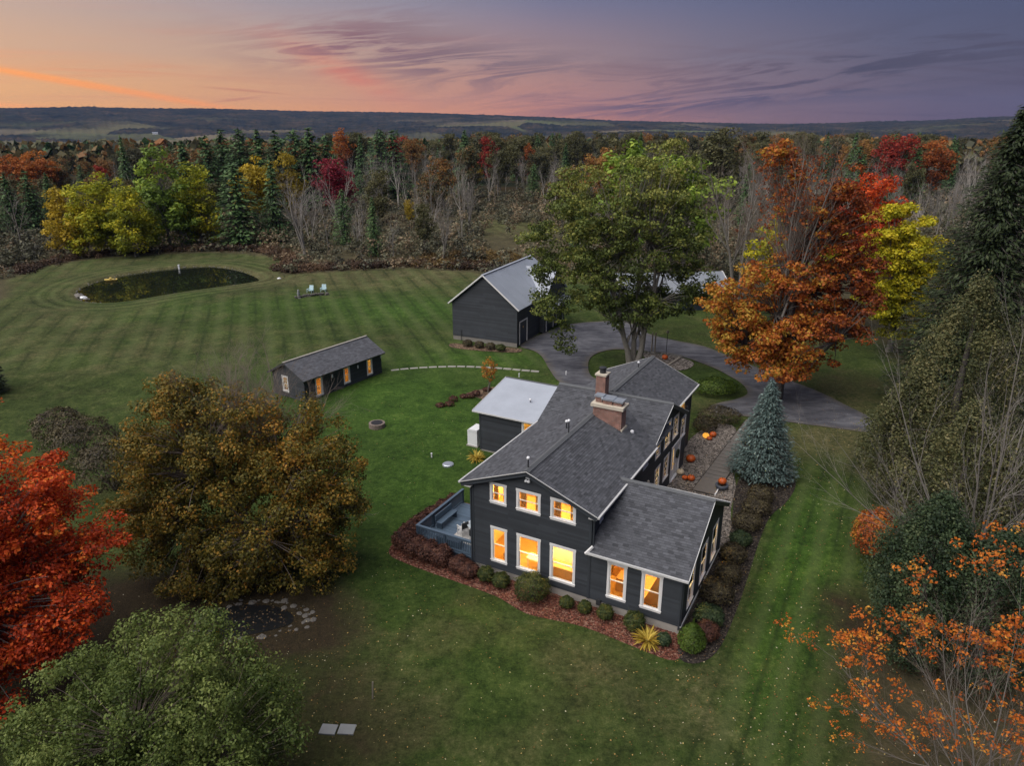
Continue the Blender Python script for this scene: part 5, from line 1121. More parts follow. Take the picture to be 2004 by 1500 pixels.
cedar(1790, 985, 735, 2.5, 23, 'lower olive cedar where the drive leaves the lawn', 22000, size=.13)
cedar(1995, 960, 640, 3.2, 24, 'olive cedar half hidden beyond the tall olive one', 18000, size=.14)
cedar(1900, 1130, 800, 2.8, 25, 'dense olive cedar crowding the foot of the leafless tree', 26000, size=.12)
cedar(1960, 1330, 1060, 2.4, 26, 'dark low cedar behind the half-bare orange tree', 24000, 'leaf_juniper', .12)
cedar(1735, 935, 800, 1.8, 27, 'small rounded olive cedar at the drive edge', 12000, size=.12)
cedar(2010, 1180, 860, 2.8, 28, 'olive cedar at the end of the cedar row', 18000, size=.13)
# little rust shrub between lawn and cedars
b = gpt(1708, 1092); shrub('rust_shrub', b, 1.3, 1.2, 2.9, 4200, .13, 'leaf_rust', 'rust-red shrub on the lawn edge below the cedars', 31)
# Norway spruce at the edge
b, hh = stand(1975, 205, 800); r = np.random.default_rng(41); root = plant('norway_spruce', b, 'huge dark spruce with drooping boughs towering over the cedars', 'tree')
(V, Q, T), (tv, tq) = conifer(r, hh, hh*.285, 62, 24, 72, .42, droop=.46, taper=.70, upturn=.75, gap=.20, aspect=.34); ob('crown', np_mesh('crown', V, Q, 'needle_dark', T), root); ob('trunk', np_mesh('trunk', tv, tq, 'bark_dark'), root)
# yellow tree
b, hh = stand(1782, 376, 690)
leafy_tree('yellow_locust', b, [(-.3, 0, hh*.62, 3.4, 3.4, hh*.34), (-2.2, 0, hh*.74, 2.4, 2.4, hh*.22), (2.2, 0, hh*.52, 2.2, 2.6, hh*.26), (.2, -1, hh*.28, 3.0, 2.6, hh*.2), (-1.2, -.5, hh*.45, 3.2, 2.8, hh*.25)], 300, 110, .26, .80, 'leaf_yellow', 'bright lemon yellow tree between the red oak and the huge spruce', .3, (0, 0, hh*.7), 104, flat=.55, up=.6, tintf=lambda C: .3+.55*C[:, 2]/hh)
# red oak over the drive
b = gpt(1520, 782); hh = rise(np.array(b), 262)
ol = lobes_px(b, [(1545, 630, 160, 66, 0, 5.0), (1520, 700, 118, 42, -.5, 4.4), (1418, 590, 52, 38, 0, 2.6), (1640, 600, 78, 80, .5, 4.0), (1660, 470, 46, 92, 1.0, 2.8), (1650, 370, 36, 46, 1.2, 2.0), (1690, 540, 30, 66, .5, 2.0), (1540, 540, 110, 44, .5, 4.0), (1535, 310, 34, 34, 1.5, 1.8), (1600, 440, 52, 66, 1.5, 2.6), (1560, 380, 40, 50, 1.5, 2.0), (1480, 660, 70, 44, -1, 3.0)])
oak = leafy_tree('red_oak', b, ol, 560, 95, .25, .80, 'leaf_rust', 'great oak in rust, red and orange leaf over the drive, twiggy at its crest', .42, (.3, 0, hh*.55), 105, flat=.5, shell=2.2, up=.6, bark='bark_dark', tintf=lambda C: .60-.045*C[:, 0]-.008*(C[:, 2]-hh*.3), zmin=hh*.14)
r = np.random.default_rng(6)
g = grow(r, np.array([[0, 0, hh*.34]]*9)+r.normal(0, .5, (9, 3)), np.array([[-.05, .1, 1]]*9)+r.normal(0, .24, (9, 3)), np.full(9, hh*.62)*r.uniform(.8, 1.05, 9), np.full(9, .11), [(9, .04, .05, 13, .2, 28, .40, .5), (6, .08, .10, 10, .15, 30, .5, .55), (5, .1, .08, 7, .1, 30, .55, .6), (3, .1, .05, 0, 0, 0, 0, 0)])
v2, q2 = tubes(g[:2], 5); ob('bare_limbs', np_mesh('bare_limbs', v2, q2, 'bark_grey', smooth=True), oak); v2, q2 = tubes(g[2:], 3); ob('bare_twigs', np_mesh('bare_twigs', v2, q2, 'twig_brown'), oak)
tips = g[2][0][:, -1]; tips = tips[tips[:, 2] < hh*.93]; sel = tips[r.random(len(tips)) < .5]; V, Q, t = clump_leaves(r, sel, 9, .32, .7, .17, np.clip(.28+r.normal(0, .15, len(sel)), 0, 1)); ob('thin_foliage', np_mesh('thin_foliage', V, Q, 'leaf_rust', t), oak)
# golden tree seen behind the oak
b = gpt(1545, 640); hh = rise(np.array(b), 395)
leafy_tree('golden_tree', b, [(0, 0, hh*.68, 5.2, 4.6, hh*.28), (-3.0, 0, hh*.6, 3.0, 3.0, hh*.24)], 90, 75, .36, 1.0, 'leaf_yellow', 'golden tree glimpsed behind the bare crest of the oak', .3, (0, 0, hh*.7), 106, flat=.6, tintf=lambda C: .45+0*C[:, 0])
# scarlet maple behind the oak
b = gpt(1660, 640); hh = rise(np.array(b), 320)
leafy_tree('scarlet_maple', b, [(0, 0, hh*.66, 4.0, 4.0, hh*.30), (1.8, 0, hh*.5, 3.4, 3.2, hh*.26)], 170, 90, .32, 1.0, 'leaf_red', 'deep scarlet maple standing just behind the oak', .3, (0, 0, hh*.7), 107, flat=.6, tintf=lambda C: .10+.012*C[:, 2])
# bare tree between the green maple and the oak
b = gpt(1440, 610); hh = rise(np.array(b), 275); r = np.random.default_rng(51); root = plant('bare_brown_tree', b, 'leafless brown tree between the green maple and the oak', 'tree')
g = bare_tree_mesh(r, hh, .26, 36, 12, 9, 6, multi=3, lean=.14, n4=3, upb=.12); v2, q2 = tubes(g[:2], 5); ob('trunk', np_mesh('trunk', v2, q2, 'bark_grey', smooth=True), root); v2, q2 = tubes(g[2:], 3); ob('twigs', np_mesh('twigs', v2, q2, 'twig_brown'), root)
# green maple with three trunks
b = gpt(1238, 712); hh = rise(np.array(b), 268); W_ = 9.6
gl = lobes_px(b, [(1128, 425, 92, 88, 0, 4.4), (1180, 520, 120, 92, -.5, 4.6), (1290, 352, 88, 72, 1.5, 4.0), (1318, 455, 72, 96, 1.5, 3.6), (1078, 600, 46, 36, -1.5, 2.0), (1108, 662, 26, 22, -1.8, 1.2), (1240, 596, 105, 40, 0, 4.2), (1138, 345, 42, 26, .5, 2.2), (1062, 470, 44, 40, 0, 2.6), (1215, 440, 70, 70, 0, 4.0), (1360, 560, 40, 55, 1.5, 2.4), (1300, 578, 62, 36, .5, 2.6), (1082, 535, 34, 30, -1.0, 1.8), (1050, 530, 26, 20, -1.0, 1.4)])
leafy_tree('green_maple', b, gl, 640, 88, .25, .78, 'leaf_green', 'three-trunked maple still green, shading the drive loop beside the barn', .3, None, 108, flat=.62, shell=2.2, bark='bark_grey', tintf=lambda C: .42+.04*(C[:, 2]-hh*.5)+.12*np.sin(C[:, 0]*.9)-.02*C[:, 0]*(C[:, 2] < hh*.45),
           trunks=[((-.25, 0, -.3), (-2.4, -.3, hh*.42), .32), ((.1, .3, -.3), (.2, .8, hh*.46), .28), ((.35, -.1, -.3), (2.1, .2, hh*.42), .31)], nmain=18)
# blue spruce
b = gpt(1488, 932); hh = rise(np.array(b), 745); r = np.random.default_rng(61); root = plant('blue_spruce', b, 'silvery blue spruce of neat cone shape beside the front walk', 'tree')
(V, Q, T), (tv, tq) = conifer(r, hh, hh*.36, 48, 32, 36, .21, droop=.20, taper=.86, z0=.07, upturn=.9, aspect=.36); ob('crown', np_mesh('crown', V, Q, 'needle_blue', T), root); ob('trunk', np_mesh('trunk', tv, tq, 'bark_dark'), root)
# sapling in the bed, dark conifer at the picture's left edge, dark bushes between the red and the brown tree
b = gpt(958, 770); hh = rise(np.array(b), 700)
leafy_tree('sapling', b, [(0, 0, hh*.68, .75, .75, hh*.32)], 34, 26, .13, .28, 'leaf_rust', 'slender young tree with a few amber leaves in the strewn bed', .05, (0, 0, hh*.8), 109, nmain=5, tintf=lambda C: .75+0*C[:, 0])
b = gpt(-28, 770); hh = rise(np.array(b), 618); r = np.random.default_rng(62); root = plant('dark_fir', b, 'dark fir at the lawn edge above the red maple', 'tree')
(V, Q, T), (tv, tq) = conifer(r, hh, hh*.30, 26, 16, 14, .42, droop=.3, upturn=.7); ob('crown', np_mesh('crown', V, Q, 'needle_dark', T), root); ob('trunk', np_mesh('trunk', tv, tq, 'bark_dark'), root)
for k, (px, py, rx, h, lab) in enumerate(((170, 905, 2.6, 3.2, 'dark brown thicket shrub between the scarlet maple and lawn'), (225, 960, 2.4, 3.4, 'dark olive shrub tucked under the copper-leaved tree'), (120, 860, 2.0, 2.4, 'low dark shrub on the mown edge above the scarlet maple'))):
    shrub('thicket_shrub', gpt(px, py), rx, rx, h, 4200, .15, 'leaf_brownbush', lab, 70+k, group='thicket shrubs by the scarlet maple')

# ---- shrubs around the house
HS = [('clipped_boxwood', 1.25, -.75, .48, .45, .85, 'leaf_box', 'tall leggy green boxwood next to the barberry hedge'), ('clipped_boxwood', 2.25, -.80, .50, .48, .80, 'leaf_box', 'rounded boxwood between the narrow and middle ground-floor windows'), ('clipped_boxwood', 4.25, -1.0, .92, .88, 1.45, 'leaf_box', 'biggest clipped round yew in the red mulch bed'), ('clipped_boxwood', 6.15, -.72, .36, .34, .62, 'leaf_box', 'small round boxwood beneath the widest ground-floor window'), ('clipped_boxwood', 7.15, -.68, .34, .34, .68, 'leaf_box', 'small upright boxwood near the dark meter box'), ('clipped_boxwood', 8.25, -.62, .42, .42, .75, 'leaf_box', 'middle-sized boxwood under the first window of the wing'), ('clipped_boxwood', 9.85, -.72, .56, .54, .95, 'leaf_box', 'round boxwood beneath the last wing window'), ('clipped_boxwood', 11.5, -1.1, .36, .34, .62, 'leaf_juniper', 'little dark boxwood between golden grass and the cone')]
for k, (nm, u, v, rx, ry, h, mt, lab) in enumerate(HS):
    p = hl(u, v); shrub(nm, (p[0], p[1], gz(p[0], p[1])), rx, ry, h, int(2600+2600*rx*h), .075, mt, lab, 80+k, group='clipped shrubs along the front foundation')
p = hl(12.75, -.75); shrub('cone_arborvitae', (p[0], p[1], 0), .80, .80, 1.75, 6500, .075, 'leaf_lime', 'bright green egg-shaped arborvitae at the corner of the wing', 95, cone=True)
p = hl(13.2, .35); shrub('red_barberry', (p[0], p[1], 0), .6, .6, .9, 2600, .075, 'leaf_barberry', 'small dark red barberry behind the egg-shaped arborvitae', 96)
SB = [(13.0, 1.6, .75, .9, 'leaf_juniper', 'grey-green juniper at the near end of the dark mulch bed'), (12.9, 3.6, .95, 1.2, 'leaf_brownbush', 'large brown shrub under the middle side window'), (13.05, 5.6, .75, .95, 'leaf_brownbush', 'brown twiggy shrub under the last side window'), (12.9, 7.4, .75, 1.0, 'leaf_brownbush', 'brown shrub at the back corner of the wing'), (12.95, 9.1, .62, .8, 'leaf_juniper', 'olive shrub midway along the dark mulch bed'), (12.95, 10.9, .85, 1.0, 'leaf_brownbush', 'broad brown shrub before the dark planter'), (13.1, 12.9, .9, 1.0, 'leaf_brownbush', 'spreading olive brown shrub in front of the blue spruce'), (13.0, 14.7, .85, .95, 'leaf_brownbush', 'brown shrub closest to the blue spruce')]
for k, (u, v, rx, h, mt, lab) in enumerate(SB):
    p = hl(u, v); shrub('bed_shrub', (p[0], p[1], gz(p[0], p[1])), rx, rx, h, 3200, .085, mt, lab, 110+k, group='shrubs along the side of the wing')
HB = [(-4.75, 5.3, .55, .9), (-4.8, 4.2, .6, 1.0), (-4.85, 3.1, .62, 1.05), (-4.9, 2.0, .66, 1.1), (-4.9, .9, .7, 1.15), (-4.7, -.15, .78, 1.2), (-3.7, -.5, .75, 1.2), (-2.75, -.55, .75, 1.15), (-1.85, -.55, .72, 1.1), (-.6, -.55, .62, .8), (.15, -.75, .55, .75)]
for k, (u, v, rx, h) in enumerate(HB):
    p = hl(u, v); shrub('barberry_bush', (p[0], p[1], 0), rx, rx, h, 3000, .10, 'leaf_barberry', 'wine-brown barberry bush in the hedge around the deck', 130+k, group='barberry hedge round the deck')
def fountain(name, loc, n, L, material, label, seed, rad=.12):
    r = np.random.default_rng(seed); root = plant(name, loc, label, 'plant'); a = r.random(n)*6.28; tilt = r.uniform(.25, 1.15, n); l = L*r.uniform(.7, 1.1, n); k = 5; P = np.zeros((n, k, 3)); d = np.stack([np.cos(a)*np.sin(tilt), np.sin(a)*np.sin(tilt), np.cos(tilt)], -1); P[:, 0] = np.stack([np.cos(a), np.sin(a), 0*a], -1)*rad*r.random((n, 1))
    for j in range(1, k): d = unit(d+np.array([0, 0, -.28])); P[:, j] = P[:, j-1]+d*(l/(k-1))[:, None]
    S = np.stack([-np.sin(a), np.cos(a), 0*a], -1)[:, None]*np.array([.5, .9, 1., .7, .1])[None, :, None]*.035
    V = np.stack([P-S, P+S], 2).reshape(-1, 3); I = np.arange(n*k*2).reshape(n, k, 2); Q = np.stack([I[:, :-1, 0], I[:, :-1, 1], I[:, 1:, 1], I[:, 1:, 0]], -1).reshape(-1, 4)
    ob('blades', np_mesh('blades', V, Q, material, np.repeat(r.random(n), k-1)), root); mb = MB(); mb.lathe([(rad, -.05), (rad*.8, .05), (.02, .09)], 8); mb.build('root_crown', 'bark_dark', root); return root
p = hl(10.75, -1.25); fountain('golden_grass', (p[0], p[1], .0), 150, .85, 'grass_gold', 'fountain of golden ornamental grass in the red mulch', 150)
p = hl(-6.6, 11.2); fountain('hosta_clump', (p[0], p[1], gz(*p[:2])), 110, .80, 'grass_gold', 'yellow hosta clump below the pale-roofed wing', 151)
p = at(1400, 770); shrub('yellow_shrub', (p[0], p[1], gz(*p[:2])), 1.9, 1.6, 1.3, 3800, .13, 'leaf_lime', 'low yellow-green shrub on the grass island by the far gable', 152)
p = hl(7.5, 26.5); shrub('brown_spirea', (p[0], p[1], gz(*p[:2])), 1.7, 1.4, 1.3, 4200, .10, 'leaf_brownbush', 'loose brown shrub between gravel bed and drive', 153)
p = hl(6.9, 24.2); shrub('dark_leafless_shrub', (p[0], p[1], gz(*p[:2])), 1.0, 1.0, 1.2, 2400, .10, 'leaf_brownbush', 'dark shrub at the far corner of the house', 154)
for k, (px, py) in enumerate(((915, 674), (938, 677), (960, 680), (980, 683))):
    shrub('barn_shrub', gpt(px, py+4), .55, .5, .7, 900, .13, 'leaf_brownbush' if k < 3 else 'leaf_box', ('withered brown plant at the stone end of the barn footing', 'withered plant by the pipe on the barn gable', 'brown tuft midway along the barn gable', 'small green shrub near the barn corner')[k], 160+k, group='plants along the barn footing')
for k in range(7):
    t = k/6; p = at(862+t*88+4*math.sin(k*2.3), 797-t*29+3*math.sin(k*1.7)); shrub('low_hedge_plant', (p[0], p[1], gz(*p[:2])), .42, .34, .36+.08*(k % 3), 500, .10, 'leaf_barberry', 'low brown leafless plant in the row of the strewn bed', 170+k, group='row of brown plants in the strewn bed')
# ------------------------------------------------------------------ the woods
R_ = np.random.default_rng(77)
def proto_conifer(seed, lv=26, per=13, spr=15, size=.72, rb=4.3, droop=.25, h=18., taper=.85): return conifer(np.random.default_rng(seed), h, rb, lv, per, spr, size, droop=droop, taper=taper, upturn=.5, z0=.05)
PC = []
for s_, kw in ((1, {}), (2, dict(rb=5.0, taper=.74)), (3, dict(rb=3.4)), (4, dict(rb=5.4, taper=.62, lv=22, droop=.08))):
    (V, Q, T), (tv, tq) = proto_conifer(s_, **kw); PC.append((np_mesh('trunk', tv, tq, 'bark_dark'), np_mesh('crown', V, Q, 'needle_wood', T)))
def proto_leafy(seed, material, h=17., ncl=75, nl=62, size=.46, w=4.2, low=.32, narrow=1.):
    r = np.random.default_rng(seed); lob = [(0, 0, h*.66, w*narrow, w*narrow, h*.33), (r.uniform(-1.5, 1.5), r.uniform(-1.5, 1.5), h*.5, w*.85*narrow, w*.85*narrow, h*.26), (r.uniform(-1.5, 1.5), r.uniform(-1.5, 1.5), h*.78, w*.6*narrow, w*.6*narrow, h*.2)]
    C = lobe_centres(r, lob, ncl, 2.6, h*low*.6); V, Q, t = clump_leaves(r, C, nl, 1.25, .75, size, np.clip(.45+.02*(C[:, 2]-h*.6)+r.normal(0, .12, ncl), 0, 1))
    tv, tq = tubes(limbs_to(r, C, (0, 0, h*.75), (0, 0, -.5), .2, 8), 5); return np_mesh('trunk', tv, tq, 'bark_grey'), np_mesh('crown', V, Q, material, t)
PL = {m: [proto_leafy(10+i*7+k, m) for k in range(3)] for i, m in enumerate(('wood_mixed', 'wood_olive', 'wood_green', 'wood_yellow', 'wood_orange', 'wood_red'))}
def proto_full(seed, material, h=17., ncl=120, nl=60, size=.44, w=3.9):
    r = np.random.default_rng(seed); lob = [(0, 0, h*.30, w, w, h*.26), (r.uniform(-1, 1), r.uniform(-1, 1), h*.55, w*.95, w*.95, h*.28), (r.uniform(-.8, .8), r.uniform(-.8, .8), h*.80, w*.55, w*.55, h*.20), (r.uniform(-2, 2), r.uniform(-2, 2), h*.42, w*.8, w*.8, h*.2)]
    C = lobe_centres(r, lob, ncl, 2.6, .8); V, Q, t = clump_leaves(r, C, nl, 1.15, .8, size, np.clip(.50+.012*(C[:, 2]-h*.5)+.2*np.sin(C[:, 0]*1.1+C[:, 2]*.7)+r.normal(0, .12, ncl), 0, 1))
    tv, tq = tubes(limbs_to(r, C, (0, 0, h*.75), (0, 0, -.5), .2, 8), 5); return np_mesh('trunk', tv, tq, 'bark_grey'), np_mesh('crown', V, Q, material, t)
for i, (k, m_) in enumerate((('full_lime', 'wood_lime'), ('full_yellow', 'wood_yellow'), ('full_green', 'wood_green'))): PL[k] = [proto_full(60+i*5+j, m_) for j in range(3)]
PL['wood_crimson'] = [proto_leafy(91, 'wood_crimson', ncl=80)]
PB = []
for s_ in range(5):
    r = np.random.default_rng(300+s_); g = bare_tree_mesh(r, 15., .17, 26, 9, 6, 4, multi=1+(s_ % 3), lean=.10, upb=.16); v1, q1 = tubes(g[:2], 4); v2, q2 = tubes(g[2:], 3)
    PB.append((np_mesh('trunk', v1, q1, 'bark_pale' if s_ % 2 else 'bark_grey', smooth=True), np_mesh('crown', v2*np.array([1, 1, 1.]), q2, 'twig_grey')))
def put(kind, x, y, h, w, label, group, name, seed=None, rot=None):
    """one woodland tree: root > trunk, crown"""
    tm, cm = kind; z = gz(x, y) if math.hypot(x, y) < 380 else terrain_z(x, y)
    root = plant(name, (x, y, z-.1), label, 'tree', group, float(R_.uniform(0, 6.28)) if rot is None else rot); root.scale = (w, w, h)
    ob('trunk', tm, root); ob('crown', cm, root); return root
LBL = {'conifer': ('woodland_spruce', 'dark green spruce in the woods beyond the lawn', 'spruces of the woods'),
       'bare': ('bare_woodland_tree', 'leafless grey tree in the woods beyond the lawn', 'leafless trees of the woods'),
       'wood_mixed': ('woodland_tree', 'russet brown tree in the woods beyond the lawn', 'russet trees of the woods'),
       'wood_olive': ('olive_woodland_tree', 'dull olive tree in the woods beyond the lawn', 'olive trees of the woods')}
def wood(kind, x, y, h, wf=1.):
    nm, lab, gr = LBL[kind]
    p = PC[R_.integers(len(PC))] if kind == 'conifer' else PB[R_.integers(len(PB))] if kind == 'bare' else PL[kind][R_.integers(3)]
    h0 = 18. if kind == 'conifer' else 15. if kind == 'bare' else 17.
    px = 1002+1412*x/(y*math.cos(PITCH)+(CAM_H-h/2)*math.sin(PITCH))
    zone = ('above the golden pond thicket' if px < 300 else 'behind the pond' if px < 640 else 'behind the far lawn' if px < 1000 else 'behind the barn and green maple' if px < 1450 else 'beyond the oak and yellow tree')
    rank = 'at the wood edge' if y < 185 else 'within the woods' if y < 280 else 'deep in the woods'
    size = 'tall' if h > 15.5 else 'low' if h < 10.5 else 'middling'
    put(p, x, y, h/h0, h/h0*wf*R_.uniform(.85, 1.15), ' '.join(f"{size} {lab.split(' in the woods')[0]} {rank} {zone}".replace(' of the woods', '').replace('dark green spruce', 'dark spruce').split()[:16]), gr, nm)
# single trees one can pick out: (kind, x in the survey, base row, top row, width factor, label)
def pick(kind, px, by, ty, wf, label, name, variant=0):
    b, h = stand(px, ty, by, .55); p = PC[variant] if kind == 'conifer' else PB[variant] if kind == 'bare' else PL[kind][variant]
    h0 = 18. if kind == 'conifer' else 15. if kind == 'bare' else 17.; put(p, b[0], b[1], h/h0, h/h0*wf, label, None, name)
pick('full_yellow', 124, 502, 360, 1.25, 'golden yellow tree at the near end of the pond thicket', 'golden_poplar', 0)
pick('full_lime', 205, 498, 336, 1.45, 'lime green tree between the golden one and the tall green one by the pond', 'lime_poplar', 1)
pick('full_lime', 252, 503, 348, 1.1, 'low yellow tree at the feet of the lime green one', 'yellow_birch', 1)
pick('full_green', 318, 486, 278, 1.25, 'tallest green tree behind the pond', 'green_poplar', 0)
pick('full_lime', 385, 480, 308, 1.15, 'olive green tree beside the tallest one behind the pond', 'olive_poplar', 2)
pick('full_yellow', 392, 478, 405, 1.5, 'small bright yellow tree behind the middle of the pond', 'young_yellow_tree', 2)
pick('full_lime', 160, 502, 348, 1.2, 'yellow tree tucked between the golden and lime green ones', 'yellow_poplar', 2)
pick('full_lime', 275, 495, 372, 1.2, 'fresh green tree beside the low yellow one by the pond', 'fresh_green_poplar', 0)
pick('wood_olive', 350, 478, 345, 1.2, 'olive brown tree in front of the tallest green one', 'olive_brown_poplar', 1)
pick('conifer', 465, 478, 318, 1.7, 'broad dark spruce behind the far bank of the pond', 'pond_spruce', 1)
pick('wood_yellow', 500, 458, 302, 1.1, 'pale yellow slender tree in front of tall spruces', 'yellow_aspen', 0)
pick('wood_yellow', 560, 448, 298, 1.0, 'thin amber tree in front of tall spruces', 'amber_aspen', 1)
pick('conifer', 535, 472, 300, 1.0, 'dark spruce beside the slender yellow tree', 'wood_spruce', 0)
pick('bare', 590, 502, 330, 1.35, 'pale grey leafless tree fanning out at the end of the pond lawn', 'fan_shaped_bare_tree', 2)
pick('wood_crimson', 656, 440, 305, 1.25, 'magenta red tree above grey bare stems', 'crimson_tree', 0)
pick('bare', 668, 470, 330, 1.0, 'slim bare tree below the magenta crown', 'slim_bare_tree', 1)
pick('wood_yellow', 802, 452, 388, .75, 'small golden tree alone in the brush', 'golden_sapling', 2)
pick('wood_yellow', 928, 375, 312, .95, 'yellow tree beside the vermilion maple in the woods', 'yellow_wood_maple', 0)
pick('wood_red', 958, 370, 265, 1.0, 'vermilion maple standing out from the grey woods', 'vermilion_maple', 1)
pick('wood_orange', 1032, 360, 277, 1.0, 'dull orange round tree next to the vermilion maple', 'orange_wood_maple', 1)
pick('wood_red', 780, 350, 262, 1.1, 'red-orange tree before a pair of spruces', 'red_wood_maple', 0)
pick('wood_orange', 672, 345, 252, 1.0, 'orange crown behind the tall spruces', 'orange_crown_tree', 2)
pick('wood_orange', 30, 400, 300, 1.3, 'red-orange maple at the edge of the valley', 'orange_valley_maple', 0)
pick('wood_orange', 75, 400, 292, 1.3, 'burnt orange maple next to the valley edge', 'burnt_orange_maple', 1)
pick('wood_red', 200, 390, 320, .9, 'dark red tree above the lime green one', 'dark_red_tree', 2)
pick('conifer', 245, 400, 262, .85, 'lone pointed spruce above russet crowns', 'pointed_spruce', 2)
pick('conifer', 708, 395, 262, .9, 'isolated spruce behind the bare stems', 'isolated_spruce', 0)
pick('conifer', 858, 400, 285, .7, 'narrow light green spruce among bare trunks', 'narrow_spruce', 2)
pick('conifer', 910, 385, 252, 1.0, 'dark spruce left of the vermilion maple'.replace('left of', 'next to'), 'dark_wood_spruce', 1)
pick('conifer', 1045, 385, 318, 1.1, 'young spruce in front of the orange round tree', 'young_wood_spruce', 3)
pick('wood_red', 1752, 395, 258, 1.35, 'crimson-orange maple over the grey stand of trunks', 'crimson_stand_maple', 0)
pick('wood_orange', 1828, 395, 270, 1.15, 'tawny maple beside the crimson one over grey trunks', 'tawny_maple', 1)
pick('wood_olive', 1408, 420, 245, 1.25, 'olive green dense tree behind the green maple', 'olive_dense_tree', 0)
pick('wood_green', 1255, 560, 275, 1.2, 'second green maple behind the three-trunked one', 'second_green_maple', 1)
pick('wood_green', 1345, 560, 300, 1.2, 'third green maple joined to the one behind the three trunks', 'third_green_maple', 2)
pick('bare', 30, 500, 370, 1.4, 'sprawling bare tree at the brushy margin by the lawn', 'sprawling_bare_tree', 0)
for k, (px, by, ty) in enumerate(((20, 470, 335), (60, 468, 330), (100, 462, 335), (-30, 480, 330))): pick('conifer', px, by, ty, 1.15, 'green spruce of the dense clump by the golden tree', 'clump_spruce', k)
for k, (px, by, ty) in enumerate(((440, 420, 250), (475, 425, 248), (510, 425, 250), (545, 420, 252), (580, 415, 250), (610, 415, 246), (640, 412, 262), (365, 425, 272), (410, 425, 262), (745, 385, 250), (770, 385, 252))): pick('conifer', px, by, ty, 1.35, 'tall spruce of the dark stand above the pond', 'tall_stand_spruce', (1, 3, 0, 1, 3)[k % 5])
for o in list(COL.objects):
    if o.name.startswith('clump_spruce'): o['group'] = 'spruce clump by the golden tree'
    if o.name.startswith('tall_stand_spruce'): o['group'] = 'dark spruce stand above the pond'
# fill: bare trees up front, mixed crowns and spruces behind; kept clear of the meadow and the yard
def clear(x, y):
    return inside_dist(np.array([x]), np.array([y]), LAWN)[0] < -2.5
cnt = {'bare': 0, 'conifer': 0, 'wood_mixed': 0, 'wood_olive': 0}
def frustum(y): return (-.72*y-8, .74*y+10)
tries = 0; placed = []
while sum(cnt.values()) < 620 and tries < 9000:
    tries += 1; y = 125+330*R_.random()**1.25; lo, hi = frustum(y); x = R_.uniform(lo, hi)
    if not clear(x, y): continue
    px = 1002+1412*x/(y*math.cos(PITCH)+CAM_H*math.sin(PITCH))
    if -8 < x < 12 and 120 < y < 215: continue                    # the brushy clearing behind the barn
    if px < 560 and y < 165: continue
    if any((x-a)**2+(y-b)**2 < 3.0**2 for a, b in placed): continue
    u = R_.random()
    if px > 1600: kind = 'bare' if (u < .80 and y < 300) else ('wood_mixed' if u < .6 else 'wood_olive' if u < .85 else 'conifer')
    elif px > 640: kind = 'bare' if (u < .78 and y < 300) else ('wood_olive' if R_.random() < .62 else 'wood_mixed' if R_.random() < .55 else 'conifer')
    else: kind = 'conifer' if u < .16 else 'wood_mixed' if u < .66 else 'bare' if u < .82 else 'wood_olive'
    if kind == 'bare' and y > 330: kind = 'wood_mixed'
    hmax = min(20., (CAM_H-.6)-y*(.006 if px > 640 else .022)+(1.5 if kind == 'conifer' else -1)); h = max(7., hmax*(1-.42*R_.random()**1.6)); h *= .74 if px < 260 else 1.
    if kind == 'bare': h = min(h, R_.uniform(11, 15.5))
    if y < 160: h = min(h, R_.uniform(8, 12.5))
    if px < 660 and y < 215: h = min(h, R_.uniform(8, 12.)); kind = 'bare' if kind == 'wood_mixed' and px > 300 else kind
    if cnt[kind] >= 280: continue
    placed.append((x, y)); cnt[kind] += 1; wood(kind, x, y, h)
# undergrowth: brush along the margin of the woods and under the trees
def brushmass(name, pts, hs, material, label, seed, nl=26, size=.42, clr=.9, dome=True):
    r = np.random.default_rng(seed); C = []; tc = []
    for (x, y), h in zip(pts, hs):
        k = max(3, int(h*2.6)); z = gz(x, y)
        for _ in range(k): C.append((x+r.normal(0, .7), y+r.normal(0, .7), z+r.random()**.8*h)); tc.append(.5)
    C = np.array(C); tc = np.clip(.5+.22*np.sin(C[:, 0]*.33+C[:, 1]*.21)+.15*np.sin(C[:, 0]*.9)+r.normal(0, .15, len(C)), 0, 1)
    V, Q, t = clump_leaves(r, C, nl, clr, .8, size, tc, up=.45); o = ob(name, np_mesh(name, V, Q, material, t)); return tag(o, label, 'undergrowth', kind='stuff')
pts, hs = [], []
while len(pts) < 2900:
    y = 112+150*R_.random()**1.4; lo, hi = frustum(y); x = R_.uniform(lo, hi); d = inside_dist(np.array([x]), np.array([y]), LAWN)[0]
    if d > -1.0: continue
    if -6 < x < 10 and 128 < y < 170 and R_.random() < .93: continue
    pts.append((x, y)); hs.append(R_.uniform(.7, 1.5) if d > -5 else R_.uniform(1.0, 4.2))
brushmass('undergrowth', pts, hs, 'brush', 'grey brown brush filling the margin of the woods', 5, nl=18, size=.46)
pts, hs = [], []
L_ = LAWN; edge = smooth_poly(A([(20, 540), (100, 516), (200, 502), (330, 494), (480, 493), (535, 500), (566, 516), (560, 536), (640, 531), (720, 527), (810, 522), (900, 527), (985, 534)]), 14, closed=False)
for p in edge:
    for k in range(3): q = p+np.array([R_.normal(0, .8), R_.uniform(.6, 3.2)]); pts.append(tuple(q)); hs.append(R_.uniform(.25, 1.0))
brushmass('bramble_edge', pts, hs, 'bramble', 'russet brambles along the edge of the far lawn', 6, nl=40, size=.26, clr=.6)
pts, hs = [], []
mead = A([(800, 516), (860, 500), (950, 494), (1010, 500), (1000, 522), (900, 526), (820, 522)])
for k in range(420):
    q = R_.uniform(mead.min(0), mead.max(0))
    if inside_dist(np.array([q[0]]), np.array([q[1]]), mead)[0] > 0: pts.append(tuple(q)); hs.append(R_.uniform(.5, 1.1))
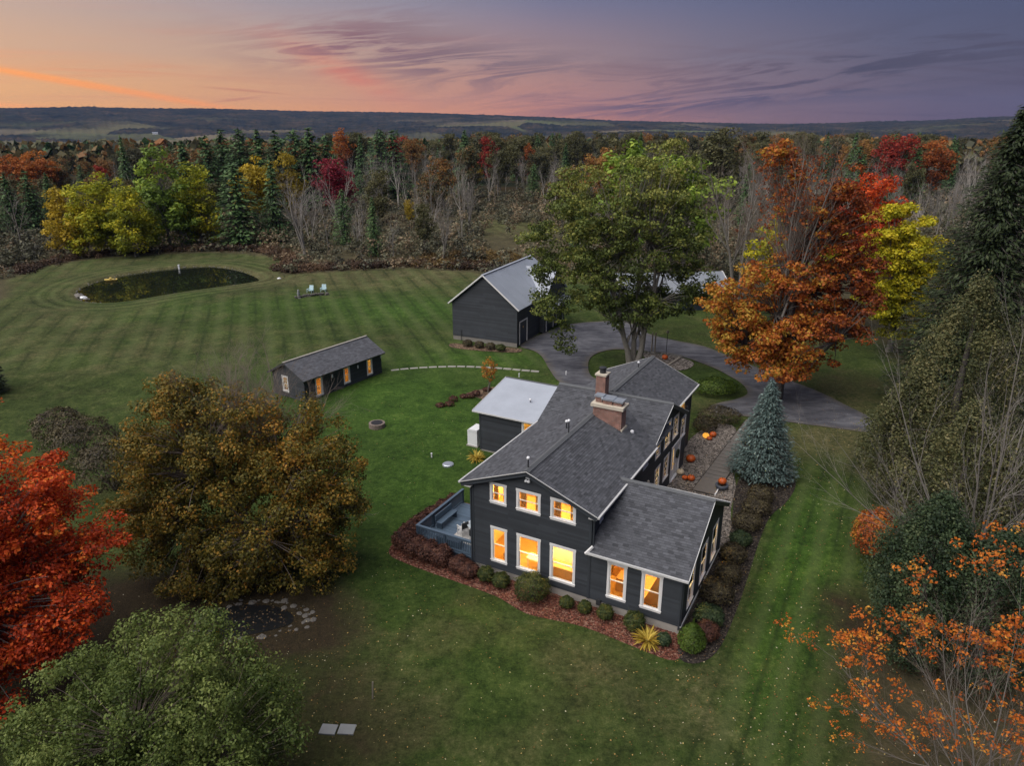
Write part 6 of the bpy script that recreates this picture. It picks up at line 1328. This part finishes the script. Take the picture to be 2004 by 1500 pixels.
brushmass('goldenrod_patch', pts, hs, 'reed_gold', 'tawny reeds and goldenrod behind the far lawn', 7, nl=36, size=.26, clr=.5)
pts, hs = [], []
for k in range(170):
    y = R_.uniform(14, 62); x = .82*y*0+R_.uniform(24+max(0, (y-26))*.30, 30+y*.55)
    if inside_dist(np.array([x]), np.array([y]), LAWN)[0] < -1.5: pts.append((x, y)); hs.append(R_.uniform(.8, 2.2))
brushmass('boundary_brush', pts, hs, 'brush', 'tangled brown brush under the cedars', 8, nl=60, size=.20, clr=.7)
# far woods: crowns of the forest out to the valley, beyond counting
def far_woods():
    r = np.random.default_rng(19); n = 5200; az = np.radians(r.uniform(-40, 40, n)); rr = 430+1900*r.random(n)**1.5; x, y = rr*np.sin(az), rr*np.cos(az)
    z = np.array([terrain_z(a, b) for a, b in zip(x, y)]); h = r.uniform(9, 15, n); con = r.random(n) < .16
    k = 26; d = unit(r.normal(size=(n, k, 3))); d[..., 2] = np.abs(d[..., 2]); w = (h*.30)[:, None]
    t = r.random((n, k)); pos = np.empty((n, k, 3)); a = r.random((n, k))*6.28; rad = np.where(con[:, None], w*.75*(1-t), w*np.sin(np.clip(t*.8+.2, 0, 1)*3.14)**.6)
    pos[..., 0] = x[:, None]+rad*np.cos(a); pos[..., 1] = y[:, None]+rad*np.sin(a); pos[..., 2] = z[:, None]+h[:, None]*(.15+.85*t)
    nr = unit(np.stack([np.cos(a), np.sin(a), .6+0*a], -1)+r.normal(0, .4, pos.shape)); size = np.repeat(h*.26, k)
    for nm, sel, mt, lab in (('far_conifers', con, 'needle_wood', 'distant spruces scattered through the woods falling to the valley'), ('far_woods', ~con, 'wood_mixed', 'distant brown woods falling away to the valley')):
        s = np.repeat(sel, k); V, Q = leaf_quads(r, pos.reshape(-1, 3)[s], nr.reshape(-1, 3)[s], size[s], .9); tn = np.clip(np.repeat(r.normal(.42, .2, n), k)[s]+r.normal(0, .1, s.sum()), 0, 1); tag(ob(nm, np_mesh(nm, V, Q, mt, tn)), lab, 'woods', kind='stuff')
far_woods()

# ------------------------------------------------------------------ small things in the yard
def single(name, mb, material, loc, label, cat, rz=0., group=None, smooth=False):
    o = mb.build(name, material, None, smooth=smooth); o.location = tuple(float(k) for k in loc); o.rotation_euler = (0, 0, rz); return tag(o, label, cat, group)
# fire pit of blocks
p = gpt(738, 836); fp = empty('fire_pit', p, 0, 'round block fire pit with dark grate on the lawn behind the house', 'fire pit')
blk = MB(); blk.box(-.095, .095, -.10, .10, 0, .12); bme_ = blk.mesh('block', 'ring_brick')
for row in range(3):
    for k in range(18):
        a = (k+.5*(row % 2))*2*math.pi/18; o = ob('block', bme_, fp, (.55*math.cos(a), .55*math.sin(a), row*.125)); o.rotation_euler = (0, 0, a+math.pi/2)
mb = MB(); mb.lathe([(.46, .34), (.48, .40), (.42, .40)], 20); mb.build('grate', 'fire_grate', fp); mb = MB(); mb.lathe([(.46, .02), (.44, .24), (.02, .27)], 16); mb.build('ash_bed', 'fire_grate', fp)
# well lid, white pipe stubs
p = gpt(877, 911); mb = MB(); mb.lathe([(.42, -.05), (.42, .10), (.36, .14), (.05, .16)], 16); single('well_lid', mb, 'steel_cap', p, 'round grey well lid in the grass near the deck', 'lid')
for px, py, lab in ((845, 896, 'short white pipe stub in the lawn by the well lid'), (1016, 738, 'white marker stub in the grass above the pale roof'), (1108, 734, 'white marker stub at the edge of the drive loop')):
    mb = MB(); mb.lathe([(.05, -.05), (.05, .28), (.07, .29), (.07, .36), (.02, .38)], 8); single('pipe_stub', mb, 'white_plastic', gpt(px, py), lab, 'pipe', group=None)
mb = MB(); mb.bar((-.04, 0, 0), (.02, 0, .92), .06, .06); single('white_stake', mb, 'wood_post', gpt(731, 1368), 'thin pale stake standing in the worn front lawn', 'stake')
for k, (px, lab) in enumerate(((643, 'grey flagstone slab lying beside its twin in the worn grass'), (679, 'darker flagstone slab with the longer edge in the worn grass'))):
    mb = MB(); mb.box(-.34, .34, -.26, .26, -.02, .06); single('flagstone', mb, 'slab_grey', gpt(px, 1430), lab, 'slab', -.10+.03*k)
# sunken dark pit ringed with field stones
ring = smooth_poly(A([(392, 1232), (400, 1212), (430, 1192), (470, 1182), (520, 1180), (570, 1186), (602, 1203), (600, 1222), (560, 1236), (510, 1247), (450, 1256), (410, 1252)]), 6)
inner = ring.mean(0)+(ring-ring.mean(0))*np.array([.84, .86])-np.array([.35, 0]); flat_sheet('dark_pit_water', inner, 'black_hole', .016, step=.7)
pit = empty('stone_ring', (ring.mean(0)[0], ring.mean(0)[1], 0), 0, 'oval ring of pale field stones around a dark leaf-strewn basin', 'stone ring')
r = random.Random(8)
mat('pit_leaf', (.10, .07, .04), .9, .4, 4., tint=.9, spec=.15)
mat('field_stone', (.115, .106, .093), .9, .35, 3.5, bumpy=.5, fine=.2)
def rock_mesh(seed, material='field_stone', name='stone'):
    r = random.Random(seed); mb = MB(); n = 8; prof = [(.25, 0), (.5, .12), (.5, .3), (.3, .45), (.05, .5)]; mb.lathe(prof, n)
    mb.v = [(x*r.uniform(.75, 1.2), y*r.uniform(.75, 1.2), z*r.uniform(.8, 1.2)) for x, y, z in mb.v]; return mb.mesh(name, material, smooth=False)
RM = [rock_mesh(k) for k in range(5)]
for i in range(0, len(ring), 1):
    for kk in range(0 if r.random() < .18 else 1 if r.random() < .7 else 2):
        q = ring[i]+np.array([r.uniform(-.32, .32), r.uniform(-.28, .28)])-ring.mean(0); o = ob('stone', RM[r.randrange(5)], pit, (q[0], q[1], -.06)); s = r.uniform(.18, .42); o.scale = (s, s*r.uniform(.7, 1.1), s*.6); o.rotation_euler = (0, 0, r.uniform(0, 6))
# stepping stones from shed to drive
path = smooth_poly(np.array([gpt(*q)[:2] for q in ((764, 726), (800, 722), (850, 719), (900, 718), (960, 720), (1010, 724), (1056, 728))]), 10, closed=False); d_ = np.concatenate([[0], np.cumsum(np.linalg.norm(np.diff(path, axis=0), axis=1))]); n_ = int(d_[-1]/.92)
sp_ = empty('stepping_stone_path', (0, 0, .6), 0, 'curving line of pale rectangular stepping stones from shed to drive', 'path')
stm = MB(); stm.box(-.40, .40, -.20, .20, -.06, .03); stme = stm.mesh('stepping_stone', 'step_stone')
for k in range(n_):
    s = (k+.5)*d_[-1]/n_; x, y = np.interp(s, d_, path[:, 0]), np.interp(s, d_, path[:, 1]); x2, y2 = np.interp(s+.2, d_, path[:, 0]), np.interp(s+.2, d_, path[:, 1]); o = ob('stepping_stone', stme, sp_, (x, y, r.uniform(-.008, .008))); o.rotation_euler = (0, 0, math.atan2(y2-y, x2-x)+r.uniform(-.05, .05))
# front walk of pavers
walk = empty('front_walk', hl(0, 0, 0), RZ, 'straight walk of brown concrete slabs through the gravel to the entrance', 'path')
L0, L1 = np.array([8.75, 14.0]), np.array([9.35, 28.0]); wdt = 1.45; v = 0.; k = 0
segs = [2.3]+[.62]*9+[1.6]*5
for sl in segs:
    a = v; b = min(v+sl-.07, 13.9); v += sl; f = lambda t, s: L0+(L1-L0)*t/14.+np.array([wdt*s, -.0])
    P = [f(a, 0), f(a, 1), f(b, 1), f(b, 0)]; zb = gz(*hl(*((P[0]+P[2])/2))[:2]); h = .07 if k < 1 else .05; mb = MB(); mb.hexa([(q[0], q[1], zb-.05) for q in P]+[(q[0], q[1], zb+h) for q in P]); mb.build('paver', 'paver', walk); k += 1
mb = MB(); z_ = gz(*hl(9, 15)[:2]); mb.box(10.22, 10.30, 13.9, 15.2, z_-.02, z_+.12); mb.build('edging', 'white_trim', walk)
joint = [hl(8.68, 13.9)[:2], hl(10.28, 13.9)[:2], hl(10.88, 27.9)[:2], hl(9.28, 27.9)[:2]]; flat_sheet('walk_bedding', np.array(joint), 'mulch_dark', .024, step=1.)
# pumpkins
def pumpkin(u, v, R, label, material='pumpkin', squash=.78, dz=0., lit=False):
    p = hl(u, v); t = empty('pumpkin', (p[0], p[1], gz(*p[:2])+.03+dz), random.Random(int(u*100)).uniform(0, 6), label, 'pumpkin', 'pumpkins by the entrance')
    R = R*.76; mb = MB(); prof = [(R*.35, 0)]+[(R*math.sin(math.pi*(.12+.80*k/9)), R*squash*(1-math.cos(math.pi*(.10+.84*k/9)))) for k in range(10)]+[(R*.10, R*squash*1.88)]
    mb.lathe(prof, 40, lobes=18, depth=.10); mb.build('shell', material, t, smooth=True)
    mb = MB(); mb.lathe([(R*.12, R*squash*1.85), (R*.07, R*squash*2.2), (R*.09, R*squash*2.25)], 7); mb.build('stalk', 'pumpkin_stem', t)
    if lit:
        mb = MB()
        for a in (-.5, .5): mb.poly([(R*.98*math.cos(a-.2-1.6), R*.98*math.sin(a-.2-1.6), R*.9), (R*.98*math.cos(a+.2-1.6), R*.98*math.sin(a+.2-1.6), R*.9), (R*.90*math.cos(a-1.6), R*.90*math.sin(a-1.6), R*1.25)])
        mb.build('carved_face', 'lantern_glow', t)
    return t
p1 = loc_ = None
def hloc(px, py):
    q = at(px, py)[:2]-HO[:2]; return float(q@UX), float(q@VX)
u, v = hloc(1381, 858); 
pk = pumpkin(u, v, .34, 'glowing yellow jack-o-lantern in the gravel bed', 'pumpkin_glow' if 'pumpkin_glow' in MATS else 'lantern_glow')
u, v = hloc(1395, 856); pumpkin(u, v, .36, 'orange pumpkin leaning on the glowing jack-o-lantern'); u, v = hloc(1388, 862); pumpkin(u, v, .30, 'squat orange pumpkin in front of the jack-o-lantern', squash=.6)
u, v = hloc(1351, 905); pumpkin(u, v, .46, 'big lone orange pumpkin in the middle of the gravel bed')
u, v = hloc(1352, 942); pumpkin(u, v, .36, 'orange pumpkin beside the door step, larger of two'); u, v = hloc(1340, 940); pumpkin(u, v, .27, 'smaller orange pumpkin of the pair by the door step')
u, v = hloc(1331, 930); pumpkin(u, v, .36, 'cream white pumpkin beside the front door', 'pumpkin_pale')
u, v = hloc(1412, 958); p = hl(u, v); z_ = gz(*p[:2]); t = empty('round_planter', (p[0], p[1], z_+.02), 0, 'dark blue-grey round planter beside the walk', 'planter')
mb = MB(); mb.lathe([(.28, 0), (.40, .12), (.45, .30), (.41, .36), (.36, .34)], 20); mb.build('bowl', 'pot_blue', t, smooth=True); mb = MB(); mb.lathe([(.37, .30), (.30, .34), (.02, .35)], 14); mb.build('soil', 'mulch_dark', t)
pumpkin(u, v, .38, 'orange pumpkin sitting on the dark round planter', dz=.36)
u, v = hloc(1301, 704); pumpkin(u, v, .42, 'orange pumpkin on the stone bed of the drive island'); 
# wreath on the door, hook post
p = hl(7.14, 15.5, 2.35); mb = MB(); n = 18
for k in range(n):
    a = 2*math.pi*k/n; b = 2*math.pi*(k+1)/n; mb.bar((.0, .27*math.cos(a), .27*math.sin(a)), (.0, .27*math.cos(b), .27*math.sin(b)), .11, .11, up=(1, 0, 0))
single('door_wreath', mb, 'wreath', p, 'dark wreath hanging on the white front door', 'wreath', RZ)
u, v = hloc(1433, 968); p = hl(u, v); mb = MB(); mb.bar((0, 0, 0), (0, 0, 1.6), .035, .035); q = [(.22-.22*math.cos(a), 0, 1.6+.18*math.sin(a)) for a in np.linspace(0, 2.6, 7)]
for a, b in zip(q, q[1:]): mb.bar(a, b, .03, .03)
single('shepherd_hook', mb, 'dark_metal', (p[0], p[1], gz(*p[:2])), 'thin dark shepherd hook in the gravel near the blue spruce', 'hook', RZ)
for k, (u_, v_, s) in enumerate(((9.1, 23.0, .30), (9.4, 22.4, .26), (8.9, 22.0, .2))):
    p = hl(u_, v_); o = bpy.data.objects.new('garden_rock', RM[k]); link(o); o.location = (p[0], p[1], gz(*p[:2])); o.scale = (s*1.4, s*1.2, s); tag(o, ('pale rock', 'reddish rock', 'little grey rock')[k]+' by the walk edge next to the gravel bed', 'rock')
# posts, stones and log on the drive island
for px, py, h, lab in ((1275, 690, 2.2, 'weathered post carrying a small sign board on the island'), (1281, 692, 2.3, 'second weathered post of the island sign')):
    mb = MB(); mb.box(-.06, .06, -.06, .06, -.1, h); single('island_post', mb, 'wood_post', gpt(px, py), lab, 'post')
t = empty('bird_feeder_pole', gpt(1303, 700), 0, 'thin dark pole with feeder on the drive island', 'pole')
mb = MB(); mb.bar((0, 0, -.1), (0, 0, 2.7), .05, .05); mb.build('pole', 'dark_metal', t); mb = MB(); mb.lathe([(.16, 2.7), (.17, 2.74), (.05, 3.0), (.02, 3.02)], 10); mb.build('feeder', 'wood_post', t)
for k in range(9):
    q = at(1262+k*8.6, 690+abs(k-4)*.5+k*.9); o = bpy.data.objects.new('island_stone', RM[k % 5]); link(o); o.location = (q[0], q[1], gz(*q[:2])-.03); s = .35+.08*(k % 3); o.scale = (s*1.5, s, s*.8); o.rotation_euler = (0, 0, k); tag(o, 'pale boulder in the row edging the island stone bed', 'rock', 'boulders edging the island bed')
a_, b_ = np.array(gpt(1300, 722)), np.array(gpt(1330, 702)); mb = MB(); mb.bar((0, 0, .08), tuple(b_-a_+np.array([0, 0, .08])), .22, .16); single('timber_edge', mb, 'wood_post', a_, 'weathered timber laid across the island stone bed', 'timber')
# beside the pond
for px, py, rz, lab in ((607, 573, .3, 'pale aqua lawn chair facing the pond, next to the stone wall end with a statue'), (633, 571, .5, 'pale aqua lawn chair by the plain end of the stone wall')):
    t = empty('lawn_chair', gpt(px, py), rz+2.6, lab, 'chair', 'lawn chairs by the pond'); t.scale = (.85, .85, .85); mb = MB()
    for k in range(5): mb = MB(); x = -.30+k*.15; mb.hexa([(x-.065, -.42, .32), (x+.065, -.42, .32), (x+.065, -.38, .32), (x-.065, -.38, .32), (x-.065, -.72, 1.15), (x+.065, -.72, 1.15), (x+.065, -.68, 1.15), (x-.065, -.68, 1.15)]); mb.build('back_slat', 'aqua_plastic', t)
    mb = MB(); mb.hexa([(-.36, -.42, .28), (.36, -.42, .28), (.36, .3, .40), (-.36, .3, .40), (-.36, -.42, .33), (.36, -.42, .33), (.36, .3, .45), (-.36, .3, .45)]); mb.build('seat', 'aqua_plastic', t)
    for s in (-1, 1):
        mb = MB(); mb.box(s*.42-.07, s*.42+.07, -.55, .35, .58, .62); mb.build('armrest', 'aqua_plastic', t)
        for y_ in (-.45, .28): mb = MB(); mb.box(s*.40-.03, s*.40+.03, y_-.05, y_+.05, 0, .58); mb.build('leg', 'aqua_plastic', t)
wl = empty('dry_stone_wall', gpt(610, 582), 0, 'low curved dry stone wall in front of the two lawn chairs', 'stone wall'); a_, b_ = np.array(gpt(580, 585)), np.array(gpt(641, 578))
for k in range(34):
    t_ = (k % 17)/16; q = a_*(1-t_)+b_*t_-np.array(gpt(610, 582)); o = ob('stone', RM[k % 5], wl, (q[0]+r.uniform(-.1, .1), q[1]+.5*math.sin(t_*3)+r.uniform(-.1, .1), -.05+.22*(k//17))); o.scale = (.42, .34, .5); o.rotation_euler = (0, 0, r.uniform(0, 6))
t = empty('garden_statue', gpt(585, 584), 0, 'small grey statue at the end of the low stone wall', 'statue'); mb = MB(); mb.lathe([(.28, 0), (.28, .14), (.16, .2), (.2, .5), (.24, .75), (.12, .95), (.15, 1.1), (.05, 1.25)], 10); mb.build('figure', 'slab_grey', t, smooth=True); mb = MB(); mb.box(-.35, .35, -.35, .35, -.05, .05); mb.build('plinth', 'stone', t)
t = empty('yellow_raft', (*gpt(217, 545)[:2], .22), .5, 'small yellow paddle boat drawn up on the pond bank', 'boat'); t.scale = (.72, .72, .6); mb = MB(); mb.hexa([(-1.0, -.55, 0), (1.0, -.55, 0), (1.0, .55, 0), (-1.0, .55, 0), (-1.3, -.7, .45), (1.2, -.7, .38), (1.2, .7, .38), (-1.3, .7, .45)]); mb.build('hull', 'yellow_plastic', t)
mb = MB(); mb.box(-.3, .1, -.5, .5, .45, .8); mb.build('seat', 'yellow_plastic', t); mb = MB(); mb.box(.2, .9, -.45, .45, .385, .40); mb.build('footwell', 'pot_blue', t)
mb = MB(); mb.box(-.12, .12, -.12, .12, -.4, .55); mb.box(-.16, .16, -.16, .16, .55, .62); single('pond_post', mb, 'white_plastic', (*gpt(350, 522)[:2], .3), 'short white overflow post at the far bank of the pond', 'post')
for k, (px, py, mt, s, lab) in enumerate(((155, 580, 'stone', .75, 'dark boulder at the outlet end of the pond'), (164, 584, 'white_plastic', .6, 'white boulder at the outlet end of the pond'), (170, 586, 'stone', .45, 'small grey boulder beside the white one at the pond'), (546, 546, 'white_plastic', .45, 'white stone where the pond lawn meets the brush'))):
    o = bpy.data.objects.new('boulder', rock_mesh(50+k, mt)); link(o); q = gpt(px, py); o.location = (q[0], q[1], .5); o.scale = (s*1.6, s*1.3, s*1.3); tag(o, lab, 'rock')
# fallen leaves over lawn, mulch and roofless ground
def litter():
    r = np.random.default_rng(23); n = 17000; x = r.uniform(-26, 34, n); y = 14+46*r.random(n)**1.6; u = (x-HO[0])*UX[0]+(y-HO[1])*UX[1]; v = (x-HO[0])*VX[0]+(y-HO[1])*VX[1]
    inh = ((u > -.3) & (u < 12.2) & (v > 0) & (v < 8.2)) | ((u > -7.5) & (u < 7.4) & (v > 0) & (v < 22)) | ((u > -4.2) & (u < 0) & (v > 0) & (v < 5.4))
    w = .25+.75*np.exp(-((u-15.5)**2)/14)+.9*np.exp(-((x+10)**2+(y-28)**2)/50)+.6*np.exp(-((x-14)**2+(y-24)**2)/60); keep = (~inh) & (r.random(n) < w); x, y = x[keep], y[keep]; n = len(x)
    pos = np.stack([x, y, near_h(x, y)+.035], -1); nr = unit(np.stack([r.normal(0, .3, n), r.normal(0, .3, n), np.ones(n)], -1)); V, Q = leaf_quads(r, pos, nr, .06, .8, .5)
    tag(ob('fallen_leaves', np_mesh('fallen_leaves', V, Q, 'fallen', r.random(n)**1.6)), 'scattered pale and yellow fallen leaves on the lawn', 'leaves', kind='stuff')
litter()
def chips(name, poly, n, material, label, seed):
    r = np.random.default_rng(seed); P = np.asarray(poly)[:, :2]; c = r.uniform(P.min(0), P.max(0), (n*4, 2)); c = c[inside_dist(c[:, 0], c[:, 1], P) > .05][:n]; m = len(c)
    pos = np.stack([c[:, 0], c[:, 1], near_h(c[:, 0], c[:, 1])+.035], -1); nr = unit(np.stack([r.normal(0, .35, m), r.normal(0, .35, m), np.ones(m)], -1)); V, Q = leaf_quads(r, pos, nr, .11, .5); tag(ob(name, np_mesh(name, V, Q, material, r.random(m))), label, 'mulch', kind='stuff')
chips('pit_leaves', inner, 230, 'pit_leaf', 'fallen leaves floating in the dark basin', 33)
chips('mulch_chips', smooth_poly(np.array([hl(*p)[:2] for p in mul]), 4), 7000, 'chip_red', 'red bark chips in the front bed', 31)
chips('dark_mulch_chips', smooth_poly(np.array([hl(*p)[:2] for p in mdk]), 4), 5000, 'chip_dark', 'dark bark chips in the side bed', 32)

# ------------------------------------------------------------------ air between here and the hills
hb = MB(); hb.box(-7300, 7300, -7300, 7300, -190, 240); hz = hb.build('haze', 'white_plastic', None, kind='stuff'); hz.data.materials.clear()
m, N, out = new_mat('haze_air'); pv_ = N.n.new('ShaderNodeVolumePrincipled'); pv_.inputs['Color'].default_value = (.24, .36, .72, 1); pv_.inputs['Density'].default_value = .000042; pv_.inputs['Anisotropy'].default_value = .0
N.l.new(pv_.outputs[0], out.inputs['Volume']); hz.data.materials.append(m); tag(hz, 'thin evening haze over the valley', 'haze')
